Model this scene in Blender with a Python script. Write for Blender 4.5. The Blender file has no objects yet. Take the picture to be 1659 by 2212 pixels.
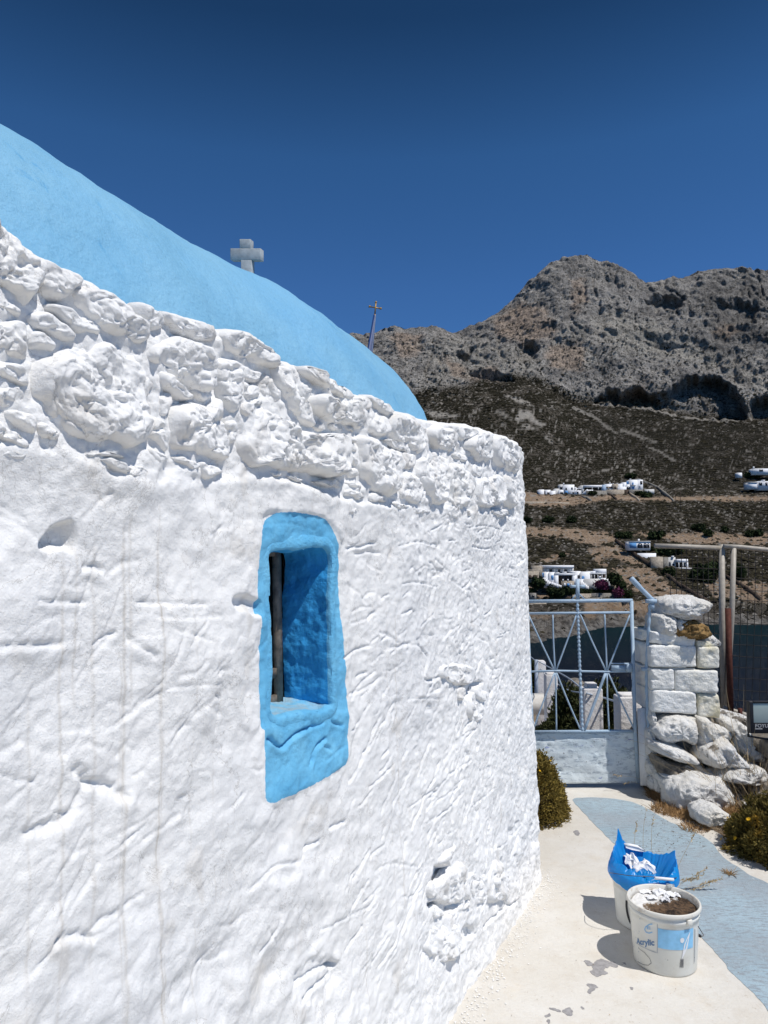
import bpy, math, random
import numpy as np
from mathutils import Vector, Matrix

# ------------------------------------------------------------------ camera, sky, sun
S = bpy.context.scene
COL = S.collection
F = 1560.0; CX = 829.5; CY = 1106.0          # focal length and centre in units of the photograph's width 1659
PITCH = math.radians(4.0); EYE = 1.6
cam = bpy.data.cameras.new('camera'); camo = bpy.data.objects.new('camera', cam); COL.objects.link(camo)
cam.sensor_fit = 'VERTICAL'; cam.sensor_height = 36.0; cam.lens = 36.0*F/2212.0
cam.clip_start = 0.05; cam.clip_end = 40000
camo.location = (0, 0, EYE); camo.rotation_euler = (math.pi/2+PITCH, 0, 0)
S.camera = camo

SUN_EL = math.radians(61.5); SUN_H = (0.80, -0.60)      # horizontal direction towards the sun
W_ = bpy.data.worlds.new('World'); S.world = W_; W_.use_nodes = True
nt = W_.node_tree; nt.nodes.clear()
sky = nt.nodes.new('ShaderNodeTexSky'); sky.sky_type = 'NISHITA'; sky.sun_disc = False
sky.sun_elevation = SUN_EL; sky.sun_rotation = math.atan2(SUN_H[0], SUN_H[1])
sky.altitude = 2500; sky.air_density = 0.75; sky.dust_density = 0.05; sky.ozone_density = 4.5
bg = nt.nodes.new('ShaderNodeBackground'); wo = nt.nodes.new('ShaderNodeOutputWorld')
bg.inputs['Strength'].default_value = 0.09
tcw = nt.nodes.new('ShaderNodeTexCoord'); sxz = nt.nodes.new('ShaderNodeSeparateXYZ'); nt.links.new(tcw.outputs['Generated'], sxz.inputs[0])
rpw = nt.nodes.new('ShaderNodeValToRGB'); nt.links.new(sxz.outputs[2], rpw.inputs[0])   # the deep polarised blue of a dry summer sky: paler low, darker high
ew = rpw.color_ramp.elements; ew[0].position = 0.10; ew[0].color = (0.64, 1.02, 1.22, 1); ew[1].position = 0.75; ew[1].color = (0.20, 0.46, 0.60, 1)
for ps_, cl_ in ((0.36, (0.62, 1.06, 1.36)), (0.50, (0.52, 1.00, 1.26)), (0.62, (0.25, 0.54, 0.70))):
    e3 = ew.new(ps_); e3.color = cl_+(1,)
mw = nt.nodes.new('ShaderNodeMix'); mw.data_type = 'RGBA'; mw.blend_type = 'MULTIPLY'; mw.inputs[0].default_value = 1.0
nt.links.new(sky.outputs[0], mw.inputs[6]); nt.links.new(rpw.outputs[0], mw.inputs[7]); nt.links.new(mw.outputs[2], bg.inputs[0]); nt.links.new(bg.outputs[0], wo.inputs[0])
sun = bpy.data.lights.new('sun', 'SUN'); sun.energy = 3.7; sun.angle = math.radians(0.5); sun.color = (1.0, 0.965, 0.92)
suno = bpy.data.objects.new('sun', sun); COL.objects.link(suno)
sd = Vector((SUN_H[0]*math.cos(SUN_EL), SUN_H[1]*math.cos(SUN_EL), math.sin(SUN_EL))).normalized()
suno.rotation_euler = sd.to_track_quat('Z', 'Y').to_euler(); suno.location = (5, -5, 12)
S.view_settings.view_transform = 'Standard'; S.view_settings.look = 'None'
S.view_settings.exposure = 0.12; S.view_settings.gamma = 1.0; S.view_settings.use_curve_mapping = False
S.cycles.max_bounces = 6; S.cycles.diffuse_bounces = 3; S.cycles.use_denoising = True
S.cycles.transparent_max_bounces = 8

# ------------------------------------------------------------------ helpers
rng = np.random.default_rng(7); random.seed(7)
def ray(x, y):
    u = (x-CX)/F; v = (CY-y)/F
    return np.array([u, math.cos(PITCH)-v*math.sin(PITCH), math.sin(PITCH)+v*math.cos(PITCH)])
def P(x, y, Y):
    d = ray(x, y); t = Y/d[1]; return np.array([d[0]*t, Y, EYE+d[2]*t])
def G(x, y, z=0.0):
    d = ray(x, y); t = (z-EYE)/d[2]; return np.array([d[0]*t, d[1]*t, z])

_pt = np.random.default_rng(11)
PERM = np.concatenate([_pt.permutation(256)]*3).astype(np.int64)
ANG = _pt.uniform(0, 2*math.pi, 256); GX = np.cos(ANG); GY = np.sin(ANG)
_g3 = _pt.normal(size=(256, 3)); _g3 /= np.linalg.norm(_g3, axis=1)[:, None]
def n2(x, y, seed=0):
    x = np.asarray(x, float)+seed*17.31; y = np.asarray(y, float)-seed*9.77
    xi = np.floor(x).astype(np.int64); yi = np.floor(y).astype(np.int64); xf = x-xi; yf = y-yi
    u = xf*xf*xf*(xf*(xf*6-15)+10); v = yf*yf*yf*(yf*(yf*6-15)+10)
    def g(a, b, dx, dy):
        h = PERM[PERM[(xi+a) & 255]+((yi+b) & 255)]; return GX[h]*dx+GY[h]*dy
    a = g(0, 0, xf, yf); b = g(1, 0, xf-1, yf); c = g(0, 1, xf, yf-1); d = g(1, 1, xf-1, yf-1)
    return ((a+u*(b-a))+v*((c+u*(d-c))-(a+u*(b-a))))*1.5
def n3(x, y, z, seed=0):
    x = np.asarray(x, float)+seed*13.7; y = np.asarray(y, float)-seed*7.3; z = np.asarray(z, float)+seed*3.9
    xi = np.floor(x).astype(np.int64); yi = np.floor(y).astype(np.int64); zi = np.floor(z).astype(np.int64)
    xf = x-xi; yf = y-yi; zf = z-zi
    u = xf*xf*(3-2*xf); v = yf*yf*(3-2*yf); w = zf*zf*(3-2*zf)
    def g(a, b, c):
        h = PERM[PERM[PERM[(xi+a) & 255]+((yi+b) & 255)]+((zi+c) & 255)]; G3 = _g3[h]
        return G3[..., 0]*(xf-a)+G3[..., 1]*(yf-b)+G3[..., 2]*(zf-c)
    def lerp(a, b, t): return a+t*(b-a)
    return 1.5*lerp(lerp(lerp(g(0,0,0), g(1,0,0), u), lerp(g(0,1,0), g(1,1,0), u), v),
                    lerp(lerp(g(0,0,1), g(1,0,1), u), lerp(g(0,1,1), g(1,1,1), u), v), w)
def fbm2(x, y, o=4, seed=0, gain=0.5):
    r = 0; a = 1; f = 1
    for i in range(o): r = r+a*n2(x*f, y*f, seed+i); a *= gain; f *= 2.03
    return r
def fbm3(x, y, z, o=4, seed=0, gain=0.5):
    r = 0; a = 1; f = 1
    for i in range(o): r = r+a*n3(x*f, y*f, z*f, seed+i); a *= gain; f *= 2.03
    return r
def rid3(x, y, z, o=4, seed=0, gain=0.5):
    r = 0; a = 1; f = 1
    for i in range(o): r = r+a*(1-2*np.abs(n3(x*f, y*f, z*f, seed+i))); a *= gain; f *= 2.03
    return r
def sstep(a, b, x):
    t = np.clip((np.asarray(x, float)-a)/(b-a), 0, 1); return t*t*(3-2*t)

def tagp(o, label=None, cat=None, group=None, kind=None):
    if label: o['label'] = label
    if cat: o['category'] = cat
    if group: o['group'] = group
    if kind: o['kind'] = kind
    return o
def empty(name, loc=(0, 0, 0), label=None, cat=None, group=None, rz=0, parent=None):
    o = bpy.data.objects.new(name, None); COL.objects.link(o); o.location = tuple(float(v) for v in loc); o.rotation_euler = (0, 0, rz)
    o.empty_display_size = 0.1
    if parent: o.parent = parent
    return tagp(o, label, cat, group)
def link(name, me, mat=None, parent=None, smooth=False):
    o = bpy.data.objects.new(name, me); COL.objects.link(o)
    if mat is not None:
        for m in (mat if isinstance(mat, (list, tuple)) else [mat]): me.materials.append(m)
    if smooth: me.shade_smooth()
    if parent:
        o.parent = parent
        # vertices are given in world space: undo the parent's placement
        M = Matrix.Translation(parent.location) @ parent.rotation_euler.to_matrix().to_4x4()
        pp = parent.parent
        while pp is not None:
            M = (Matrix.Translation(pp.location) @ pp.rotation_euler.to_matrix().to_4x4()) @ M; pp = pp.parent
        me.transform(M.inverted())
    return o
def npmesh(name, V, Fc, mat=None, parent=None, smooth=False):
    """V (n,3), Fc (m,k) with k = 3 or 4, or a list of such arrays"""
    me = bpy.data.meshes.new(name); V = np.asarray(V, np.float32)
    fs = [np.asarray(f, np.int32) for f in (Fc if isinstance(Fc, list) else [Fc]) if len(f)]
    me.vertices.add(len(V)); me.vertices.foreach_set('co', V.ravel())
    lv = np.concatenate([f.ravel() for f in fs]); tot = np.concatenate([np.full(len(f), f.shape[1], np.int32) for f in fs])
    st = np.concatenate([[0], np.cumsum(tot)[:-1]]).astype(np.int32)
    me.loops.add(len(lv)); me.loops.foreach_set('vertex_index', lv)
    me.polygons.add(len(tot)); me.polygons.foreach_set('loop_start', st); me.polygons.foreach_set('loop_total', tot)
    me.update(calc_edges=True)
    return link(name, me, mat, parent, smooth)
def gridf(nr, nc, wrap=False):
    i = np.arange(nr-1)[:, None]; j = np.arange(nc if wrap else nc-1)[None, :]; j2 = (j+1) % nc
    return np.stack([i*nc+j, i*nc+j2, (i+1)*nc+j2, (i+1)*nc+j], -1).reshape(-1, 4)
def vattr(o, name, data):
    a = o.data.attributes.new(name, 'FLOAT', 'POINT'); a.data.foreach_set('value', np.asarray(data, np.float32).ravel())
class MB:
    def __init__(s): s.v = []; s.q = []; s.t = []; s.n = 0
    def add(s, V, q=None, t=None):
        V = np.asarray(V, float).reshape(-1, 3)
        if q is not None and len(q): s.q.append(np.asarray(q)+s.n)
        if t is not None and len(t): s.t.append(np.asarray(t)+s.n)
        s.v.append(V); s.n += len(V); return s
    def box(s, x0, x1, y0, y1, z0, z1, M=None):
        V = np.array([[x, y, z] for z in (z0, z1) for y in (y0, y1) for x in (x0, x1)], float)
        if M is not None: V = V @ np.array(M.to_3x3()).T + np.array(M.translation)
        return s.add(V, [[0,2,3,1],[4,5,7,6],[0,1,5,4],[2,6,7,3],[0,4,6,2],[1,3,7,5]])
    def hexa(s, pts):
        """8 corners: bottom 4 (ring) then top 4 (ring)"""
        return s.add(pts, [[3,2,1,0],[4,5,6,7],[0,1,5,4],[1,2,6,5],[2,3,7,6],[3,0,4,7]])
    def tube(s, pts, r, n=8, cap=True, rough=0.0):
        pts = np.asarray(pts, float); m = len(pts); r = np.broadcast_to(np.asarray(r, float), (m,))
        tan = np.gradient(pts, axis=0); tan /= np.linalg.norm(tan, axis=1)[:, None]+1e-12
        up = np.array([0, 0, 1.0]) if abs(tan[0][2]) < 0.9 else np.array([1.0, 0, 0])
        ring = []; a = np.linspace(0, 2*math.pi, n, endpoint=False)
        b = np.cross(tan[0], up); b /= np.linalg.norm(b)
        for i in range(m):
            b = b-np.dot(b, tan[i])*tan[i]; b /= np.linalg.norm(b); c = np.cross(tan[i], b)
            ring.append(pts[i]+(np.cos(a)[:, None]*b+np.sin(a)[:, None]*c)*r[i])
        V = np.concatenate(ring); q = gridf(m, n, True); 
        if rough: V += rng.normal(0, rough, V.shape)
        t = []
        if cap:
            V = np.concatenate([V, pts[:1], pts[-1:]]); k = m*n
            t = [[k, (j+1) % n, j] for j in range(n)]+[[k+1, (m-1)*n+j, (m-1)*n+(j+1) % n] for j in range(n)]
        return s.add(V, q, t)
    def build(s, name, mat=None, parent=None, smooth=False):
        V = np.concatenate(s.v); fs = []
        if s.q: fs.append(np.concatenate(s.q))
        if s.t: fs.append(np.concatenate(s.t))
        return npmesh(name, V, fs, mat, parent, smooth)
def sub(pts, n=8):
    """resample a polyline through its points (Catmull-Rom)"""
    p = np.asarray(pts, float)
    if len(p) == 2: return np.linspace(p[0], p[1], n)
    q = np.concatenate([[2*p[0]-p[1]], p, [2*p[-1]-p[-2]]]); out = []
    for i in range(1, len(q)-2):
        t = np.linspace(0, 1, n, endpoint=False)[:, None]
        out.append(0.5*((2*q[i])+(-q[i-1]+q[i+1])*t+(2*q[i-1]-5*q[i]+4*q[i+1]-q[i+2])*t**2+(-q[i-1]+3*q[i]-3*q[i+1]+q[i+2])*t**3))
    return np.concatenate(out+[p[-1:]])
def closed(pts, n=10):
    p = np.asarray(pts, float); m = len(p); out = []
    for i in range(m):
        a, b, c, d = p[i-1], p[i], p[(i+1) % m], p[(i+2) % m]; t = np.linspace(0, 1, n, endpoint=False)[:, None]
        out.append(0.5*((2*b)+(-a+c)*t+(2*a-5*b+4*c-d)*t**2+(-a+3*b-3*c+d)*t**3))
    return np.concatenate(out)
def inpoly(px, py, poly):
    px = np.asarray(px); py = np.asarray(py); r = np.zeros(px.shape, bool); n = len(poly)
    for i in range(n):
        x0, y0 = poly[i]; x1, y1 = poly[(i+1) % n]
        if y0 == y1: continue
        c = ((y0 > py) != (y1 > py)) & (px < (x1-x0)*(py-y0)/(y1-y0)+x0); r ^= c
    return r
def dseg(px, py, pts, close=False):
    """distance to a polyline"""
    pts = np.asarray(pts, float); d = np.full(np.shape(px), 1e9); n = len(pts)
    for i in range(n if close else n-1):
        a = pts[i]; b = pts[(i+1) % n]; ab = b-a; L = ab@ab+1e-12
        t = np.clip(((px-a[0])*ab[0]+(py-a[1])*ab[1])/L, 0, 1)
        d = np.minimum(d, np.hypot(px-a[0]-t*ab[0], py-a[1]-t*ab[1]))
    return d
def sdpoly(px, py, poly):
    """signed distance, positive inside"""
    d = dseg(px, py, poly, True); return np.where(inpoly(px, py, poly), d, -d)

# ------------------------------------------------------------------ materials
class N:
    def __init__(s, name, rough=0.8, spec=0.3):
        s.m = bpy.data.materials.new(name); s.m.use_nodes = True; s.t = s.m.node_tree
        s.b = s.t.nodes['Principled BSDF']; s.b.inputs['Roughness'].default_value = rough
        s.b.inputs['Specular IOR Level'].default_value = spec
        s.co = s.t.nodes.new('ShaderNodeNewGeometry').outputs['Position']
    def node(s, t): return s.t.nodes.new(t)
    def l(s, a, b): s.t.links.new(a, b)
    def scale(s, sc):
        v = s.node('ShaderNodeVectorMath'); v.operation = 'MULTIPLY'; s.l(s.co, v.inputs[0]); v.inputs[1].default_value = sc; return v.outputs[0]
    def noise(s, scale=5, detail=5, rough=0.55, vec=None, dist=0.0, d4=None):
        n = s.node('ShaderNodeTexNoise'); n.inputs['Scale'].default_value = scale; n.inputs['Detail'].default_value = detail
        n.inputs['Roughness'].default_value = rough; n.inputs['Distortion'].default_value = dist
        s.l(vec if vec is not None else s.co, n.inputs['Vector']); return n.outputs[0]
    def voro(s, scale=5, vec=None, feat='F1'):
        n = s.node('ShaderNodeTexVoronoi'); n.feature = feat; n.inputs['Scale'].default_value = scale
        s.l(vec if vec is not None else s.co, n.inputs['Vector']); return n.outputs['Distance']
    def ramp(s, f, stops):
        r = s.node('ShaderNodeValToRGB'); e = r.color_ramp.elements
        while len(e) < len(stops): e.new(0.5)
        for i, (p, c) in enumerate(stops):
            e[i].position = p; e[i].color = (c if isinstance(c, (tuple, list)) else (c, c, c))+(1,) if not (isinstance(c, (tuple, list)) and len(c) == 4) else c
        s.l(f, r.inputs[0]); return r.outputs[0]
    def mix(s, f, a, b, mode='MIX'):
        m = s.node('ShaderNodeMix'); m.data_type = 'RGBA'; m.blend_type = mode
        for v, k in ((f, 0), (a, 6), (b, 7)):
            if isinstance(v, (int, float)): m.inputs[k].default_value = v if k == 0 else (v, v, v, 1)
            elif isinstance(v, tuple): m.inputs[k].default_value = v+(1,)
            else: s.l(v, m.inputs[k])
        return m.outputs[2]
    def math(s, op, a, b=0.0, c=None):
        m = s.node('ShaderNodeMath'); m.operation = op
        for i, v in enumerate([a, b]+([c] if c is not None else [])):
            if isinstance(v, (int, float)): m.inputs[i].default_value = v
            else: s.l(v, m.inputs[i])
        return m.outputs[0]
    def attr(s, name, out='Fac'):
        a = s.node('ShaderNodeAttribute'); a.attribute_name = name; return a.outputs[out]
    def color(s, c):
        if isinstance(c, tuple): s.b.inputs['Base Color'].default_value = c+(1,)
        else: s.l(c, s.b.inputs['Base Color'])
        return s
    def bump(s, h, dist=0.01, strength=1.0):
        b = s.node('ShaderNodeBump'); b.inputs['Distance'].default_value = dist; b.inputs['Strength'].default_value = strength
        s.l(h, b.inputs['Height']); s.l(b.outputs[0], s.b.inputs['Normal']); return s
def sep(s, v):
    x = s.node('ShaderNodeSeparateXYZ'); s.l(v, x.inputs[0]); return x.outputs
def plain(name, c, rough=0.6, spec=0.3, metal=0.0, var=0.15, sc=20, bump=0.0, bsc=80):
    n = N(name, rough, spec); n.b.inputs['Metallic'].default_value = metal
    f = n.noise(sc, 4); n.color(n.mix(n.ramp(f, [(0.3, 0.0), (0.7, 1.0)]), tuple(x*(1-var) for x in c), tuple(min(1, x*(1+var)) for x in c)))
    if bump: n.bump(n.noise(bsc, 4), bump)
    return n.m
M = {}
# whitewash
n = N('whitewash', 0.85, 0.2)
base = n.mix(n.ramp(n.noise(2.2, 5, 0.6), [(0.35, 0.0), (0.75, 1.0)]), (0.88, 0.87, 0.85), (0.82, 0.81, 0.785))
base = n.mix(n.math('MULTIPLY', n.ramp(n.noise(1.3, 7, 0.7), [(0.45, 0.0), (0.65, 1.0)]), 0.55), base, (0.70, 0.705, 0.71))
hc = n.math('ABSOLUTE', n.math('SUBTRACT', n.noise(2.6, 9, 0.62, None, 0.4), 0.5)); base = n.mix(n.math('MULTIPLY', n.math('LESS_THAN', hc, 0.0022), 0.45), base, (0.42, 0.40, 0.37))
och = n.ramp(n.noise(4.5, 6, 0.65), [(0.60, 0.0), (0.74, 1.0)])
base = n.mix(n.math('MULTIPLY', och, 0.38), base, (0.70, 0.63, 0.53))
fine = n.ramp(n.noise(55, 3, 0.7), [(0.62, 0.0), (0.75, 1.0)])
base = n.mix(n.math('MULTIPLY', fine, 0.14), base, (0.5, 0.47, 0.43))
st = n.attr('stain'); base = n.mix(n.math('MULTIPLY', st, 0.95), base, (0.50, 0.45, 0.38))
bl_ = n.mix(n.ramp(n.noise(9, 6, 0.6), [(0.35, 0.0), (0.7, 1.0)]), (0.125, 0.43, 0.69), (0.20, 0.54, 0.78))
bl_ = n.mix(n.math('MULTIPLY', n.ramp(n.noise(60, 4, 0.7), [(0.58, 0), (0.70, 1)]), 0.30), bl_, (0.06, 0.30, 0.62))
base = n.mix(n.ramp(n.math('ADD', n.attr('paint'), n.math('MULTIPLY', n.math('SUBTRACT', n.noise(90, 4, 0.7), 0.5), 0.16)), [(0.485, 0.0), (0.515, 1.0)]), base, bl_); n.color(base)
rgh = n.ramp(n.noise(3.5, 5, 0.65), [(0.38, 0.25), (0.64, 1.0)])
hgt_n = n.math('ADD', n.math('MULTIPLY', n.noise(55, 8, 0.68), rgh), n.math('MULTIPLY', n.noise(240, 4, 0.65), 0.22))
brs = n.scale((40, 40, 7)); hgt_n = n.math('ADD', hgt_n, n.math('MULTIPLY', n.noise(3.0, 4, 0.6, brs), 0.12))
n.bump(hgt_n, 0.006); M['wash'] = n.m
# blue limewash of the surround
n = N('blue_limewash', 0.8, 0.2)
c = n.mix(n.ramp(n.noise(9, 6, 0.6), [(0.35, 0.0), (0.7, 1.0)]), (0.125, 0.43, 0.69), (0.20, 0.54, 0.78))
c = n.mix(n.math('MULTIPLY', n.ramp(n.noise(60, 3), [(0.6, 0), (0.72, 1)]), 0.25), c, (0.05, 0.26, 0.6))
c = n.mix(n.attr('stain'), c, (0.42, 0.45, 0.42))
n.color(c).bump(n.math('ADD', n.noise(60, 6, 0.6), n.math('MULTIPLY', n.noise(260, 3), 0.3)), 0.007); M['blue'] = n.m
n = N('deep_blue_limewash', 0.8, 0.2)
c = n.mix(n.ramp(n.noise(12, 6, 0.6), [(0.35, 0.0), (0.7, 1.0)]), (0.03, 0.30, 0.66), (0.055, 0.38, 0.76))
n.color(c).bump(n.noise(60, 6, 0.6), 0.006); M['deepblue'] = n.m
n = N('vault_blue_paint', 0.6, 0.3)
c = n.mix(n.ramp(n.noise(3, 6, 0.6), [(0.3, 0.0), (0.7, 1.0)]), (0.17, 0.40, 0.585), (0.225, 0.47, 0.65))
stv = n.node('ShaderNodeMapping'); n.l(n.co, stv.inputs[0]); stv.inputs['Rotation'].default_value = (0, 0, math.radians(-63)); stv.inputs['Scale'].default_value = (1.5, 7, 5)
c = n.mix(n.math('MULTIPLY', n.ramp(n.noise(2.2, 7, 0.7, stv.outputs[0], 0.5), [(0.60, 0), (0.72, 1)]), 0.7), c, (0.06, 0.30, 0.56))
c = n.mix(n.math('MULTIPLY', n.ramp(n.noise(1.1, 6, 0.65), [(0.45, 0), (0.7, 1)]), 0.5), c, (0.15, 0.42, 0.70))
n.color(c).bump(n.math('ADD', n.noise(25, 6, 0.65), n.math('MULTIPLY', n.noise(2.0, 5, 0.6, stv.outputs[0]), 0.8)), 0.010); M['vault'] = n.m
# ------------------------------------------------------------------ the chapel
TW = np.array([0.4472, 0.8944]); NW = np.array([0.8944, -0.4472]); C0 = -0.9677; BAT = 0.03
P0 = NW*C0+TW*0.4839*0  # point on the wall line nearest the camera has s = 0
P0 = NW*C0
S1 = 3.69/0.8944+0.4839-0.9677*0.0  # start of the rounded corner (re-set below)
# s is measured from the foot of the perpendicular through the camera
def s_of_Y(Y): return (Y-P0[1])/TW[1]
S1 = s_of_Y(3.69); RC = 0.30; S2 = S1+RC*math.radians(100); SEND = S2+1.2
CC = P0+TW*S1-NW*RC
def plan(s):
    """point and outward normal of the wall's foot line"""
    s = np.asarray(s, float); th = np.clip((s-S1)/RC, 0, math.radians(100))
    c, sn = np.cos(th), np.sin(th)
    nx = NW[0]*c-NW[1]*sn; ny = NW[0]*sn+NW[1]*c        # normal turned to the left
    tx, ty = -ny, nx
    a = np.minimum(s, S1)
    x = P0[0]+TW[0]*a; y = P0[1]+TW[1]*a
    x = np.where(s > S1, CC[0]+nx*RC, x); y = np.where(s > S1, CC[1]+ny*RC, y)
    e = np.maximum(s-S2, 0); x = x+tx*e; y = y+ty*e
    return x, y, nx, ny
def wsurf(s, z, d):
    x, y, nx, ny = plan(s); o = d-BAT*z
    return np.stack([x+nx*o, y+ny*o, np.broadcast_to(z, np.shape(x))+0*x], -1)
def W(x, y, d=0.0):
    """pixel of the photograph -> (s, z) on the wall"""
    r = ray(x, y); dn = r[0]*NW[0]+r[1]*NW[1]
    t = (C0+d-BAT*EYE)/(dn+BAT*r[2]); p = r*t; z = EYE+p[2]; s = p[0]*TW[0]+p[1]*TW[1]
    if t < 0 or s > S1:
        for k in range(4):
            R = RC-BAT*z+d; a = r[0]**2+r[1]**2; b = -(r[0]*CC[0]+r[1]*CC[1]); c = CC@CC-R*R
            D = b*b-a*c
            if D < 0: t = -b/a
            else: t = (-b-math.sqrt(D))/a
            p = r*t; z = EYE+p[2]
        v = np.array([p[0], p[1]])-CC; th = math.atan2(v[1], v[0])-math.atan2(NW[1], NW[0]); s = S1+RC*th
    return np.array([s, z])
def WP(pts): return np.array([W(*p) for p in pts])

chapel = empty('chapel', (-1.2, 1.5, 0), 'whitewashed stone chapel with rounded corner under a pale blue barrel vault', 'chapel')

top_px = [(-260,330),(-120,410),(0,492),(40,527),(90,560),(150,590),(200,612),(260,650),(300,668),(370,695),(440,710),(470,712),(530,735),(590,772),(600,782),(650,798),(700,820),(760,850),(800,866),(850,886),(900,906),(930,914),(985,918),(1020,921),(1060,935),(1095,950),(1112,962),(1119,972)]
tp = WP(top_px); 
def ztop(s): 
    z = np.interp(s, tp[:, 0], tp[:, 1]); return z
low_px = [(-260,860),(0,958),(70,962),(140,975),(200,1012),(290,1040),(400,1036),(480,1040),(540,1030),(640,1044),(700,1068),(745,1085),(800,1085),(860,1095),(920,1090),(1000,1100),(1060,1108),(1100,1118),(1125,1125)]
lp = WP(low_px)
def zlow(s): return np.interp(s, lp[:, 0], lp[:, 1])

win_out = [(577,1120),(600,1108),(640,1107),(690,1118),(713,1135),(727,1165),(735,1200),(738,1300),(745,1400),(750,1480),(754,1560),(752,1640),(742,1657),(690,1682),(640,1706),(600,1722),(565,1728),(564,1650),(562,1575),(558,1565),(557,1420),(557,1332),(552,1322),(554,1250),(558,1180),(564,1140)]
hole_px = [(586,1193),(648,1189),(711,1190),(713,1300),(714,1400),(717,1500),(712,1530),(650,1537),(589,1542),(589,1440),(586,1345),(583,1310),(584,1250)]
WOUT = closed(WP(win_out), 6); HOLE = closed(WP(hole_px), 8)

def R1(p): return [(0.5371*x, 243+0.5371*y) for x, y in p]
def R2(p): return [(486+0.415*x, 769.5+0.415*y) for x, y in p]
def R7(p): return [(810+0.3113*x, 1336.5+0.3113*y) for x, y in p]
stones = []
for h, p in [
 (1.2,[(-200,300),(-60,420),(10,465),(60,500),(120,560),(165,620),(170,690),(120,780),(60,760),(0,720),(-100,690),(-220,620)]),
 (.8,[(170,590),(230,610),(290,620),(345,665),(310,710),(260,760),(205,745),(175,690)]),
 (1,[(-220,640),(-60,720),(0,745),(60,770),(90,810),(85,830),(0,820),(-80,810),(-220,760)]),
 (1.2,[(-200,790),(-60,820),(0,835),(90,840),(112,900),(122,1010),(60,995),(0,965),(-80,940),(-200,900)]),
 (1,[(125,795),(200,800),(270,850),(315,900),(265,915),(170,880),(125,840)]),
 (1,[(190,770),(280,790),(370,830),(405,870),(390,905),(320,890),(270,850)]),
 (1,[(118,870),(190,880),(240,920),(230,955),(160,955),(115,940)]),
 (1.1,[(-220,930),(-60,975),(0,990),(70,1015),(120,1055),(120,1108),(50,1090),(-60,1060),(-220,1010)]),
 (1.1,[(-220,1060),(-60,1080),(0,1092),(90,1108),(120,1140),(90,1180),(20,1190),(-60,1180),(-220,1160)]),
 (1,[(300,700),(370,680),(440,710),(500,750),(540,805),(600,860),(605,910),(550,935),(490,905),(420,890),(355,820),(310,760)]),
 (.75,[(130,1010),(180,985),(240,960),(310,915),(370,925),(430,910),(500,940),(590,1000),(620,1060),(635,1150),(610,1240),(590,1330),(520,1350),(440,1330),(370,1345),(290,1310),(240,1260),(170,1200),(125,1130)]),
 (.9,[(540,760),(600,770),(650,820),(655,880),(610,885),(560,830)]),
 (1.1,[(645,795),(700,800),(780,830),(860,880),(855,930),(795,920),(740,905),(700,880),(660,840)]),
 (1.2,[(580,950),(640,915),(700,892),(780,925),(840,960),(862,1040),(855,1110),(810,1130),(760,1110),(700,1075),(640,1030),(590,1000)]),
 (1,[(632,1035),(690,1060),(760,1130),(760,1162),(700,1150),(640,1100)]),
 (1.4,[(862,890),(920,865),(1000,890),(1060,940),(1105,990),(1110,1028),(1060,1024),(1000,1008),(940,985),(890,945)]),
 (1.1,[(858,980),(930,985),(965,1030),(972,1120),(950,1212),(900,1190),(870,1120),(855,1040)]),
 (.9,[(970,1010),(1045,1050),(1037,1088),(980,1072)]),
 (.9,[(972,1080),(1050,1102),(1042,1150),(990,1162),(970,1130)]),
 (.9,[(768,1108),(840,1113),(852,1150),(800,1165)]),
 (.9,[(640,1130),(690,1130),(687,1190),(660,1225),(630,1215),(632,1160)]),
 (1.2,[(688,1190),(760,1160),(830,1180),(862,1150),(882,1230),(920,1320),(917,1390),(860,1402),(780,1372),(700,1362),(673,1290)]),
 (1,[(605,1215),(660,1240),(672,1372),(630,1345),(595,1300)]),
 (1,[(20,1195),(80,1198),(140,1220),(142,1285),(90,1275),(30,1235)]),
 (1,[(-220,1200),(-60,1220),(0,1230),(60,1280),(122,1335),(110,1362),(40,1345),(0,1322),(-80,1300),(-220,1260)]),
 (.7,[(300,1338),(370,1360),(450,1370),(500,1388),(400,1392),(330,1372)]),
 (.8,[(390,1390),(500,1397),(600,1432),(622,1462),(560,1478),(480,1452),(420,1428)]),
 (.9,[(590,1352),(660,1360),(682,1400),(645,1432),(590,1405)]),
 (.8,[(690,1378),(760,1390),(808,1422),(785,1440),(720,1412)]),
 (.9,[(805,1400),(870,1418),(900,1450),(830,1475),(803,1440)]),
 (.9,[(912,1235),(950,1240),(952,1320),(925,1342),(915,1290)]),
 (1,[(1090,1010),(1150,1010),(1190,1060),(1200,1130),(1242,1190),(1257,1265),(1200,1245),(1150,1190),(1120,1120),(1098,1060)]),
 (1.2,[(955,1240),(1010,1170),(1060,1170),(1100,1200),(1140,1220),(1200,1270),(1290,1290),(1370,1290),(1392,1360),(1385,1440),(1330,1467),(1240,1452),(1150,1450),(1060,1430),(990,1420),(950,1350)]),
 (.9,[(1050,1050),(1088,1060),(1120,1140),(1085,1195),(1048,1130)]),
 (1.2,[(1190,1015),(1250,1030),(1330,1070),(1400,1110),(1425,1152),(1380,1158),(1300,1115),(1220,1070)]),
 (.9,[(1200,1080),(1242,1090),(1242,1130),(1210,1142)]),
 (1.3,[(1240,1145),(1300,1130),(1380,1160),(1445,1162),(1477,1240),(1450,1275),(1380,1262),(1300,1242),(1240,1195)]),
 (.7,[(960,1170),(1000,1160),(1060,1150),(1050,1175),(1000,1180),(965,1215)]),
 (.8,[(-220,1300),(-60,1330),(0,1345),(60,1360),(110,1385),(60,1400),(-20,1390),(-220,1360)]),
 (.8,[(140,1240),(200,1250),(250,1290),(240,1330),(180,1320),(140,1290)]),
]: stones.append((h, R1(p)))
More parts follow.
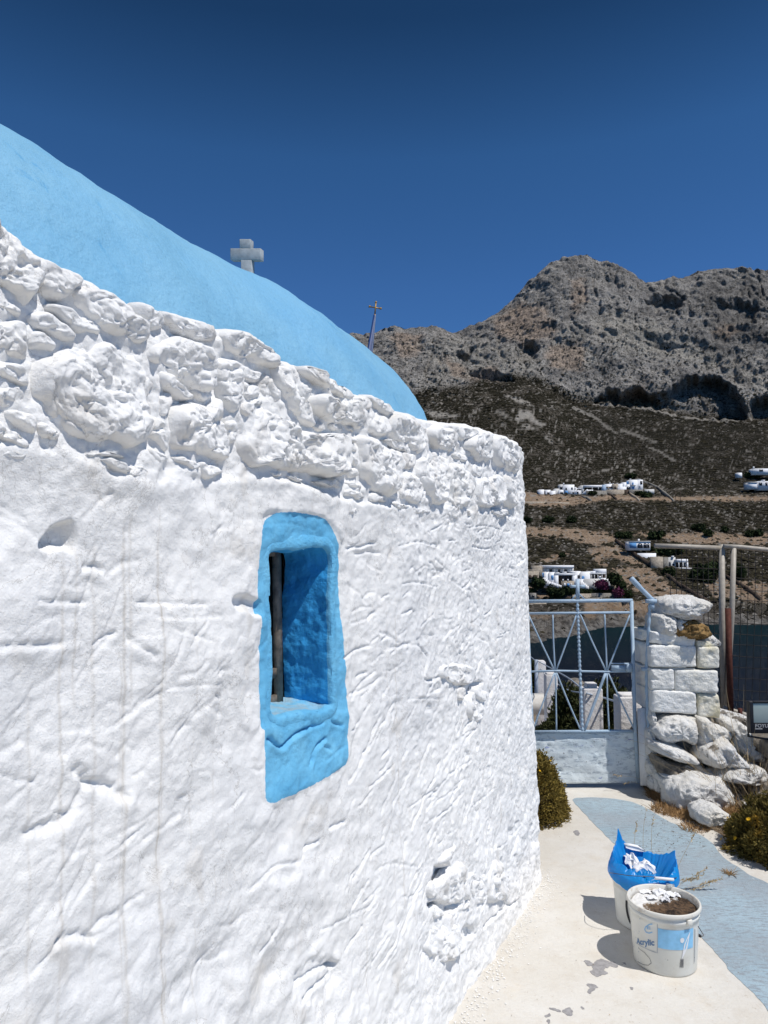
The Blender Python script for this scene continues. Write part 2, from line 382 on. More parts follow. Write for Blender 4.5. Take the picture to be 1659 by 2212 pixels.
for h, p in [
 (1,[(668,215),(720,205),(757,240),(750,285),(700,272),(672,245)]),
 (1.1,[(715,205),(790,215),(860,262),(880,300),(830,302),(780,270)]),
 (1.1,[(738,290),(800,285),(840,330),(842,402),(790,417),(738,380)]),
 (1.1,[(850,312),(910,290),(970,330),(1000,400),(992,492),(930,472),(870,442),(843,380)]),
 (.9,[(1000,345),(1040,372),(1047,450),(1010,512),(990,475)]),
 (.9,[(798,422),(860,430),(900,458),(978,492),(972,512),(900,492),(830,462)]),
 (.8,[(440,342),(510,345),(522,380),(470,397),(448,377)]),
 (.8,[(540,350),(610,355),(622,385),(560,388)]),
 (.8,[(612,350),(660,372),(667,397),(625,388)]),
 (.9,[(600,402),(672,425),(672,452),(610,432)]),
 (.9,[(618,445),(672,462),(682,502),(630,492)]),
 (.9,[(635,512),(682,532),(682,572),(640,562)]),
 (.9,[(630,572),(675,580),(687,620),(650,637),(630,610)]),
 (1.3,[(690,412),(760,420),(830,462),(900,492),(925,560),(912,640),(882,722),(830,737),(760,702),(715,650),(690,580),(682,480)]),
 (.9,[(908,500),(980,512),(990,570),(930,587)]),
 (1,[(925,600),(970,595),(1000,640),(1020,700),(1000,772),(950,762),(905,732),(905,660)]),
 (1.2,[(1050,482),(1110,488),(1155,540),(1160,640),(1140,722),(1110,782),(1060,752),(1020,690),(992,600),(1002,530)]),
 (.9,[(620,645),(700,665),(712,692),(640,682)]),
 (.9,[(612,692),(710,708),(717,742),(640,737),(612,717)]),
 (1,[(450,648),(540,640),(612,650),(614,692),(560,692),(480,667)]),
 (.7,[(230,597),(290,610),(290,632),(240,622)]),
 (.7,[(305,610),(400,635),(417,657),(340,642)]),
 (.8,[(740,712),(780,705),(837,742),(830,757),(760,757)]),
 (1.1,[(1050,372),(1120,362),(1190,392),(1200,452),(1180,502),(1120,492),(1060,452)]),
 (.8,[(1202,362),(1280,370),(1310,402),(1250,442),(1210,432)]),
 (1,[(1300,382),(1360,390),(1387,450),(1385,542),(1330,552),(1270,502),(1250,452)]),
 (1.2,[(1392,412),(1450,415),(1512,470),(1524,540),(1522,618),(1470,602),(1410,560),(1388,490)]),
 (.7,[(1170,502),(1240,510),(1262,542),(1220,552)]),
 (1,[(1162,562),(1230,570),(1288,640),(1285,722),(1240,795),(1170,790),(1150,700)]),
 (.7,[(1290,562),(1340,580),(1337,622),(1290,622)]),
 (1,[(1300,642),(1370,622),(1430,612),(1450,680),(1440,760),(1370,792),(1310,782),(1290,700)]),
 (.8,[(1452,622),(1515,650),(1522,740),(1500,795),(1462,760)]),
 (.7,[(980,782),(1060,790),(1062,820),(990,817)]),
 (.7,[(1140,802),(1210,810),(1202,842),(1150,832)]),
 (.7,[(635,775),(700,782),(690,812),(640,830)]),
 (.7,[(850,755),(910,760),(960,790),(900,800)]),
 (.6,[(1240,800),(1300,795),(1330,830),(1270,838)]),
 (.6,[(1380,800),(1440,795),(1480,820),(1420,835)]),
]: stones.append((h, R2(p)))
for h, p in [
 (.9,[(430,1700),(460,1630),(500,1590),(560,1540),(600,1640),(590,1680),(520,1722)]),
 (1.3,[(440,1832),(520,1725),(600,1680),(620,1850),(602,1950),(520,1982),(440,1955)]),
 (.8,[(380,1822),(438,1835),(430,1930),(382,1960)]),
 (.7,[(590,1962),(640,1942),(650,1990),(600,2030)]),
 (.9,[(770,1862),(820,1692),(900,1690),(920,1850),(870,1962),(790,1962)]),
 (.7,[(650,1852),(700,1802),(770,1850),(740,1962),(670,1952)]),
 (.6,[(640,1775),(700,1755),(720,1800),(650,1850)]),
 (.6,[(520,2032),(580,2012),(580,2082),(530,2092)]),
 (.5,[(412,1992),(470,2012),(470,2062),(420,2082)]),
 (.7,[(565,482),(630,475),(622,560),(580,572)]),
 (.8,[(690,472),(770,502),(760,572),(702,562)]),
 (.9,[(440,330),(540,300),(620,310),(690,352),(690,440),(610,470),(560,468),(440,400)]),
 (.7,[(640,540),(720,560),(760,620),(720,720),(650,700)]),
]: stones.append((h*0.7, R7(p)))
# stones of the lower right foot of the wall
low_st = [[(1000,1895),(1040,1880),(1060,1925),(1030,1960),(1000,1945)],[(1060,1900),(1100,1885),(1118,1920),(1085,1945)],
          [(930,2010),(975,1990),(1000,2040),(960,2080),(925,2060)]]
for p in low_st: stones.append((.35, p))
SP = [(h, closed(WP(p), 6)) for h, p in stones]

# wall grid
ss = [-2.2]
while ss[-1] < SEND:
    s = ss[-1]; Y = P0[1]+TW[1]*min(s, S1)
    ds = float(np.clip(0.0019*Y*Y, 0.0021, 0.0060)) if 0.55 < s_of_Y(0)+s+9 and s > 0.5-0.0 else 0.03
    if s > S1: ds = 0.006
    if s > S2+0.1: ds = 0.03
    ss.append(s+ds)
ss = np.array(ss); NR = 530
ZT = ztop(ss)-0.006+0.006*n2(ss*9, 0*ss, 3)
vv = np.linspace(0, 1, NR)
SG, VG = np.meshgrid(ss, vv); ZG = -0.04+VG*(ZT[None, :]+0.04)
def relief(s, z):
    L = sstep(2.6, 1.2, s)                        # softer near left part
    R = sstep(1.6, 2.6, s)
    d = 0.012*fbm2(s*1.6, z*1.6, 2, 1)
    d += (0.0060+0.004*L)*fbm2(s*5.2, z*5.2, 3, 5)
    d += (0.0032)*fbm2(s*14, z*14, 3, 9)
    d += 0.0016*fbm2(s*38, z*38, 3, 12)+0.0012*R*n2(s*60, z*60, 14)
    # lower left: heavier lumps
    m = sstep(1.05, 0.6, z)*sstep(2.0, 1.2, s); d += 0.020*m*fbm2(s*6, z*7, 3, 21)
    # lower right: rubble showing through the coat
    m = sstep(0.75, 0.35, z+0.10*n2(s*3, z*3, 22)); d += 0.008*m*fbm2(s*9, z*9, 4, 23)
    m = sstep(2.9, 3.4, s)*sstep(0.5, 0.25, z); d += 0.010*m*fbm2(s*12, z*10, 3, 25)
    # diagonal tool strokes on the right half
    a = s*0.80+z*0.55; b = -s*0.55+z*0.80
    g = np.maximum(0, 1-np.abs(n2(a*4+0.6*n2(a*9, b*9, 32), b*26+0.8*n2(a*7, b*7, 38), 31))*8.0)*sstep(0.05, 0.45, n2(a*4, b*6, 33))
    d -= 0.0036*g*R*sstep(1.35, 1.0, z)
    g = np.maximum(0, 1-np.abs(n2(s*5, z*26+1.2*n2(s*5, z*5, 37), 35))*8)*sstep(0.1, 0.45, n2(s*4, z*5, 36))
    d -= 0.0038*g*R*sstep(0.95, 1.2, z)
    d += R*0.0021*fbm2(s*26, z*30, 4, 39, 0.62)
    # chips
    c = n2(s*45, z*45, 41); d -= 0.0035*R*sstep(0.38, 0.6, c)*sstep(0.0, 0.35, n2(s*4, z*4, 42))
    c = n2(s*24, z*17, 43); d -= 0.0060*R*sstep(0.45, 0.62, c)
    return d
D = relief(SG, ZG)
# stone band: the bed lies back, with mortar lumps
band = sstep(-0.012, 0.012, ZG-zlow(SG)[...]-0.012*n2(SG*12, ZG*12, 51))
bed = -0.002+0.013*fbm2(SG*9, ZG*9, 4, 52)+0.004*fbm2(SG*34, ZG*34, 3, 56)
D = D*(1-0.5*band)+band*bed+0.004*np.exp(-((ZG-zlow(SG))/0.03)**2)*(1-band)
def local(pts, pad):
    pts = np.asarray(pts); s0, z0 = pts.min(0)-pad; s1, z1 = pts.max(0)+pad
    j0, j1 = np.searchsorted(ss, [s0, s1]); zz = ZG[:, j0:j1]
    if j1 <= j0: return None
    rows = np.where((zz.max(1) > z0) & (zz.min(1) < z1))[0]
    if len(rows) == 0: return None
    return slice(rows[0], rows[-1]+1), slice(j0, j1)
def gouge(px, w, depth, asym=0.5, conv=True):
    p = sub(WP(px), 6) if conv else np.asarray(px); r = local(p, 4*w)
    if r is None: return
    s, z = SG[r], ZG[r]; wob = 0.5*w*n2(s*60, z*60, 61)
    d = dseg(s+wob, z+wob, p); D[r] -= depth*np.exp(-(d/w)**2)
    d2 = dseg(s, z+1.6*w, p); D[r] += 0.45*asym*depth*np.exp(-(d2/(2.0*w))**2)   # lip below? (raised edge)
def patch(px, depth, soft=0.006, wob=0.006):
    p = closed(WP(px), 5); r = local(p, 0.05)
    if r is None: return
    s, z = SG[r], ZG[r]; f = sdpoly(s+wob*n2(s*30, z*30, 63), z+wob*n2(s*30, z*30, 64), p)
    D[r] += depth*sstep(-soft, soft, f)
def R7w(p): return [(486+0.3296*x, 1053+0.3296*y) for x, y in p]
def Z1(p): return [(0.3418*x, 1093.5*0+1093.5+0.3418*y) for x, y in p]
patch(Z1([(285,210),(350,150),(440,118),(480,130),(492,205),(470,268),(380,262),(285,262)]), -0.030, 0.008)
patch(Z1([(1440,600),(1480,555),(1560,570),(1625,600),(1625,692),(1560,680),(1490,655)]), -0.016, 0.006)
patch([(500,1330),(552,1335),(556,1560),(520,1570),(495,1480)], 0.006, 0.012)
patch(Z1([(1640,700),(1660,1370),(1700,1380),(1700,690)]), 0.006, 0.008)
patch([(562,1570),(754,1540),(754,1640),(640,1706),(565,1728)], 0.005, 0.01)
for px, w, dp in [(R7w([(260,1640),(355,1700),(450,1620),(560,1570),(640,1540)]), .0045, .014), (R7w([(560,1790),(590,1700),(650,1650)]), .005, .012), (R7w([(640,1690),(700,1725)]), .004, .008), (R7w([(700,1535),(770,1565)]), .004, .009), (R7w([(540,1825),(560,1780)]), .004, .010), (R7w([(300,395),(450,385),(660,395)]), .004, .004), (R7w([(640,1790),(720,1740),(800,1690)]), .003, .004), (R7w([(230,250),(420,235),(620,290)]), .002, .002),
   (Z1([(0,890),(150,880),(400,870)]), .006, .006), (Z1([(240,600),(350,605),(560,608)]), .004, .005), (Z1([(870,605),(1000,610),(1290,620)]), .004, .005),
   (Z1([(460,370),(440,430),(350,600)]), .003, .003), (Z1([(600,880),(680,820),(740,800)]), .004, .005), (Z1([(800,800),(850,860),(960,940)]), .006, .006),
   (Z1([(540,385),(600,380),(650,405)]), .006, .008), (Z1([(800,1340),(900,1260),(1000,1180)]), .005, .005), (Z1([(1050,1145),(1200,1130),(1380,1120)]), .003, .003),
   (Z1([(1340,1190),(1380,1240),(1350,1420)]), .004, .006), (Z1([(1340,1060),(1390,1030),(1440,1170)]), .004, .005),
   ([(190,1690),(235,1700),(272,1722)], .008, .010), ([(165,1665),(185,1690),(150,1760),(60,1800)], .010, .010),
   ([(120,2035),(160,2020),(205,2030)], .006, .008), ([(495,1745),(520,1712)], .003, .005), ([(650,1850),(655,1830),(690,1815)], .004, .008), ([(715,1790),(750,1775)], .004, .008),
   ([(540,1920),(590,1870),(640,1860)], .004, .005), ([(600,2040),(570,2000)], .003, .005),([(700,2010),(760,1980),(800,1960)], .003,.005),
   ([(590,1925),(600,1990),(560,2060)], .004, .006),([(330,1330),(400,1335),(470,1330)], .003,.003),
   (R7([(80,220),(150,195),(290,180)]), .003, .004), (R7([(330,240),(350,380),(370,430),(440,405)]), .004, .008), (R7([(350,525),(440,490),(455,460)]), .003, .005),
   (R7([(230,560),(340,550),(450,560)]), .003, .004), (R7([(500,1080),(570,1040),(660,980)]), .003, .005), (R7([(230,1320),(340,1240),(430,1160)]), .003, .005),
   (R7([(420,1385),(520,1290),(610,1200)]), .003, .005), (R7([(400,1290),(500,1200),(610,1110)]), .003, .004), (R7([(310,1440),(400,1390),(480,1330)]), .002, .004),
   (R7([(660,1310),(760,1230),(830,1170)]), .003, .004), (R7([(860,1600),(930,1540),(990,1490)]), .003, .005), (R7([(0,1760),(100,1700),(300,1720)]), .003, .004),
   (R7([(60,960),(100,910)]), .004, .007), (R7([(500,1500),(560,1450)]), .003, .004), (R7([(640,470),(690,430),(640,330)]), .006, .014),
   (R7([(760,2150),(840,2060),(920,1980)]), .005, .012), (R7([(900,1970),(940,1990),(990,1960)]), .006, .014), (R7([(180,1925),(250,1930),(340,1880)]), .003, .005),
   ([(860,1180),(905,1170),(950,1182)], .003, .006), ([(868,1262),(900,1258),(950,1268)], .003, .005), ([(1010,1140),(1050,1136),(1090,1145)], .003, .005),
   ([(1020,1180),(1050,1186),(1062,1184)], .004, .009), ([(905,1395),(925,1420),(915,1465),(940,1470)], .005, .010),
   ([(840,1130),(850,1170),(840,1210)], .004, .004),([(1060,1250),(1065,1310),(1050,1330)], .004, .007)]:
    gouge(px, w, dp)
patch(R7([(425,1720),(480,1730),(520,1728),(450,1830),(400,1822)]), -0.035, 0.006)
patch(R7([(400,1965),(520,1985),(600,1975),(560,2020),(500,2060),(400,2010)]), -0.030, 0.006)
patch(R7([(640,480),(690,440),(745,440),(700,490),(650,560),(625,590)]), -0.028, 0.006)
patch([(640,2110),(670,2080),(712,2070),(738,2092),(728,2125),(690,2165),(650,2165)], -0.010, 0.012, 0.012); gouge([(642,2130),(675,2105),(712,2088),(735,2085)], .004, .010); gouge([(655,2165),(690,2130),(722,2110)], .005, .010)
patch([(715,2080),(730,2078),(735,2090),(720,2094)], -0.025, 0.004)
patch([(1000,2065-60),(1020,2000),(1030,2020),(1010,2030)], -0.02, 0.005)
# a smooth rendered slab over the window
patch(R2([(190,625),(290,640),(420,665),(520,705),(610,740),(628,800),(610,960),(560,880),(440,820),(230,810),(190,850),(170,760)]), 0.008, 0.008)
pr = np.random.default_rng(5)
for k in range(230):                                # short slanting scratches
    x = pr.uniform(760, 1150); y = pr.uniform(1130, 2100)
    if y > 2210-(x-930)*1.3 and x > 930: continue
    s0, z0 = W(x, y); L = pr.uniform(0.02, 0.08); an = math.radians(pr.normal(32 if z0 < 1.2 else 4, 14)); w = pr.uniform(.0022, .0045)
    pts = [(s0-L*math.cos(an), z0-L*math.sin(an)), (s0, z0+pr.normal(0, .006)), (s0+L*math.cos(an), z0+L*math.sin(an))]
    gouge(pts, w, pr.uniform(.003, .007), 0.45, False)
for k in range(90):
    x = pr.uniform(0, 560); y = pr.uniform(1080, 2150); s0, z0 = W(x, y); L = pr.uniform(0.015, 0.06); an = pr.uniform(-0.5, 1.2); w = pr.uniform(.0025, .006)
    gouge([(s0-L*math.cos(an), z0-L*math.sin(an)), (s0, z0+pr.normal(0, .008)), (s0+L*math.cos(an), z0+L*math.sin(an))], w, pr.uniform(.001, .004), 0.5, False)
# flatten towards the opening so that the reveal's lip closes it
r = local(HOLE, 0.05); hd = sdpoly(SG[r], ZG[r], HOLE); D[r] = D[r]*sstep(0.008, 0.04, -hd)
V = wsurf(SG, ZG, D)
# the wall's top: rounded over and running back 0.36 m to the vault
caps = []
for k, (inn, up) in enumerate([(0.006, 0.008), (0.022, 0.016), (0.05, 0.020), (0.12, 0.020), (0.22, 0.016), (0.42, 0.012)]):
    zz = ZT+up*(1+0.25*n2(ss*7, 0*ss+k, 71)); caps.append(wsurf(ss, zz, D[-1]*(1 if k < 2 else 0.3)-inn))
V = np.concatenate([V, np.array(caps)]); nr = NR+len(caps)
q = gridf(nr, len(ss))
cs = np.concatenate([SG, np.repeat(ss[None], len(caps), 0)]); cz = np.concatenate([ZG, np.repeat(ZT[None]+0.02, len(caps), 0)])
fs_ = cs.ravel()[q].mean(1); fz_ = cz.ravel()[q].mean(1)
inh = sdpoly(fs_, fz_, HOLE) > -0.003
surr = sdpoly(fs_, fz_, WOUT) > -0.008
q_wall = q[~inh & ~surr]; q_sur = q[~inh & surr]
# run-off stains: thin vertical streaks
stain = np.zeros_like(cs)
for x, y, wd, am, y0, y1 in [(133,1700,.005,.5,1200,2212),(165,1500,.004,.45,1180,1500),(270,1700,.006,.62,1150,2212),(285,1300,.005,.4,1080,1500),(345,1800,.0045,.75,1150,2212),(350,1800,.002,.7,1100,2212),(262,1900,.003,.5,1400,2212),
   (205,1400,.006,.35,1180,2100),(458,1700,.0025,.35,1300,2100),(413,1500,.002,.3,1250,2212),(860,1400,.0022,.3,1150,1900),(867,1800,.0026,.5,1300,2100),(842,1500,.002,.25,1300,2000),(896,1700,.002,.3,1400,2100),
   (920,1800,.002,.3,1500,2200),(720,1950,.002,.3,1700,2200),(745,1950,.002,.35,1700,2212),(700,1950,.002,.3,1720,2212),(640,1950,.002,.25,1720,2212),(668,1080,.003,.3,1050,1110),(770,1400,.0015,.2,1200,1900),(810,1400,.0015,.2,1150,1900),(790,2000,.003,.3,1800,2212),(975,1500,.003,.25,1200,1700),(60,1900,.004,.35,1500,2212)]:
    s0, z0 = W(x, y); za = W(x, y0)[1]; zb = W(x, y1)[1]
    wd = wd*.62; lat = cs-s0+0.0018*n2(cz*9, 0*cz+s0*50, 81); stain = np.maximum(stain, am*np.exp(-(lat/wd)**2)*sstep(zb-.05, zb+.02, cz)*sstep(za+.05, za-.05, cz)*(0.75+0.5*n2(cz*14, cs*3, 82)))
stain = np.maximum(stain, 0.30*sstep(0.1, 0.5, n2(cs*5, cz*2.4, 84))*sstep(0.3, 0.6, n2(cs*19, cz*11, 85)))
stain = np.maximum(stain, 0.45*np.exp(-((cs-W(675,1760)[0])/.10)**2-((cz-W(675,1760)[1])/.035)**2)*(0.6+n2(cs*30, cz*30, 86)))
stain = np.where(sdpoly(cs, cz, WOUT) > -0.001, 0, stain)
wall = npmesh('wall', V.reshape(-1, 3), q_wall, M['wash'], chapel, True); vattr(wall, 'stain', np.clip(stain, 0, 1))
def compact(V, q):
    u, inv = np.unique(q, return_inverse=True); return V[u], inv.reshape(q.shape), u
Vs, qs, us = compact(V.reshape(-1, 3), q_sur)
sur = npmesh('window_surround', Vs, qs, M['wash'], chapel, True)
vattr(sur, 'paint', np.clip(0.5+sdpoly(cs.ravel()[us], cz.ravel()[us], WOUT)*25, 0, 1)); sur['label'] = 'blue painted surround of the small window'
vattr(sur, 'stain', np.zeros(len(Vs)))

# stones of the band and of the wall's worn foot, each one a part
def wall_stone(poly, h, seed):
    c = poly.mean(0); v = poly-c; ang = np.arctan2(v[:, 1], v[:, 0]); rad = np.hypot(v[:, 0], v[:, 1]); o = np.argsort(ang)
    area = 0.5*abs(np.sum(poly[:, 0]*np.roll(poly[:, 1], -1)-poly[:, 1]*np.roll(poly[:, 0], -1))); size = math.sqrt(area)
    Yc = P0[1]+TW[1]*min(c[0], S1); pix = 722*size/Yc
    na = int(np.clip(pix*1.6, 28, 150)); nrg = int(np.clip(pix*0.5, 9, 60))
    a = np.linspace(-math.pi, math.pi, na, endpoint=False)
    # farthest crossing in each direction, so that the outline keeps its concave parts only where they are star shaped
    rr = np.interp(a, np.concatenate([ang[o]-2*math.pi, ang[o], ang[o]+2*math.pi]), np.concatenate([rad[o]]*3))
    k = np.linspace(1, 0.0, nrg)[:, None]**0.75
    H = min(0.020, 0.13*size)*h+0.004
    zt = k*rr[None]; S_ = c[0]+zt*np.cos(a)[None]; Z_ = c[1]+zt*np.sin(a)[None]
    edge = rr[None]*(1-k)                                     # distance from the rim
    e = np.clip(edge/(0.17*size+0.008), 0, 1); prof = 1-(1-e)**2.4
    tilt = 0.10*(Z_-c[1])*pr.normal()+0.05*(S_-c[0])*pr.normal()
    d = -0.024+(H+0.024)*prof**0.6
    lim = min(1.0, size/0.12)
    prof = prof**0.45
    d += prof*(0.013*lim*fbm2(S_*7, Z_*7, 2, seed)+0.009*lim*fbm2(S_*20, Z_*20, 3, seed+3)+0.0030*fbm2(S_*55, Z_*55, 3, seed+5)+tilt)
    d += prof*(-0.006*lim*(1-2*np.abs(fbm2(S_*24, Z_*24, 2, seed+12)))*0.6-0.0045*np.maximum(0, 1-np.abs(n2(S_*18+n2(S_*9,Z_*9,seed), Z_*18, seed+14))*7)-0.0035*sstep(.35, .6, n2(S_*60, Z_*60, seed+16)))+0.0015*n2(S_*120, Z_*120, seed)
    wob = 0.007*n2(S_*22, Z_*22, seed+8); S_ = S_+wob; Z_ = Z_+0.007*n2(S_*22, Z_*22, seed+9)
    V = wsurf(S_, Z_, d).reshape(-1, 3)
    return V, gridf(nrg, na, True), S_.ravel(), Z_.ravel()
for i, (h, poly) in enumerate(SP):
    Vv, qq, s_, z_ = wall_stone(poly, h, 100+i*3)
    o = npmesh('stone', Vv, qq[:, ::-1], M['wash'], chapel, True)
    vattr(o, 'stain', 0.30*np.clip(sstep(0.2, 0.6, n2(s_*10, z_*10, 90+i)), 0, 1))

# the window's reveal, lintel and sill: one lip-to-frame ring
nL = 300; L = len(HOLE); idx = np.linspace(0, L, nL, endpoint=False); 
hx = np.interp(idx, np.arange(L+1), np.append(HOLE[:, 0], HOLE[0, 0])); hz = np.interp(idx, np.arange(L+1), np.append(HOLE[:, 1], HOLE[0, 1]))
cen = np.array([hx.mean(), hz.mean()]); tx = np.roll(hx, -1)-np.roll(hx, 1); tz = np.roll(hz, -1)-np.roll(hz, 1); ln = np.hypot(tx, tz)
ox, oz = tz/ln, -tx/ln; sg = np.sign(ox*(hx-cen[0])+oz*(hz-cen[1])); ox *= sg; oz *= sg
zs0 = hz.min(); issill = sstep(0.3, 0.9, -oz)
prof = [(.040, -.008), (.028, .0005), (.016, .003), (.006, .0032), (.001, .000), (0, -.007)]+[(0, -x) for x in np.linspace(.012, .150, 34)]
rows = []; rs = []; rz = []
for k, (o, d) in enumerate(prof):
    amp = 0.0045+0.001*sstep(0.0, 0.03, -d)
    rise = issill*0.10*max(0, -d)
    j = amp*1.2*fbm3(hx*17, hz*17, d*17+0*hx, 4, 201)
    o2 = o+j+0.14*min(0, d)*(1-issill)*0.25
    s_ = hx+ox*o2; z_ = hz+oz*o2+rise; rows.append(wsurf(s_, z_, d+0.0016*fbm2(hx*30, hz*30+k*.4, 2, 207)*(k > 1))); rs.append(s_); rz.append(z_)
Vr = np.concatenate(rows); qr = gridf(len(prof), nL, True)
fi = (np.arange(nL)[None]+0*np.arange(len(prof)-1)[:, None]).ravel(); fk = (np.arange(len(prof)-1)[:, None]+0*np.arange(nL)[None]).ravel()
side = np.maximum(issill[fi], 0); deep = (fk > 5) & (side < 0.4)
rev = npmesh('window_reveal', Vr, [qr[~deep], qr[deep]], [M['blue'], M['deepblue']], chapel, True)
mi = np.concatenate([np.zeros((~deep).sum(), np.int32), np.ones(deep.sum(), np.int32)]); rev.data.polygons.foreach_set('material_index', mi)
st_ = np.zeros(len(Vr)); sill2 = (np.tile(issill, len(prof)) > .6) & (np.repeat([p[1] for p in prof], nL) < -.02)
st_[sill2] = 0.55*np.clip(0.6+fbm2(Vr[sill2][:, 0]*18, Vr[sill2][:, 1]*18, 3, 205), 0, 1); vattr(rev, 'stain', st_)
rev['label'] = 'deep blue reveal and sill of the small window'
# timber casement set at the back of the reveal
M['wood'] = plain('weathered_timber', (0.20, 0.165, 0.13), 0.7, 0.3, 0, 0.45, 40, 0.002, 120)
n = N('dark_pane', 0.15, 0.5); n.color((0.006, 0.006, 0.007)); M['pane'] = n.m
FD = .126
s0, s1 = hx.min()-.02, hx.max()+.02; z0, z1 = hz.min()+.005, hz.max()+.02
def wbox(mb, a, b, c, d, e, f):
    """s a..b, z c..d, depth e..f"""
    p = [wsurf(np.array(s), z, dd) for z in (c, d) for s, dd in ((a, e), (b, e), (b, f), (a, f))]
    return mb.hexa(np.array(p).reshape(8, 3))
sj = W(609.5, 1350, -FD)[0]; sk = W(598, 1350, -FD)[0]
wf = MB(); wbox(wf, sk, sj, z0, z1, -FD-.022, -FD); wbox(wf, s0, s0+.02, z0, z1, -FD-.022, -FD)
wbox(wf, s0+.02, sk-.0005, z1-.045, z1-.015, -FD-.02, -FD-.002); wbox(wf, s0+.02, sk-.0005, z0+.075, z0+.10, -FD-.02, -FD-.002); wbox(wf, s0+.02, sk-.0005, z0+.005, z0+.03, -FD-.02, -FD-.002)
wfo = wf.build('window_frame', M['wood'], chapel)
pn = MB(); wbox(pn, s0, sk+.006, z0, z1, -FD-.016, -FD-.012); pn.build('pane', M['pane'], wfo)
bk = MB(); wbox(bk, s0-.06, s1+.06, z0-.06, z1+.06, -.225, -.215); bk.build('interior_dark_sheet', plain('painted_interior_shade', (0.012, 0.011, 0.01), 0.9), chapel)  # dark sheet standing in for the unlit chapel interior behind the window

# barrel vault with a gable end, along the wall
QV, RV, HV, SV = 2.274, 0.956, EYE+0.352, 3.34
sv = np.concatenate([np.linspace(-2.6, 0, 30), np.linspace(0.02, SV-.08, 150)]); ph = np.linspace(-0.25, math.pi+0.25, 110)
ext = [(SV-.05, 0), (SV-.025, -.004), (SV-.008, -.016), (SV, -.035), (SV+.003, -.2), (SV+.003, -.5), (SV+.003, -RV+.01)]
sall = np.concatenate([sv, [e[0] for e in ext]]); dr = np.concatenate([0*sv, [e[1] for e in ext]])
SS, PH = np.meshgrid(sall, ph, indexing='ij')
rr = RV+dr[:, None]+np.where(dr[:, None] > -.1, 0.008*fbm2(SS*1.3, PH*1.2, 2, 301)+0.007*fbm2(SS*4.5, PH*4.5, 3, 302)+0.0015*fbm2(SS*18, PH*18, 2, 303), 0)
qq = QV-rr*np.cos(PH); hh = HV+rr*np.sin(PH)
_vx = np.array([5, 100, 200, 300, 400, 500, 600, 700, 780, 850, 890, 915.]); _ve = np.array([13, 5, 3, -8, -5, 4, 17, 2, -11, -7, -3, 4.])
_u = (_vx-CX)/F; _s = 1.75*(.8944+.4472*_u)/(.4472-.8944*_u); _Y = .4472*1.75+.8944*_s      # gentle unevenness of the vault along its length
rr = rr+np.where(dr[:, None] > -.1, np.interp(SS, _s, _ve*_Y/F*0.84), 0); qq = QV-rr*np.cos(PH); hh = HV+rr*np.sin(PH)
Vv = np.stack([-NW[0]*qq+TW[0]*SS, -NW[1]*qq+TW[1]*SS, hh], -1)
npmesh('vault', Vv.reshape(-1, 3), gridf(len(sall), len(ph)), M['vault'], chapel, True)
# flat roof around the vault and the closed back of the building
def fp(q, s, z): return [-NW[0]*q+TW[0]*s, -NW[1]*q+TW[1]*s, z]
roof = MB(); roof.hexa([fp(1.06, -2.1, 1.98), fp(3.6, -2.1, 1.98), fp(3.6, SV+.02, 1.98), fp(1.06, SV+.02, 1.98), fp(1.06, -2.1, 2.03), fp(3.6, -2.1, 2.03), fp(3.6, SV+.02, 2.03), fp(1.06, SV+.02, 2.03)])
a0 = EYE+0.60
roof.hexa([fp(1.10, SV+.03, 1.9), fp(3.6, SV+.03, 1.9), fp(3.6, 3.85, 1.9), fp(1.20, 3.85, 1.9), fp(1.10, SV+.03, a0-.10), fp(3.6, SV+.03, a0-.06), fp(3.6, 3.85, a0), fp(1.20, 3.85, a0)])
roof.build('roof', M['vault'], chapel)
bw = MB(); bw.hexa([fp(3.6, -2.2, -.05), fp(3.9, -2.2, -.05), fp(3.9, 4.0, -.05), fp(3.6, 4.0, -.05), fp(3.6, -2.2, 2.06), fp(3.9, -2.2, 2.06), fp(3.9, 4.0, 2.06), fp(3.6, 4.0, 2.06)])
bw.hexa([fp(1.0, -2.5, -.05), fp(3.9, -2.5, -.05), fp(3.9, -2.21, -.05), fp(1.0, -2.21, -.05), fp(1.0, -2.5, 2.06), fp(3.9, -2.5, 2.06), fp(3.9, -2.21, 2.06), fp(1.0, -2.21, 2.06)])
bw.hexa([fp(1.6, 3.8, -.05), fp(3.59, 3.8, -.05), fp(3.59, 4.0, -.05), fp(1.6, 4.0, -.05), fp(1.6, 3.8, 2.1), fp(3.59, 3.8, 2.1), fp(3.59, 4.0, 2.1), fp(1.6, 4.0, 2.1)])
o = bw.build('rear_wall', M['wash'], chapel)

# marble cross on the ridge
M['marble'] = plain('grey_marble', (0.38, 0.41, 0.42), 0.55, 0.4, 0, 0.22, 30, 0.001)
Yc = 3.75
def cb(mb, x0, x1, y0, y1, ya=Yc, th=0.032):
    a = P(x0, y1, ya); b = P(x1, y1, ya); c = P(x1, y0, ya); d = P(x0, y0, ya); k = np.array([0.012, th, 0])
    return mb.hexa([a, b, b+k, a+k, d, c, c+k, d+k])
cr = MB(); cb(cr, 517, 541, 516, 536); cb(cr, 497, 563, 536, 561); cb(cr, 520, 543, 561, 700)
o = cr.build('cross', M['marble'], chapel); bv = o.modifiers.new('b', 'BEVEL'); bv.width = 0.003; bv.segments = 2
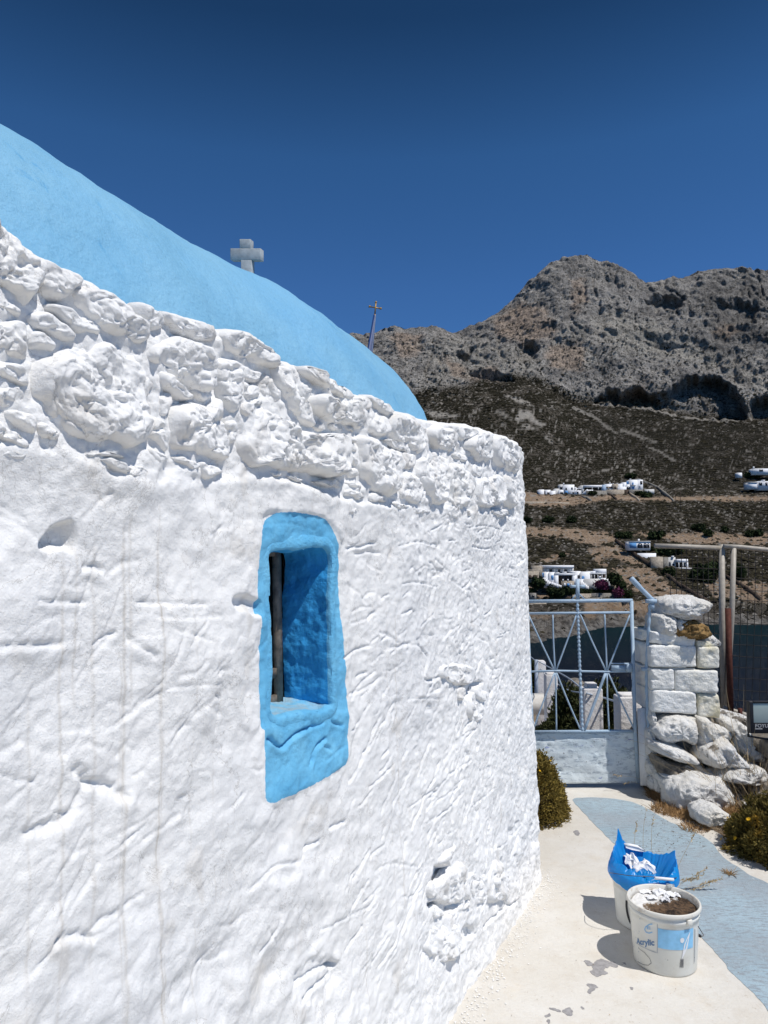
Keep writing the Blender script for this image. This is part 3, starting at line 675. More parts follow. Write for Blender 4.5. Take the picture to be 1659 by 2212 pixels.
# ------------------------------------------------------------------ sea, hills, mountain
SEA = -25.0
def ysea(y): r = ray(CX, y); return (SEA-EYE)/r[2]*r[1]
n = N('sea_water', 0.25, 0.03)
c = n.mix(n.ramp(n.noise(0.02, 4), [(0.35, 0), (0.7, 1)]), (0.006, 0.009, 0.019), (0.006, 0.013, 0.025))
sh = sep(n, n.co)[1]; c = n.mix(n.ramp(n.math('MULTIPLY', sh, 1/400.0), [(0.42, 0), (0.72, 1)]), c, (0.005, 0.018, 0.024)); n.color(c)
n.b.inputs['IOR'].default_value = 1.2
mv = n.node('ShaderNodeMapping'); n.l(n.co, mv.inputs[0]); mv.inputs['Scale'].default_value = (0.5, 1.3, 1)
df_ = n.node('ShaderNodeBsdfDiffuse'); gl_ = n.node('ShaderNodeBsdfGlossy'); gl_.inputs['Roughness'].default_value = 0.22; ms_ = n.node('ShaderNodeMixShader'); ms_.inputs[0].default_value = 0.022
n.l(c, df_.inputs[0]); n.l(df_.outputs[0], ms_.inputs[1]); n.l(gl_.outputs[0], ms_.inputs[2]); n.l(ms_.outputs[0], [x for x in n.t.nodes if x.type == 'OUTPUT_MATERIAL'][0].inputs[0])
n.bump(n.math('ADD', n.noise(0.9, 5, 0.6, mv.outputs[0]), n.math('MULTIPLY', n.noise(4.0, 3, 0.6, mv.outputs[0]), 0.25)), 0.9); n.l(n.b.inputs['Normal'].links[0].from_socket, gl_.inputs['Normal']); n.l(n.b.inputs['Normal'].links[0].from_socket, df_.inputs['Normal']); M['sea'] = n.m
g = np.concatenate([-np.geomspace(20000, 30, 14), [0], np.geomspace(30, 20000, 14)])
XX, YY = np.meshgrid(g, g); o = npmesh('sea', np.stack([XX, YY, 0*XX+SEA], -1).reshape(-1, 3), gridf(29, 29), M['sea']); tagp(o, 'dark teal sea water filling the bay', None, None, 'structure')

# elevation profile of the far side: for key columns (pixel x) pairs of (distance, pixel y)
sky_px = [(-900,800),(-300,790),(200,760),(500,735),(700,722),(760,716),(800,712),(850,699),(900,705),(935,703),(960,708),(985,716),(1010,708),(1050,690),(1090,664),(1130,627),(1165,592),(1200,564),(1225,553),(1250,549),(1280,550),(1300,558),(1340,569),(1370,583),(1395,601),(1415,611),(1440,604),(1470,598),(1520,592),(1580,587),(1659,586),(1800,592),(2100,620),(2600,680)]
shore_px = [(-900,1360),(0,1375),(1000,1400),(1144,1390),(1199,1378),(1248,1371),(1300,1355),(1398,1351),(1509,1348),(1659,1349),(2100,1345),(2600,1340)]
cliff_px = [(-900,900),(0,880),(700,850),(900,862),(1000,850),(1100,822),(1180,835),(1240,868),(1300,878),(1450,886),(1600,903),(1659,905),(1900,900),(2600,900)]
skx, sky_y = np.array(sky_px, float).T; shx, shy = np.array(shore_px, float).T; clx, cly = np.array(cliff_px, float).T
cols = np.concatenate([np.linspace(-900, 640, 60), np.arange(650, 1680, 2.1), np.linspace(1684, 2600, 90)])
def tanpx(x, y):
    u = (x-CX)/F; v = (CY-y)/F; return (math.sin(PITCH)+v*math.cos(PITCH))/(math.cos(PITCH)-v*math.sin(PITCH))
def profile(x):
    ys = np.interp(x, shx, shy); yc = np.interp(x, clx, cly); yt = np.interp(x, skx, sky_y)
    Y0 = (SEA-EYE)/tanpx(x, ys)
    pts = [(Y0-60, None), (Y0, ys), (Y0+14, ys-22), (Y0+30, ys-40), (335, 1302), (352, 1285), (366, 1275), (400, 1228), (430, 1190), (470, 1148), (485, 1142), (535, 1092), (552, 1084), (600, 1066), (640, 1040), (720, 975)]
    pts += [(800, (975*0.35+yc*0.65)), (870, yc), (930, yc*0.62+yt*0.38), (985, yc*0.28+yt*0.72), (1040, yt)]
    out = []
    for Y, y in pts:
        z = SEA-18 if y is None else EYE+Y*tanpx(x, y)
        if out and Y <= out[-1][0]+4: Y = out[-1][0]+4; 
        out.append((Y, z))
    out += [(1110, out[-1][1]-8), (1400, out[-1][1]-120), (2000, SEA-10)]
    return np.array(out)
rowt = np.concatenate([np.linspace(0, 1, 12, endpoint=False), np.linspace(1, 4, 46, endpoint=False), np.linspace(4, 16, 190, endpoint=False), np.linspace(16, 20, 190), np.linspace(20.02, 23, 22)])
TY = np.zeros((len(rowt), len(cols))); TZ = np.zeros_like(TY)
for j, x in enumerate(cols):
    p = profile(x); k = np.arange(len(p)); TY[:, j] = np.interp(rowt, k, p[:, 0]); TZ[:, j] = np.interp(rowt, k, p[:, 1])
UU = (cols-CX)/F*1.0
def tanx(x, y): return (x-CX)/F/(math.cos(PITCH)-(CY-y)/F*math.sin(PITCH))
# the horizontal angle of a column hardly depends on the row: use that of the horizon
UX = np.array([tanx(x, 1215) for x in cols])
PXY = None
def topx(X, Y, Z):
    y = Y; dz = Z-EYE; c_, s_ = math.cos(PITCH), math.sin(PITCH)
    zc = y*c_+dz*s_; yc = dz*c_-y*s_; return CX+F*X/zc, CY-F*yc/zc
TX = UX[None]*TY
base_TY, base_TZ = TY.copy(), TZ.copy()
px, py = topx(TX, TY, TZ)
rock = np.clip((np.interp(px, clx, cly)-py)/18, 0, 1)                       # 1 on the bare cliffs
hgt = rock
top_fade = sstep(1.0, 0.5, np.clip((rowt-19.2)/0.8, 0, 1))[:, None]*np.ones_like(TX)
# relief: gullies, ledges, buttresses
A = 24*fbm3(TX/190, TY/190, TZ/140, 2, 401)
Bn = 6.5*fbm3((TX+0.5*TZ)/58, TY/58, TZ/44, 3, 405, 0.55)
Cn = 3.0*fbm3((TX-0.4*TZ)/13, TY/15, TZ/9, 5, 409, 0.68)+2.2*np.abs(fbm3(TX/9, TY/9, TZ/14, 2, 416))
wv = n3(TX/70, TY/70, TZ/70, 412); vert = -5.0*np.maximum(0, 1-np.abs(n3((TX+25*wv)/20, TY/90, TZ/120, 411))*5)*sstep(-0.1, 0.3, wv)
diag = -3.0*np.maximum(0, 1-np.abs(n3((TX*.6+TZ)/26+wv, TY/80, (TX-TZ*.6)/160, 413))*5)*sstep(0.0, 0.35, n3(TX/110, TY/110, TZ/60, 414)); vert = vert+diag
inner = np.clip((rowt-15.5)/2, 0, 1)[:, None]
dY = -(A+Bn+Cn+vert)*inner*np.clip(1-(rowt-20)/2.5, 0, 1)[:, None]
ledge = 5.0*n3(TX/90, TY/90, (TZ+.2*TX)/12, 415)*inner
dZ = (0.20*Bn+0.40*Cn)*inner*top_fade+ledge*top_fade*0.6
# skyline roughness
dZ += np.where(np.abs(rowt-20)[:, None] < 1.2, 1, 0)*(3.2*fbm3(TX/22, TY/200, 0*TX, 4, 420, 0.6))*(1-np.abs(rowt-20)/1.2)[:, None]
# big caves and overhangs: the face lies farther back there (pixel outlines traced on the photograph)
def Z3(p): return [(1215+0.2675*x, 729+0.2675*y) for x, y in p]
def Z7(p): return [(729+0.2929*x, 631.8+0.2929*y) for x, y in p]
caves = [(Z3([(250,520),(380,440),(480,470),(620,420),(760,500),(860,440),(960,360),(1090,330),(1180,320),(1290,340),(1400,430),(1450,520),(1500,610),(1500,670),(1270,668),(1060,650),(860,620),(700,590),(540,575),(400,555)]), 38),
         (Z3([(1510,560),(1560,500),(1700,480),(1900,500),(1900,660),(1510,665)]), 38),
         (Z7([(1300,470),(1340,390),(1390,335),(1450,345),(1490,400),(1470,470),(1400,500),(1330,500)]), 22),
         (Z7([(940,590),(1040,600),(1150,600),(1260,630),(1290,660),(1160,660),(1040,640)]), 26), (Z7([(560,360),(600,340),(640,350),(630,380),(570,385)]), 18),
         (Z7([(830,460),(900,450),(1010,400),(1020,420),(950,520),(890,500)]), 22), (Z7([(680,370),(740,320),(800,310),(760,345),(690,385)]), 14),
         ([(1390,655),(1430,640),(1480,650),(1470,668),(1420,672)], 26), ([(1440,690),(1470,660),(1500,665),(1480,720),(1450,730)], 0),
         ([(1545,660),(1590,650),(1640,670),(1630,705),(1570,715)], 20), ([(1700,700),(1800,680),(1800,720),(1720,730)], 20)]
cav = np.zeros_like(TX)
wx, wy = px+5*n2(px/14, py/14, 430), py+5*n2(px/14, py/14, 431)
for poly, dep in caves:
    sdv = sdpoly(wx, wy, np.array(poly)); m = sstep(-4, 12, sdv)*(rowt < 20)[:, None]; dY = dY+m*dep; cav = np.maximum(cav, m*(dep > 0))
# valley between the two masses and a shelf slope of scree
TYd = TY+dY; TZd = TZ+dZ
low = (1-inner)
sl = np.clip((rowt-4)/3, 0, 1)[:, None]*low
TZd += low*(1.2*fbm3(TX/30, TY/30, 0*TX, 3, 440)*sl+0.35*fbm3(TX/7, TY/7, 0*TX, 3, 441)*sl)
shr = ((rowt > 0.7) & (rowt < 4.2))[:, None]*np.exp(-((rowt-2.2)/1.3)**2)[:, None]
TZd += shr*(3.4*fbm3(TX/11, TY/11, 0*TX, 5, 445, 0.68)+0.6*shr*rid3(TX/5, TY/5, 0*TX, 3, 447)); 
mound = sstep(0.0, 0.35, n3(TX/28, TY/40, 0*TX, 446))*sl*(rowt < 12)[:, None]*1.0; TZd += mound
TXd = UX[None]*TYd
# ---- albedo masks
px, py = topx(UX[None]*base_TY, base_TY, base_TZ)
scr = np.clip(0.92-rock*1.0, 0, 1)
scr = scr*np.where(py > 1300, 0.55, 1.0)*sstep(1345, 1320, py-10*n2(px/20, py/9, 450))
# fan of scrub climbing into the rock and gaps of bare scree inside the slope
scr = np.clip(scr+rock*0.20*sstep(0.0, 0.5, fbm2(px/60, py/40, 3, 451)), 0, 1)
tan = np.zeros_like(px); pale = np.zeros_like(px)
def spread(poly, soft, wob=4.0, sc=10.0):
    return sstep(-soft, soft, sdpoly(px+wob*n2(px/sc, py/sc*1.6, 452), py+0.6*wob*n2(px/sc, py/sc*1.6, 453), np.array(poly, float)))
def band_(pts, w, wob=3.0, sc=12):
    d = dseg(px+wob*n2(px/sc, py/sc, 454), py+0.6*wob*n2(px/sc, py/sc, 455), np.array(pts, float)); return sstep(w, w*0.55, d)
def H4(p): return [(1117.8+0.3262*x, 996.3+0.3262*y) for x, y in p]
for p in [H4([(0,205),(200,215),(420,235),(700,215),(800,250),(560,262),(300,300),(0,295)]), H4([(640,215),(900,235),(1300,230),(1659,235),(1659,262),(1000,268),(700,262)]),
          H4([(20,440),(300,440),(600,470),(700,520),(520,560),(300,510),(40,500)]), H4([(700,470),(1100,480),(1659,480),(1659,560),(1100,550),(960,520)]),
          H4([(460,575),(660,555),(760,620),(870,700),(760,690),(640,640),(560,640),(600,700),(540,700)]), H4([(590,700),(870,710),(1040,840),(1260,940),(900,900),(700,830)]),
          H4([(110,670),(260,610),(350,600),(240,660)]), H4([(60,810),(200,860),(330,910),(60,900)]), H4([(440,930),(880,920),(860,1040),(560,1060),(440,1010)]), H4([(70,1010),(300,1030),(420,1080),(200,1090)]),
          H4([(1190,760),(1400,780),(1659,800),(1659,940),(1300,900)])]:
    tan = np.maximum(tan, spread(p, 4))
scr = np.clip(scr*(0.62+0.75*sstep(-.5, .5, fbm2(px/38, py/20, 4, 458))), 0, 1); scr *= 1-0.88*tan
R6_ = lambda p: [(1215+0.2675*x, 729+0.2675*y) for x, y in p]
for pts, w in [(R6_([(90,570),(170,610),(270,650),(340,710),(440,770)]), 4.0), (R6_([(480,755),(560,770),(640,810),(750,850)]), 4.2), (R6_([(680,880),(780,920),(840,965),(910,995)]), 3.0),
               (R6_([(250,545),(540,575),(700,590),(860,625),(1050,650),(1270,670),(1420,678)]), 3.0), (R6_([(1460,520),(1490,600),(1530,660)]), 3.0)]:
    pale = np.maximum(pale, band_(pts, w, 3.0, 9))
for p in [Z7([(1230,760),(1300,770),(1440,830),(1440,850),(1330,820)]), Z7([(1150,880),(1210,885),(1300,940),(1340,880),(1420,870),(1470,940),(1540,970),(1500,990),(1400,940),(1300,945),(1250,920)]), Z7([(1320,990),(1400,975),(1480,1000),(1430,1010)]),
          Z7([(1205,970),(1250,975),(1240,995)]), Z7([(1520,1050),(1590,1090),(1580,1110),(1540,1090)]), Z7([(1600,1170),(1659,1180),(1640,1200),(1610,1200)]), Z7([(650,860),(720,880),(900,910),(880,930),(700,920)])]:
    pale = np.maximum(pale, spread(p, 2.2, 4, 9))
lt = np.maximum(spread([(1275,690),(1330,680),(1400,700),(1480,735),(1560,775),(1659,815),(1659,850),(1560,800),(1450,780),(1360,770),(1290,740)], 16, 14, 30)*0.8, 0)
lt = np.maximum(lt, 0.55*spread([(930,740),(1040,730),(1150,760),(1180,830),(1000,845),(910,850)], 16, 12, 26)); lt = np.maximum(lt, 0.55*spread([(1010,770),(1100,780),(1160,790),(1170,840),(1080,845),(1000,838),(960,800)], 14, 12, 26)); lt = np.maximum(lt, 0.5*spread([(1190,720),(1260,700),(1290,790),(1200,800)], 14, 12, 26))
warm = 0
for p in [Z7([(400,300),(520,290),(620,330),(600,450),(480,490),(420,400)]), Z7([(780,480),(860,520),(960,600),(940,660),(860,640)]), [(1065,690),(1120,650),(1180,660),(1200,720),(1140,740),(1080,730)], [(1230,610),(1260,600),(1270,650),(1240,680)],
          [(1540,715),(1580,705),(1600,720),(1570,740),(1540,735)], [(1340,860),(1385,840),(1410,880),(1370,885)], [(1000,815),(1060,800),(1090,830),(1030,845)], [(1180,740),(1260,745),(1260,800),(1190,800)]]:
    warm = np.maximum(warm, spread(p, 10, 12, 26))
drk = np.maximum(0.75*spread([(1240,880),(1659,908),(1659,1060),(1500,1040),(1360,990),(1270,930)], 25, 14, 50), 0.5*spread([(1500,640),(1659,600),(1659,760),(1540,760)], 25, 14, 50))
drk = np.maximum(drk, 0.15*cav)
pale = np.maximum(pale, 0.8*(1-rock)*(py < 1320)*sstep(.50, .66, fbm2(px/9+.6*py/9, py/3.6, 2, 459, .6)+0.3*fbm2(px/60, py/30, 2, 460)))
shoreg = sstep(1318, 1345, py-8*n2(px/25, py/10, 457))
# ---- material
n = N('hillside', 0.95, 0.05)
aS, aT, aP, aL, aW, aD, aR, aG = [n.attr(k) for k in ('scrub', 'tan', 'pale', 'light', 'warm', 'dark', 'rock', 'shore')]
rk = n.mix(n.ramp(n.noise(0.035, 8, 0.65), [(0.38, 0), (0.66, 1)]), (0.29, 0.275, 0.26), (0.58, 0.545, 0.50))
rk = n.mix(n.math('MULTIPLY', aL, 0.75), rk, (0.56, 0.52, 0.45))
rk = n.mix(n.math('MULTIPLY', aW, 0.6), rk, (0.56, 0.41, 0.30))
sv_ = n.scale((0.16, 0.05, 0.018)); rk = n.mix(n.math('MULTIPLY', n.ramp(n.noise(1.0, 6, 0.65, sv_), [(0.5, 0), (0.68, 1)]), 0.55), rk, (0.06, 0.06, 0.063))
crk = n.ramp(n.noise(0.17, 8, 0.75, None, 1.0), [(0.42, 1), (0.50, 0)]); rk = n.mix(n.math('MULTIPLY', crk, 0.62), rk, (0.06, 0.058, 0.055))
cr2 = n.ramp(n.noise(0.6, 6, 0.75), [(0.40, 1), (0.47, 0)]); rk = n.mix(n.math('MULTIPLY', cr2, 0.6), rk, (0.05, 0.048, 0.045))
tanc = n.mix(n.ramp(n.noise(0.12, 7, 0.7), [(0.35, 0), (0.65, 1)]), (0.36, 0.25, 0.165), (0.56, 0.42, 0.30))
soil = n.mix(n.ramp(n.noise(0.06, 7, 0.7), [(0.35, 0), (0.7, 1)]), (0.085, 0.073, 0.058), (0.19, 0.168, 0.138))
col = n.mix(aR, soil, rk); col = n.mix(aT, col, tanc)
col = n.mix(aG, col, n.mix(n.ramp(n.noise(0.25, 7, 0.7), [(0.4, 0), (0.62, 1)]), (0.11, 0.10, 0.09), (0.42, 0.39, 0.35)))
# shrubs as dark dots, thick or thin with the mask
sc1 = n.noise(0.42, 4, 0.6); sc2 = n.noise(0.16, 5, 0.7)
thr = n.math('MULTIPLY', n.math('ADD', sc1, n.math('MULTIPLY', sc2, 0.6)), 0.62)
sh_ = n.math('GREATER_THAN', n.math('ADD', thr, n.math('MULTIPLY', aS, 0.16)), 0.60)
bc = n.mix(n.ramp(n.noise(0.9, 3), [(0.35, 0), (0.7, 1)]), (0.020, 0.019, 0.013), (0.046, 0.041, 0.027))
col = n.mix(sh_, col, bc)
dots = n.ramp(n.noise(0.30, 3, 0.5), [(0.63, 0), (0.67, 1)]); col = n.mix(n.math('MULTIPLY', dots, n.math('MULTIPLY', aR, 0.8)), col, (0.03, 0.032, 0.02))
rb = n.ramp(n.noise(0.55, 4, 0.6), [(0.665, 0), (0.69, 1)]); col = n.mix(n.math('MULTIPLY', n.math('MULTIPLY', rb, n.math('SUBTRACT', 1.0, aR)), 0.8), col, (0.27, 0.25, 0.225))
col = n.mix(aP, col, n.mix(n.noise(0.3, 4), (0.36, 0.33, 0.29), (0.52, 0.48, 0.42)))
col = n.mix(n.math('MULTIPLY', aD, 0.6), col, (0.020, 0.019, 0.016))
n.color(col); n.bump(n.math('ADD', n.noise(0.11, 8, 0.75), n.math('MULTIPLY', n.noise(0.45, 6, 0.75), 0.5)), 7.0); M['hill'] = n.m
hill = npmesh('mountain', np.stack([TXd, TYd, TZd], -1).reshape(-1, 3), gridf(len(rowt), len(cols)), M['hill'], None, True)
tagp(hill, 'rocky limestone mountain with scrub covered foot across the bay', None, None, 'structure')
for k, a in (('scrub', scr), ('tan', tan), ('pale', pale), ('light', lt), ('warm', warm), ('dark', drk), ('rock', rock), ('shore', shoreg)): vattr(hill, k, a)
fpx, fpy = topx(TXd, TYd, TZd)
_lo = rowt < 16.2
def T(x, y, near=False):
    """point of the far slope seen at a pixel (below the cliffs)"""
    j = int(np.clip(np.searchsorted(cols, x), 1, len(cols)-1)); j = j if abs(cols[j]-x) < abs(cols[j-1]-x) else j-1
    yy = fpy[_lo, j]; ok = rowt[_lo] > 1
    c = np.where(ok & (yy <= y))[0]; i = c[0] if len(c) else np.argmin(np.abs(yy-y))
    Y = TYd[i, j]; return np.array([tanx(x, y)*Y, Y, TZd[i, j]])

# scrub and boulders standing on the slope
def scatter(name, cnt, x0, x1, y0, y1, smin, smax, mat, dens, label, flat=0.75):
    r = np.random.default_rng(hash(name) % 1000 if False else len(name)*13+cnt)
    cx = r.uniform(x0, x1, cnt*3); cy = r.uniform(y0, y1, cnt*3); keep = dens(cx, cy) > r.uniform(0, 1, cnt*3); cx, cy = cx[keep][:cnt], cy[keep][:cnt]
    j = np.clip(np.searchsorted(cols, cx), 0, len(cols)-1); pos = np.empty((len(cx), 3)); ok = np.ones(len(cx), bool)
    lo = np.where((rowt > 2) & (rowt < 19.5))[0]
    sub_ = fpy[lo]
    for k in range(len(cx)):
        c = np.argmax(sub_[:, j[k]] <= cy[k]); i = lo[c]; pos[k] = TXd[i, j[k]], TYd[i, j[k]], TZd[i, j[k]]
    m = len(cx); sz = r.uniform(smin, smax, m)*r.uniform(0.6, 1.2, m)
    oc = np.array([[1,0,0],[.5,.8,.1],[-.5,.85,0],[-1,0,.1],[-.5,-.85,0],[.5,-.8,.1],[.25,.3,.95],[-.4,-.1,.8]])
    tr = np.array([[0,1,6],[1,2,6],[2,7,6],[2,3,7],[3,4,7],[4,5,7],[5,6,7],[5,0,6]])
    V = oc[None]*(1+r.normal(0, .16, (m, 8, 3)))*sz[:, None, None]; V[..., 2] *= flat; V[..., 2] -= 0.05*sz[:, None]
    V = V+pos[:, None]; Fc = tr[None]+(np.arange(m)*8)[:, None, None]
    o = npmesh(name, V.reshape(-1, 3), Fc.reshape(-1, 3), mat); tagp(o, label, None, None, 'stuff'); return o
def gi(a):
    from_y = fpy
    def f(cx, cy):
        j = np.clip(np.searchsorted(cols, cx), 0, len(cols)-1); i = np.clip(np.searchsorted(-fpy[:, 900 % len(cols)][: np.argmax(rowt >= 20)], -cy), 0, len(rowt)-1); return a[i, j]
    return f
M['scrub'] = plain('scrub_leaves', (0.034, 0.030, 0.019), 0.95, 0.05, 0, 0.6, 0.25)
M['boulder'] = plain('pale_boulder', (0.22, 0.205, 0.185), 0.95, 0.05, 0, 0.3, 0.4)
fr = gi(scr); frp = gi(pale)
scatter('scrub', 13000, 700, 1720, 850, 1300, 0.7, 1.9, M['scrub'], lambda x, y: (0.05+0.95*fr(x, y))*(1-.9*frp(x, y)), 'low dark scrub dotted over the foot of the mountain')
scatter('cliff_scrub', 3600, 740, 1720, 600, 880, 0.7, 1.6, M['scrub'], lambda x, y: sstep(620, 840, y)*0.9+0.1, 'dark bushes clinging to the limestone cliffs')
scatter('boulders', 2600, 900, 1720, 880, 1340, 0.3, 1.2, M['boulder'], lambda x, y: sstep(-.1, .5, n2(x/50, y/22, 470))*(1-.6*sstep(1290, 1320, y)), 'pale boulders strewn over the scrubby slope', 0.6)

# ------------------------------------------------------------------ houses and gardens across the bay
M['white'] = plain('far_white_paint', (0.86, 0.86, 0.87), 0.9, 0.1, 0, 0.04, 0.5)
M['offwhite'] = plain('far_offwhite_render', (0.62, 0.61, 0.59), 0.9, 0.1, 0, 0.1, 0.5)
M['stonewall'] = plain('far_tan_stone', (0.36, 0.31, 0.25), 0.95, 0.05, 0, 0.3, 1.2)
M['greywall'] = plain('far_grey_stone', (0.24, 0.225, 0.20), 0.95, 0.05, 0, 0.3, 1.2)
M['dkwall'] = plain('far_brown_stone_and_shade', (0.085, 0.065, 0.052), 0.95, 0.05, 0, 0.3, 1.2)  # brown stone; also painted in where verandas and porches lie in shade
M['glass'] = plain('far_window_glass', (0.02, 0.025, 0.035), 0.2, 0.5, 0, 0.2, 1)
M['bshut'] = plain('far_blue_paint', (0.12, 0.30, 0.58), 0.8, 0.2, 0, 0.1, 1)
M['tree1'] = plain('far_tree_leaves', (0.030, 0.042, 0.018), 0.95, 0.05, 0, 0.55, 0.9)
M['bougain'] = plain('far_bougainvillea', (0.16, 0.045, 0.09), 0.95, 0.05, 0, 0.45, 1.2)
class House:
    """boxes given by pixel outlines at a distance Y, extruded backwards"""
    def __init__(s, label, cat, Y, conv, group=None, name='house'):
        s.Y = Y; s.c = conv; s.root = None; s.label, s.cat, s.group, s.name = label, cat, group, name
    def base(s, x, y):
        p = P(*s.c(x, y), s.Y); s.root = empty(s.name, p, s.label, s.cat, s.group); return s
    def box(s, name, x0, x1, y0, y1, mat, dep=5.0, off=0.0, down=0.0):
        a = P(*s.c(x0, y1), s.Y+off); b = P(*s.c(x1, y0), s.Y+off)
        m = MB(); m.box(a[0], b[0], s.Y+off, s.Y+off+dep, a[2]-down, b[2]); return m.build(name, mat, s.root)
    def win(s, x0, x1, y0, y1, mat=None, off=-0.12, arch=False, name='window'):
        a = P(*s.c(x0, y1), s.Y+off); b = P(*s.c(x1, y0), s.Y+off); m = MB()
        if not arch: m.box(a[0], b[0], s.Y+off, s.Y+off+.4, a[2], b[2])
        else:
            w = (b[0]-a[0])/2; cx = (a[0]+b[0])/2; r = min(w, (b[2]-a[2])*0.6); zc = b[2]-r
            pts = [(a[0], a[2]), (b[0], a[2])]+[(cx+w*math.cos(t), zc+r*math.sin(t)) for t in np.linspace(0, math.pi, 9)]
            k = len(pts); V = [[p[0], s.Y+off, p[1]] for p in pts]+[[p[0], s.Y+off+.4, p[1]] for p in pts]
            m.add(V, [[i, (i+1) % k, k+(i+1) % k, k+i] for i in range(k)], [[0, i, i+1][::-1] for i in range(1, k-1)])
        o = m.build(name, mat or M['glass'], s.root); return o
cA = lambda x, y: (1125.9+0.1514*x, 1198.8+0.1514*y)
h = House('white two storey villa with deep shaded balcony and blue shutters above the hedge', 'house', 352, cA).base(520, 440)
Wt, Ow, St, Gw, Gl, Bs = M['white'], M['offwhite'], M['stonewall'], M['greywall'], M['glass'], M['bshut']
h.box('wall', 350, 750, 190, 250, Ow, 7, 3.0); h.box('roof', 300, 752, 148, 186, Wt, 8, 1.0, 0); 
for a, b in ((385, 442), (525, 556), (613, 657)): h.win(a, b, 205, 246, off=2.85)
for a in (375, 472, 600, 695): h.box('post', a, a+7, 186, 248, Ow, .3, 1.2)
h.box('wall', 400, 480, 245, 440, Wt, 9, 0.5, 1); h.box('wall', 480, 770, 262, 292, Wt, 8, 0.2); h.box('parapet', 480, 545, 248, 263, Wt, 1, .2); h.box('parapet', 590, 650, 240, 263, Wt, 1, .2); h.box('parapet', 700, 770, 236, 263, Wt, 1, .2)
h.box('wall', 480, 530, 292, 440, Wt, 8, .2, 1); h.box('wall', 738, 790, 292, 440, Wt, 8, .2, 1); h.box('wall', 530, 738, 292, 372, M['dkwall'], 6, 2.4)  # dark inset wall paints the shade inside the veranda
h.box('wall', 305, 400, 190, 430, Ow, 6, 1.6, 1); h.box('wall', 330, 400, 245, 440, Wt, 3, 0.9, 1)
h.win(288, 330, 255, 325, Bs, 1.3, name='shutter'); h.win(430, 462, 290, 352, Bs, .35, name='shutter'); h.win(575, 640, 300, 362, off=2.2); h.win(655, 705, 300, 362, off=2.2, arch=True)
h.box('wall', 585, 752, 370, 460, St, 4, -.6, 1.5); h.win(655, 690, 405, 450, Bs, -.75, name='shutter'); h.win(612, 632, 400, 450, Wt, -.75, name='door'); h.win(706, 722, 408, 432, Wt, -.75)
for i in range(5): h.box('stair', 320+i*24, 345+i*24, 325+i*18, 440, Wt, 1.5, -1.0-i*.1, 1)
for i in range(6): h.box('stair', 430+i*24, 455+i*24, 388+i*9, 450, Wt, 1.5, -1.6-i*.1, 1)
for a in (590, 660): h.box('pillar', a, a+16, 345, 372, Wt, .6, -.7)
h.win(345, 360, 365, 402, off=-.2, arch=True, name='doorway')
h = House('white stepped villa with round arched blue door and pergola, beside the two storey one', 'house', 355, cA).base(1000, 470)
h.box('wall', 770, 850, 232, 345, Wt, 7, .6, 3); h.box('wall', 850, 985, 240, 345, Wt, 7, 0, 3); h.box('wall', 975, 1080, 232, 272, Wt, 6, 1.5); h.box('wall', 1075, 1215, 200, 270, Wt, 6, 1.2, 0)
h.win(865, 902, 298, 352, Bs, -.12, arch=True, name='door'); h.win(808, 838, 285, 335, off=.45)
h.box('wall', 985, 1215, 270, 345, M['dkwall'], 4, 3.6); h.box('pergola', 975, 1215, 266, 275, Ow, 4, 0)  # dark back wall painted in as the shade under the pergola
for a in (1000, 1040, 1090, 1150, 1205): h.box('post', a, a+10, 275, 345, Ow, .3, .1)
h.box('wall', 900, 1110, 340, 480, Ow, 6, -1.2, 1.5); h.box('wall', 1100, 1270, 330, 400, Wt, 4, -.6, 3); h.box('wall', 845, 900, 345, 480, Wt, 4, -.9, 2)
h.win(1020, 1040, 415, 432, off=-1.35); h.win(918, 932, 440, 470, off=-1.35)
for i in range(5): h.box('stair', 850+i*22, 874+i*22, 370+i*18, 480, Wt, 1.2, -1.9-i*.1, 1)
h.win(1110, 1140, 300, 330, Wt, -.7, name='chimney'); h.win(1130, 1170, 345, 375, off=-.75)
def walls(name, label, pts, hgt_, mat, th=1.0, px_top=False):
    m = MB(); pp = [T(x, y) for x, y in pts]
    for a, b in zip(pp[:-1], pp[1:]):
        d = b-a; L = np.hypot(d[0], d[1])+1e-6; nn = np.array([-d[1], d[0], 0])/L*th*0.5
        dn = np.array([0, 0, -2.0]); up = np.array([0, 0, hgt_])
        m.hexa([a-nn+dn, b-nn+dn, b+nn+dn, a+nn+dn, a-nn+up, b-nn+up, b+nn+up, a+nn+up])
    o = m.build(name, mat); return tagp(o, label, 'wall')
h = House('tan stone outbuilding with two arches at the left of the white villas', 'outbuilding', 350, cA).base(150, 345)
h.box('wall', 165, 300, 152, 285, St, 5, 2, 2); h.box('wall', 25, 250, 232, 350, St, 5, -.5, 3); h.box('wall', 90, 220, 210, 234, St, 4, -.3); h.win(105, 150, 285, 345, M['dkwall'], -.7, arch=True, name='archway'); h.win(160, 235, 280, 345, M['dkwall'], -.7, arch=True, name='archway')
h = House('small grey pump house with one arched opening below the curved lane', 'outbuilding', 338, cA).base(170, 600)
h.box('wall', 130, 215, 545, 600, Gw, 3, 0, 2); h.win(155, 190, 570, 600, arch=True, name='doorway')
h = House('long tan garden terrace wall under the dark hedge', 'wall', 344, cA, name='garden_wall').base(1000, 620)
h.box('wall', 600, 1000, 552, 620, St, 1, 0, 4); h.box('wall', 1002, 1450, 545, 625, Gw, 1, 0.4, 4); h.box('wall', 1200, 1390, 437, 490, Gw, 1, 5.4, 3); h.box('buttress', 1290, 1390, 440, 492, St, 1, 5.0, 3)
h = House('broad pale terrace wall just above the gate top bar', 'wall', 331, cA, name='garden_wall').base(200, 749)
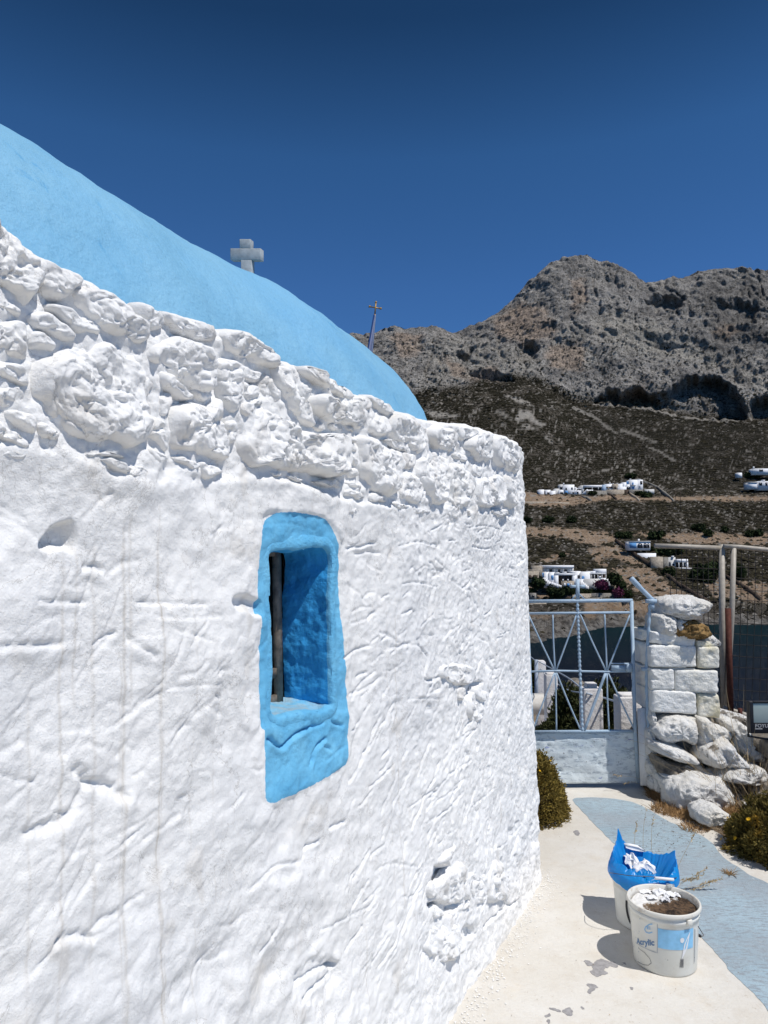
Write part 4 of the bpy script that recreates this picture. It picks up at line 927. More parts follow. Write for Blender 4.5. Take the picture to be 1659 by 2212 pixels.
h.box('wall', 90, 360, 668, 760, St, 1, 0, 3); h.box('wall', 30, 120, 655, 700, Gw, 1, .8, 3)
walls('lane_wall', 'curved dark retaining wall of the lane left of the villas', [(1127,1255),(1140,1265),(1158,1273),(1180,1279),(1186,1286),(1200,1291),(1232,1296)], 1.6, M['dkwall'])
def crown(mb, p, w, hh, r, n_=130, sz=0.5):
    """loose leaf clumps through an ellipsoid: small triangles in all directions"""
    d = r.normal(size=(n_, 3)); d /= np.linalg.norm(d, axis=1)[:, None]; rad = r.uniform(.55, 1.0, n_)**0.6
    lob = 1+0.22*n3(d[:, 0]*2+p[0], d[:, 1]*2, d[:, 2]*2+p[2], 5)
    c = d*(rad*lob)[:, None]*np.array([w/2, w/2, hh/2])+p+np.array([0, 0, hh*0.5])
    a = r.normal(size=(n_, 3, 3))*sz*0.8; mb.add((c[:, None]+a).reshape(-1, 3), None, np.arange(n_*3).reshape(-1, 3))
def tree(name, label, cat, x, y, w, hh, mat, group=None, parent=None, Y=None, n_=240):
    p = T(x, y) if Y is None else P(x, y, Y)
    r = np.random.default_rng(int(x*7+y)); t = empty(name, p-np.array([0, 0, .3]), label, cat, group)
    m = MB(); crown(m, p+np.array([0, 0, -.2]), w, hh, r, n_, max(.35, w*.11)); crown(m, p+np.array([0, 0, -.2]), w*.75, hh*.8, r, n_//2, w*.16); m.build('crown', mat, t)
    k = MB(); k.tube([p-np.array([0, 0, 1]), p+np.array([.1, 0, hh*.35]), p+np.array([0, 0, hh*.6])], [.22, .18, .08], 6); k.build('trunk', M['dkwall'], t)
    return t
cap = lambda x, y: cA(x, y)
for i, (x, y, w, hh, mat, nm, lb, ct) in enumerate([
  (245, 465, 200, 150, 'tree1', 'olive_tree', 'round dark tree below the tan arches of the outbuilding', 'tree'),
  (440, 590, 150, 175, 'tree1', 'garden_tree', 'dense dark tree under the stairs of the two storey villa', 'tree'),
  (540, 600, 150, 130, 'tree1', 'garden_tree', 'low dark tree at the corner of the tan terrace wall', 'tree'),
  (640, 560, 130, 110, 'tree1', 'garden_tree', 'rounded olive green tree in front of the tan basement', 'tree'),
  (725, 560, 110, 100, 'tree1', 'garden_tree', 'small dark tree just left of the gate cross', 'tree'),
  (1150, 470, 190, 110, 'bougain', 'bougainvillea', 'purple bougainvillea against the white villa wall', 'shrub'),
  (1385, 590, 160, 110, 'bougain', 'bougainvillea', 'magenta bougainvillea at the end of the garden wall', 'shrub'),
  (1330, 420, 190, 170, 'tree1', 'garden_tree', 'tall dark tree right of the stepped villa', 'tree'),
  (1430, 500, 150, 150, 'tree1', 'garden_tree', 'dark tree beside the magenta bougainvillea', 'tree'),
  (1520, 600, 130, 110, 'tree1', 'garden_tree', 'dark bush on the slope behind the bent blue pipe', 'tree'),
  (130, 530, 110, 60, 'tree1', 'shrub', 'low shrub above the small grey pump house', 'shrub')]):
    cx, cy = cA(x, y); tree(nm, lb, ct, cx, cy, w*.1514*.2257, hh*.1514*.2257, M[mat], Y=346-(4 if y > 540 else 0))
hg = empty('hedge', P(*cA(1060, 545), 345), 'long clipped dark hedge under the white villa walls', 'hedge')
m = MB(); r_ = np.random.default_rng(3)
for x in np.linspace(840, 1300, 15): crown(m, P(*cA(x, 552), 346), 2.2, 2.3, r_, 90, .4)
m.build('foliage', M['tree1'], hg)
# upper row of houses
cB = lambda x, y: (1150.2+0.166*x, 1020.6+0.166*y)
YB = 596
h = House('low white house with one round arch, leftmost of the upper row', 'house', YB, cB).base(190, 320)
h.box('wall', 88, 152, 222, 276, Wt, 8, 0, 4); h.box('wall', 170, 236, 226, 300, Wt, 8, 0, 4); h.box('wall', 235, 300, 238, 325, Wt, 7, -2, 4); h.win(190, 220, 255, 290, arch=True, name='archway'); h.box('wall', 290, 350, 210, 290, Ow, 6, 1, 3); h.win(276, 288, 280, 292, off=-2.2); h.win(150, 172, 240, 275, off=.4)
h = House('white two storey house with arched doorway and dark balcony in the upper row', 'house', YB, cB).base(470, 295)
h.box('wall', 405, 545, 158, 292, Wt, 9, 0, 2); h.box('wall', 345, 405, 225, 292, Wt, 9, 0, 3); h.box('wall', 352, 405, 155, 226, Ow, 6, 3, 0); h.box('chimney', 402, 414, 136, 160, Wt, 1); h.win(358, 402, 190, 225, off=2.8); h.win(360, 402, 250, 285, arch=True, name='archway'); h.win(430, 448, 198, 225); h.win(428, 460, 240, 285, Bs, name='door'); h.win(505, 525, 195, 222); h.win(522, 546, 255, 275)
h.box('wall', 545, 572, 190, 290, Wt, 8, .5, 2); h.win(548, 560, 195, 225, off=.3); h.box('wall', 350, 640, 290, 332, Gw, 2, -3, 6)
h = House('small white annexe with open porch between the upper houses', 'house', YB, cB).base(605, 285)
h.box('wall', 572, 632, 232, 282, Wt, 7, 0, 3); h.box('roof', 590, 632, 200, 216, Wt, 6, .5); h.box('wall', 592, 630, 214, 234, M['dkwall'], 5, 2); h.win(580, 602, 248, 276)  # dark back of the porch is painted shade
h = House('long low house with flat white roof over a dark veranda', 'house', YB, cB).base(800, 285)
h.box('roof', 665, 905, 165, 193, Wt, 9, 0); h.box('wall', 680, 900, 193, 232, M['dkwall'], 6, 3); h.box('wall', 632, 670, 168, 240, Ow, 8, .5, 3); h.box('wall', 700, 790, 225, 272, Wt, 1, -.5, 0)  # dark strip below the roof paints the veranda's shade
for i in range(5): h.box('stair', 650+i*14, 720, 270-i*13, 285, Wt, 1, -1-i*.1)
h.box('terrace_wall', 700, 970, 236, 290, Gw, 2, -2, 6); h.box('post', 775, 782, 193, 225, Ow, .4); h.box('post', 855, 862, 193, 225, Ow, .4)
h = House('pale blue house with slanted roof edge in the upper row', 'house', YB, cB).base(1000, 222)
h.box('wall', 905, 955, 160, 222, plain('pale_blue_wall', (0.35, 0.45, 0.58), 0.9), 8, 0, 3); h.box('wall', 953, 1042, 150, 222, Wt, 8, 1, 3); h.win(962, 1040, 185, 205, M['dkwall'], .8, name='veranda'); h.win(978, 1000, 195, 220, St, .6, name='door'); h.box('chimney', 1002, 1016, 132, 152, Wt, 1, 1)  # dark veranda panel stands in for the shade there
h = House('small tan stone house with arched door in the upper row', 'house', YB, cB).base(1080, 222)
h.box('wall', 1045, 1112, 148, 222, St, 7, 0, 3); h.win(1065, 1092, 180, 215, M['dkwall'], arch=True, name='door'); h.box('parapet', 1045, 1060, 142, 150, Wt, 5); h.box('parapet', 1096, 1112, 142, 150, Wt, 5)
h = House('stepped white house between the tan one and the tall one', 'house', YB, cB).base(1165, 222)
h.box('wall', 1112, 1175, 150, 190, Wt, 7, .5, 3); h.box('wall', 1175, 1222, 128, 190, Wt, 7, .5, 3); h.box('wall', 1110, 1222, 186, 222, Wt, 6, -.5, 3)
h = House('tallest white house at the right end of the upper row with blue balcony door', 'house', YB, cB).base(1330, 225)
h.box('wall', 1268, 1366, 94, 222, Wt, 9, 0, 3); h.box('wall', 1366, 1436, 94, 222, Wt, 8, 1, 3); h.box('chimney', 1268, 1284, 82, 96, Wt, 1); h.box('parapet', 1366, 1412, 86, 96, Wt, 1, 1); h.box('wall', 1222, 1270, 154, 222, Wt, 8, 0, 3); h.win(1226, 1266, 116, 156, M['bshut'], 2, name='balcony'); h.win(1225, 1272, 182, 222, arch=True, name='archway'); h.win(1298, 1316, 130, 165, Bs, name='door'); h.win(1300, 1322, 188, 220, Bs, name='door'); h.win(1405, 1430, 110, 152, off=.8); h.win(1392, 1404, 180, 195, off=.8); h.box('balcony', 1290, 1345, 163, 170, Ow, 1, -1)
h.box('terrace_wall', 970, 1195, 222, 272, St, 2, -2, 5); h.box('terrace_wall', 1200, 1262, 222, 262, M['dkwall'], 2, -1, 5); h.box('terrace_wall', 1262, 1440, 222, 262, Gw, 2, -2, 5); h.box('terrace_wall', 1465, 1585, 218, 234, Ow, 2, 0, 3)
walls('field_wall', 'stone wall slanting down the scrub from the tallest upper house', [(1376,1038),(1400,1045),(1420,1054),(1446,1074),(1455,1084)], 1.4, M['greywall'])
walls('field_wall', 'short stone wall of the drive below the low veranda house', [(1257,1073),(1267,1078),(1277,1082)], 1.2, M['greywall'])
walls('field_wall', 'curved stone wall on the bare ground below the upper houses', [(1313,1068),(1322,1072),(1332,1080)], 1.2, M['dkwall'])
walls('field_wall', 'pale stone wall beside the drive of the tallest upper house', [(1360,1068),(1374,1076),(1381,1083)], 1.2, M['stonewall'])
cC = lambda x, y: (1215+0.2675*x, 729+0.2675*y)
h = House('low white house behind shrubs at the right edge above the upper row', 'house', 600, cC).base(1580, 1205)
h.box('wall', 1502, 1572, 1172, 1196, Wt, 8, 0, 3); h.box('wall', 1582, 1800, 1160, 1205, Wt, 8, 0, 3); h.box('wall', 1615, 1635, 1150, 1162, Wt, 3); h.win(1590, 1612, 1172, 1195); h.win(1640, 1656, 1170, 1198); h.box('roof', 1500, 1575, 1166, 1173, Ow, 8, -.4)
h = House('highest white house at the right edge with dark trees before it', 'house', 640, cC).base(1600, 1085)
h.box('wall', 1540, 1760, 1058, 1082, Wt, 8, 0, 3); h.box('chimney', 1540, 1550, 1043, 1060, Wt, 1); h.box('wall', 1415, 1450, 1092, 1106, Wt, 5, -3, 3); h.win(1590, 1620, 1066, 1082)
cD = lambda x, y: (1328.4+0.1992*x, 1134+0.1992*y)
h = House('small white house with three blue arches among trees', 'house', 420, cD).base(270, 260)
h.box('wall', 155, 382, 180, 256, Wt, 7, 0, 1); h.win(160, 232, 195, 250, Bs, name='shutter'); h.win(245, 302, 198, 250, arch=True, name='archway'); h.win(310, 346, 198, 250, arch=True, name='archway'); h.win(352, 374, 200, 250, arch=True, name='archway'); h.box('roof', 150, 388, 174, 182, Ow, 8, -.3); h.win(250, 268, 152, 176, Wt, 2, name='tank'); h.box('terrace_wall', 248, 446, 306, 322, Wt, 1, -6, 5)
h = House('white house with two deep balconies beyond the fence mesh', 'house', 400, cD).base(720, 540)
h.box('wall', 570, 656, 350, 470, Ow, 7, 1, 4); h.box('chimney', 618, 640, 335, 352, Wt, 1, .5); h.box('roof', 655, 792, 370, 406, Wt, 7, 0); h.box('wall', 655, 780, 406, 465, M['dkwall'], 4, 3); h.box('wall', 778, 794, 400, 466, Wt, 5, 0)  # dark wall behind the balcony is shade put into the colour
h.box('parapet', 650, 872, 463, 478, Wt, 2, -1.5); h.box('wall', 730, 835, 478, 545, Wt, 6, -1, 4); h.box('wall', 650, 732, 478, 545, Ow, 5, 0, 4); h.win(760, 812, 488, 535, off=-1.15); h.win(668, 722, 488, 540, off=-.15); h.win(590, 606, 400, 465, off=.85); h.win(625, 645, 420, 468, off=.85); h.box('post', 690, 698, 406, 465, Ow, .4); h.box('post', 735, 743, 406, 465, Ow, .4)
h = House('bare tan stone block wall left of the balcony house', 'wall', 398, cD, name='garden_wall').base(450, 470)
h.box('wall', 396, 520, 345, 470, St, 2, 0, 4); h.box('wall', 521, 575, 350, 465, Gw, 2, 1, 4)
h = House('low grey yard wall with an orange boat lying on it', 'wall', 384, cD, name='garden_wall').base(1000, 640)
h.box('wall', 820, 1145, 640, 700, Gw, 2, 0, 3); h.box('wall', 1000, 1145, 530, 600, Gw, 2, 9, 3); h.box('wall', 690, 820, 570, 640, Gw, 2, 2, 3)
b = MB(); a_ = P(*cD(985, 638), 383); b_ = P(*cD(1066, 620), 383); xs = np.linspace(a_[0], b_[0], 9); w_ = 0.55*np.sqrt(np.clip(1-np.linspace(-1, 1, 9)**4, .02, 1))
V = []; 
for x_, ww in zip(xs, w_): V += [[x_, 383.2-ww, a_[2]+.7], [x_, 383.2-ww*.5, a_[2]+.15], [x_, 383.2+ww*.5, a_[2]+.15], [x_, 383.2+ww, a_[2]+.7]]
b.add(V, [[i*4+j, i*4+(j+1) % 4, i*4+4+(j+1) % 4, i*4+4+j] for i in range(8) for j in range(4)]); tagp(b.build('boat', plain('orange_hull', (0.65, 0.25, 0.05), 0.6)), 'small orange boat lying on the grey yard wall beyond the fence', 'boat')
for pts, hh_, mt, lb in [
   ([(1330,1172),(1345,1182),(1362,1195),(1380,1208),(1398,1222),(1408,1228)], 2.2, 'dkwall', 'dark boundary wall slanting down past the three arched house'),
   ([(1428,1238),(1446,1252),(1462,1264),(1475,1272),(1500,1286),(1531,1303)], 1.8, 'dkwall', 'long brown boundary wall running down behind the wire mesh'),
   ([(1567,1247),(1590,1262),(1610,1275),(1630,1287),(1643,1297)], 1.6, 'dkwall', 'brown boundary wall farthest right behind the wire mesh'),
   ([(1238,1299),(1300,1297),(1345,1302),(1368,1310)], 1.2, 'greywall', 'low grey wall along the shore path below the villas'),
   ([(1120,1086),(1180,1086),(1230,1088)], .8, 'stonewall', 'low kerb wall of the dirt road under the leftmost upper house')]:
    walls('field_wall', lb, pts, hh_, M[mt])
for x, y, w, hh, lb in [(1338,1163,6.5,4.0,'dark tree left of the three arched house'), (1356,1162,6,4,'dark tree just behind the three arched house'), (1415,1165,9,5,'broad dark tree right of the three arched house'), (1374,1190,4,3,'rounded bush before the first blue arch'), (1392,1190,4.5,3.2,'rounded bush before the middle blue arch'), (1409,1190,3.4,2.6,'rounded bush before the last blue arch'),
   (1440,1200,10,7,'spreading dark tree under the fence rail, left of the balcony house'), (1462,1196,7,6,'dark tree directly above the tan block wall'), (1505,1255,8,6,'dark tree below the balcony house'), (1528,1258,9,6,'dark tree next to the orange boat'), (1520,1236,9,4,'low dark tree behind the balcony house terrace'), (1545,1236,9,5,'dark tree behind the left fence post'), (1596,1250,8,8,'dark tree between the second fence post and the far wall'),
   (1445,1243,7,4,'dark bush on the corner of the long boundary wall'), (1530,1160,6,4.5,'lone round bush on the tan terrace above the fence'), (1430,1178-20,5,3.5,'small dark bush right of the arched house grove'), (1502,1146,5,4.5,'lone dark tree on the scrub terrace, left one'), (1514,1150,6,5.5,'lone dark tree on the scrub terrace, larger one'), (1565,1150,5,3.6,'low bush on the terrace over the fence post'), (1620,1160,6,4.5,'bush over the fence rail near the right edge'), (1638,1160,6,4.5,'bush at the right edge over the fence rail'),
   (1215,1205,4,3,'small bush on the bare slope above the villas'), (1360,1062,9,4,'dark tree below the tallest upper house'), (1395,1075,9,5,'broad bush beside the slanting scrub wall'), (1380,1070,7,3.5,'bush under the terrace of the tallest upper house'), (1362,1040-6,10,4,'dark tree rising behind the tallest upper house'), (1280,1070,7,3,'bush before the low veranda house'), (1140,1130,6,4,'bush at the left end of the tan terrace'), (1625,1032,12,5,'dark tree before the highest white house'), (1645,1050,12,4,'dark tree between the two houses at the right edge'), (1185,1130,8,4,'wide bush on the upper edge of the tan terrace'), (1235,1128,7,4,'small bush on the upper edge of the tan terrace')]:
    tree('tree', lb, 'tree', x, y, w, hh, M['tree1'])
m = MB()
for x, y0, y1 in [(1253,1040,1105), (1459,1056,1108), (1470,1060,1100)]:
    p = T(x, y1); q_ = P(x, y0, p[1]); m = MB(); m.tube([p, q_], [.2, .14], 6); o = m.build('utility_pole', M['dkwall'])
    tagp(o, {1253: 'thin dark utility pole before the low white upper houses', 1459: 'thin dark pole right of the slanting scrub wall', 1470: 'thin dark pole farthest right on the dirt road'}[x], 'utility pole')
# ------------------------------------------------------------------ headland, terrace, path
def hz_(X, Y):
    """ground height of the headland"""
    z = np.full(np.shape(X), -0.06)
    right = sstep(2.6, 3.2, X-0.28*(Y-4.5))*sstep(3.0, 5.0, Y); z = z+right*0.22*sstep(4.6, 5.8, Y)
    a = sstep(5.45, 6.1, Y)*sstep(7.2, 5.6, X*0+Y) * 0
    fall = -0.62*sstep(5.45, 6.0, Y)-0.13*np.clip(Y-6.2, 0, 8.8)
    side = sstep(2.3, 2.9, X-0.14*(Y-6))            # beyond the railing the bank drops away
    z = z+np.where(Y > 5.45, fall*(1-side)+side*(-0.2*sstep(6.6, 7.6, Y)-0.62*np.clip(Y-7.2, 0, 60)), 0)
    z = z-0.7*np.clip(Y-18, 0, 60)-0.8*np.clip(X-9, 0, 40)-0.8*np.clip(-X-9, 0, 40)
    return np.maximum(z, SEA-6)
gx = np.concatenate([np.linspace(-60, -8, 18), np.arange(-7.5, 1, .5), np.arange(1, 6, .07), np.linspace(6.2, 60, 40)])
gy = np.concatenate([np.linspace(-40, 0, 12), np.arange(.5, 3, .3), np.arange(3, 9, .07), np.arange(9.2, 20, .3), np.linspace(20.5, 75, 40)])
GXX, GYY = np.meshgrid(gx, gy); GZ = hz_(GXX, GYY)
GZ = GZ+0.03*fbm2(GXX*2.5, GYY*2.5, 4, 501)*sstep(1.5, 3.0, GXX)*(1)+0.25*fbm2(GXX*.6, GYY*.6, 4, 502)*sstep(9, 14, GYY)
n = N('dry_earth', 0.95, 0.1)
c = n.mix(n.ramp(n.noise(7, 8, 0.7), [(0.35, 0), (0.7, 1)]), (0.16, 0.11, 0.07), (0.34, 0.27, 0.19))
c = n.mix(n.ramp(n.noise(45, 4, 0.7), [(0.6, 0), (0.68, 1)]), c, (0.42, 0.38, 0.32)); n.color(c).bump(n.noise(40, 7, 0.7), 0.02); M['earth'] = n.m
o = npmesh('ground', np.stack([GXX, GYY, GZ], -1).reshape(-1, 3), gridf(len(gy), len(gx)), M['earth'], None, True); tagp(o, 'stony dry earth of the headland', None, None, 'structure')

# limewashed concrete terrace
n = N('limewashed_concrete', 0.85, 0.25)
c = n.mix(n.ramp(n.noise(1.6, 6, 0.65), [(0.35, 0), (0.7, 1)]), (0.60, 0.565, 0.50), (0.67, 0.65, 0.61))
c = n.mix(n.math('MULTIPLY', n.ramp(n.noise(5, 7, 0.7), [(0.55, 0), (0.75, 1)]), 0.55), c, (0.64, 0.56, 0.45))
c = n.mix(n.math('MULTIPLY', n.ramp(n.noise(90, 3, 0.6), [(0.66, 0), (0.72, 1)]), 0.5), c, (0.50, 0.36, 0.25))
c = n.mix(n.math('MULTIPLY', n.ramp(n.noise(26, 8, 0.8), [(0.60, 0), (0.66, 1)]), 0.7), c, (0.44, 0.38, 0.31))
c = n.mix(n.math('MULTIPLY', n.ramp(n.noise(9, 9, 0.8), [(0.48, 0), (0.62, 1)]), 0.30), c, (0.50, 0.44, 0.36))
c = n.mix(n.ramp(n.noise(3.1, 9, 0.78), [(0.685, 0), (0.70, 1)]), c, (0.31, 0.30, 0.29))
c = n.mix(n.math('MULTIPLY', n.ramp(n.noise(2.7, 5, 0.6), [(0.62, 0), (0.75, 1)]), 0.22), c, (0.55, 0.47, 0.38))
n.color(c).bump(n.math('ADD', n.noise(14, 6, 0.6), n.math('MULTIPLY', n.noise(120, 3), 0.25)), 0.006); M['conc'] = n.m
n = N('worn_blue_grey_paint', 0.75, 0.3)
mp = n.node('ShaderNodeMapping'); n.l(n.co, mp.inputs[0]); mp.inputs['Rotation'].default_value = (0, 0, math.radians(40)); mp.inputs['Scale'].default_value = (1, 3.6, 1)
c = n.mix(n.ramp(n.noise(2.2, 6, 0.6), [(0.35, 0), (0.7, 1)]), (0.30, 0.40, 0.46), (0.40, 0.51, 0.57))
c = n.mix(n.math('MULTIPLY', n.ramp(n.noise(20, 7, 0.75, mp.outputs[0]), [(0.49, 0), (0.58, 1)]), 0.8), c, (0.26, 0.285, 0.315))
c = n.mix(n.math('MULTIPLY', n.ramp(n.noise(2.0, 6, 0.6), [(0.45, 0), (0.65, 1)]), 0.6), c, (0.32, 0.34, 0.365))
c = n.mix(n.math('MULTIPLY', n.ramp(n.noise(26, 6, 0.75), [(0.62, 0), (0.68, 1)]), 0.55), c, (0.62, 0.64, 0.62)); n.color(c).bump(n.noise(50, 6, 0.7), 0.006); M['bluepath'] = n.m
def g2(pts, z=0): return [tuple(G(x, y, z)[:2]) for x, y in pts]
def sheet(name, poly, z, thick, mat, label, kind='structure', wob=0.0, wsc=20, res=8, sm=True):
    p = closed(poly, res) if sm else np.array(poly, float)
    if wob: p = p+wob*np.stack([fbm2(p[:, 0]*wsc, p[:, 1]*wsc, 3, 511), fbm2(p[:, 0]*wsc, p[:, 1]*wsc, 3, 512)], -1)
    import bmesh
    bm = bmesh.new(); vs = [bm.verts.new((a, b, z)) for a, b in p]; f = bm.faces.new(vs)
    if f.normal.z < 0: f.normal_flip()
    r = bmesh.ops.extrude_face_region(bm, geom=[f]); bmesh.ops.translate(bm, vec=(0, 0, -thick), verts=[v for v in r['geom'] if isinstance(v, bmesh.types.BMVert)])
    bmesh.ops.triangulate(bm, faces=[f for f in bm.faces if len(f.verts) > 4]); bmesh.ops.recalc_face_normals(bm, faces=bm.faces)
    me = bpy.data.meshes.new(name); bm.to_mesh(me); bm.free(); o = link(name, me, mat); return tagp(o, label, None, None, kind)
edge = g2([(1659,1850),(1600,1825),(1545,1796),(1509,1775),(1460,1752),(1410,1728),(1396,1712),(1388,1697)])
ter = [(3.5, -5), (3.3, 2.6), (2.6, 3.3)]+edge+[(1.95, 5.42), (0.2, 5.45), (-0.6, 5.2), (-0.3, 4), (-1.4, 1.4), (-3, -2), (-4, -5)]
# terrace slab top as a fine sheet so that it can undulate
def rmesh(name, poly, z, mat, label, step=0.04, amp=0.004, skirt=0.12):
    p = np.array(poly, float); x0, y0 = p.min(0); x1, y1 = p.max(0)
    a = np.arange(x0, x1+step, step); b = np.arange(y0, y1+step, step); A_, B_ = np.meshgrid(a, b)
    ins = inpoly(A_, B_, p); Z = z+amp*fbm2(A_*2.2, B_*2.2, 3, 520)+0.0012*n2(A_*11, B_*11, 523)
    q = gridf(len(b), len(a)); keep = ins.ravel()[q].all(1); V, qq, u = compact(np.stack([A_, B_, Z], -1).reshape(-1, 3), q[keep])
    return tagp(npmesh(name, V, qq, mat, None, True), label, None, None, 'structure')
sheet('terrace', closed(ter, 1) if False else ter, 0.0, 0.10, M['conc'], 'cream limewashed concrete terrace beside the chapel', res=1, sm=False)
bl = [(1238,1728),(1265,1760),(1300,1796),(1340,1836),(1400,1900),(1455,1960),(1514,2023),(1558,2073),(1581,2103),(1620,2137),(1659,2183),(1760,2300),(1900,2480),(2100,2400),(1900,2050),(1760,1960),(1659,1908),(1627,1894),(1591,1872),(1560,1850),(1535,1818),(1493,1794),(1444,1774),(1405,1751),(1366,1733),(1313,1724),(1262,1723)]
sheet('path', g2(bl, 0.001), 0.0016, 0.0012, M['bluepath'], 'worn blue grey painted strip curving over the terrace to the gate', wob=0.006, wsc=14)
# raised kerb wedge at the lower right and grey paint remnants
M['greyp'] = plain('grey_patch', (0.30, 0.29, 0.29), 0.9, 0.2, 0, 0.2, 60, 0.002)
def R6(p): return [(1117.8+0.3262*x, 1620+0.3262*y) for x, y in p]
for k, poly in enumerate([[(442,1392),(480,1398),(500,1412),(530,1390),(570,1385),(600,1400),(640,1405),(668,1430),(640,1440),(610,1430),(600,1445),(580,1440),(575,1460),(600,1480),(560,1490),(530,1500),(500,1490),(480,1465),(500,1450),(490,1430),(460,1425)],
   [(460,1555),(500,1550),(530,1570),(500,1590),(480,1612),(465,1600),(480,1580)], [(215,1708),(260,1715),(285,1735),(240,1725)], [(295,1725),(340,1705),(365,1730),(355,1760),(310,1745)],
   [(185,1755),(210,1745),(212,1765),(192,1770)], [(190,1795),(215,1785),(210,1815)], [(700,1410),(715,1408),(712,1418)], [(745,1570),(770,1575),(760,1588)], [(370,540),(400,532),(410,560),(390,565)], [(420,1700),(445,1712),(430,1716)]]):
    sheet('paint_patch', g2(R6(poly), 0.001), 0.0016, 0.0012, M['greyp'], None, wob=0.0045, wsc=60, res=12)
kw = R6([(1490,1560),(1380,1690),(1290,1815),(1560,1815),(1659,1815),(1659,1700),(1560,1600)])

# stones of the yard: lumps set on the ground
n = N('limewashed_rock', 0.9, 0.15)
aw = n.attr('wash')
rkc = n.mix(n.ramp(n.noise(14, 7, 0.7), [(0.35, 0), (0.7, 1)]), (0.17, 0.15, 0.13), (0.40, 0.36, 0.30))
ww = n.mix(n.ramp(n.noise(5, 6, 0.65), [(0.45, 0), (0.75, 1)]), (0.87, 0.86, 0.83), (0.78, 0.72, 0.61))
c = n.mix(n.ramp(n.math('ADD', aw, n.math('MULTIPLY', n.math('SUBTRACT', n.noise(22, 7, 0.7), 0.5), 1.0)), [(0.46, 0), (0.54, 1)]), rkc, ww)
c = n.mix(n.math('MULTIPLY', n.ramp(n.noise(75, 4, 0.7), [(0.64, 0), (0.70, 1)]), 0.5), c, (0.20, 0.18, 0.16))
n.color(c).bump(n.math('ADD', n.noise(26, 8, 0.72), n.math('MULTIPLY', n.noise(110, 4), 0.35)), 0.028); M['rock'] = n.m
def rock(poly_px, Y, dep, seed, parent=None, name='stone', wash=0.8, rough=1.0, angular=0.0, mat=None, na=84, nb=46):
    p = closed(np.array([P(x, y, Y)[[0, 2]] for x, y in poly_px]), 8); c = p.mean(0); v = p-c
    ang = np.arctan2(v[:, 1], v[:, 0]); rad = np.hypot(v[:, 0], v[:, 1]); o = np.argsort(ang)
    a = np.linspace(-math.pi, math.pi, na, endpoint=False); rr = np.interp(a, np.concatenate([ang[o]-2*math.pi, ang[o], ang[o]+2*math.pi]), np.concatenate([rad[o]]*3))
    b = np.linspace(-math.pi/2, math.pi/2, nb)[:, None]; cb_ = np.sign(np.cos(b))*np.abs(np.cos(b))**0.62; sb = np.sign(np.sin(b))*np.abs(np.sin(b))**0.75
    X = c[0]+cb_*rr*np.cos(a); Z = c[1]+cb_*rr*np.sin(a); Yy = Y+0*X+dep*0.5*sb
    size = rr.mean(); dv = np.stack([X-c[0], Yy-Y, Z-c[1]], -1); k = 0.16*rough*(fbm3(X/size*0.9, Yy/size*0.9, Z/size*0.9, 2, seed)+0.5*rid3(X/size*2.2, Yy/size*2.2, Z/size*2.2, 3, seed+5)-0.3)
    dv = dv*(1+k[..., None]*np.array([0.5, 1.0, 0.5]))
    V = np.array([c[0], Y, c[1]])+dv+(0.010*rough*fbm3(X*16, Yy*16, Z*16, 2, seed+8)+0.0045*rough*rid3(X*34, Yy*34, Z*34, 3, seed+9))[..., None]*dv/(np.linalg.norm(dv, axis=-1, keepdims=True)+1e-6)
    o = npmesh(name, V.reshape(-1, 3), gridf(nb, na, True)[:, ::-1], mat or M['rock'], parent, True)
    w = wash+0.35*fbm3(X*6, Yy*6, Z*6, 2, seed+20); vattr(o, 'wash', np.clip(w, 0, 1)); return o
def R5(p): return [(1117.8+0.3262*x, 1215+0.3262*y) for x, y in p]
pil = empty('gate_pillar', (2.1, 5.2, 0), 'whitewashed block gate pillar on a rubble base with one bare brown stone near its top', 'pillar')
n = N('pillar_whitewash', 0.88, 0.15)
c = n.mix(n.ramp(n.noise(6, 6, 0.65), [(0.4, 0), (0.75, 1)]), (0.86, 0.86, 0.84), (0.76, 0.74, 0.67))
yl = n.math('MULTIPLY', n.attr('yellow'), n.ramp(n.noise(9, 6, 0.7), [(0.3, 0.2), (0.65, 1)])); c = n.mix(yl, c, (0.66, 0.60, 0.42))
c = n.mix(n.math('MULTIPLY', n.ramp(n.noise(30, 6, 0.75), [(0.66, 0), (0.70, 1)]), 0.7), c, (0.33, 0.31, 0.28))
n.color(c).bump(n.math('ADD', n.noise(24, 7, 0.65), n.math('MULTIPLY', n.noise(110, 4), 0.3)), 0.014); M['pil'] = n.m
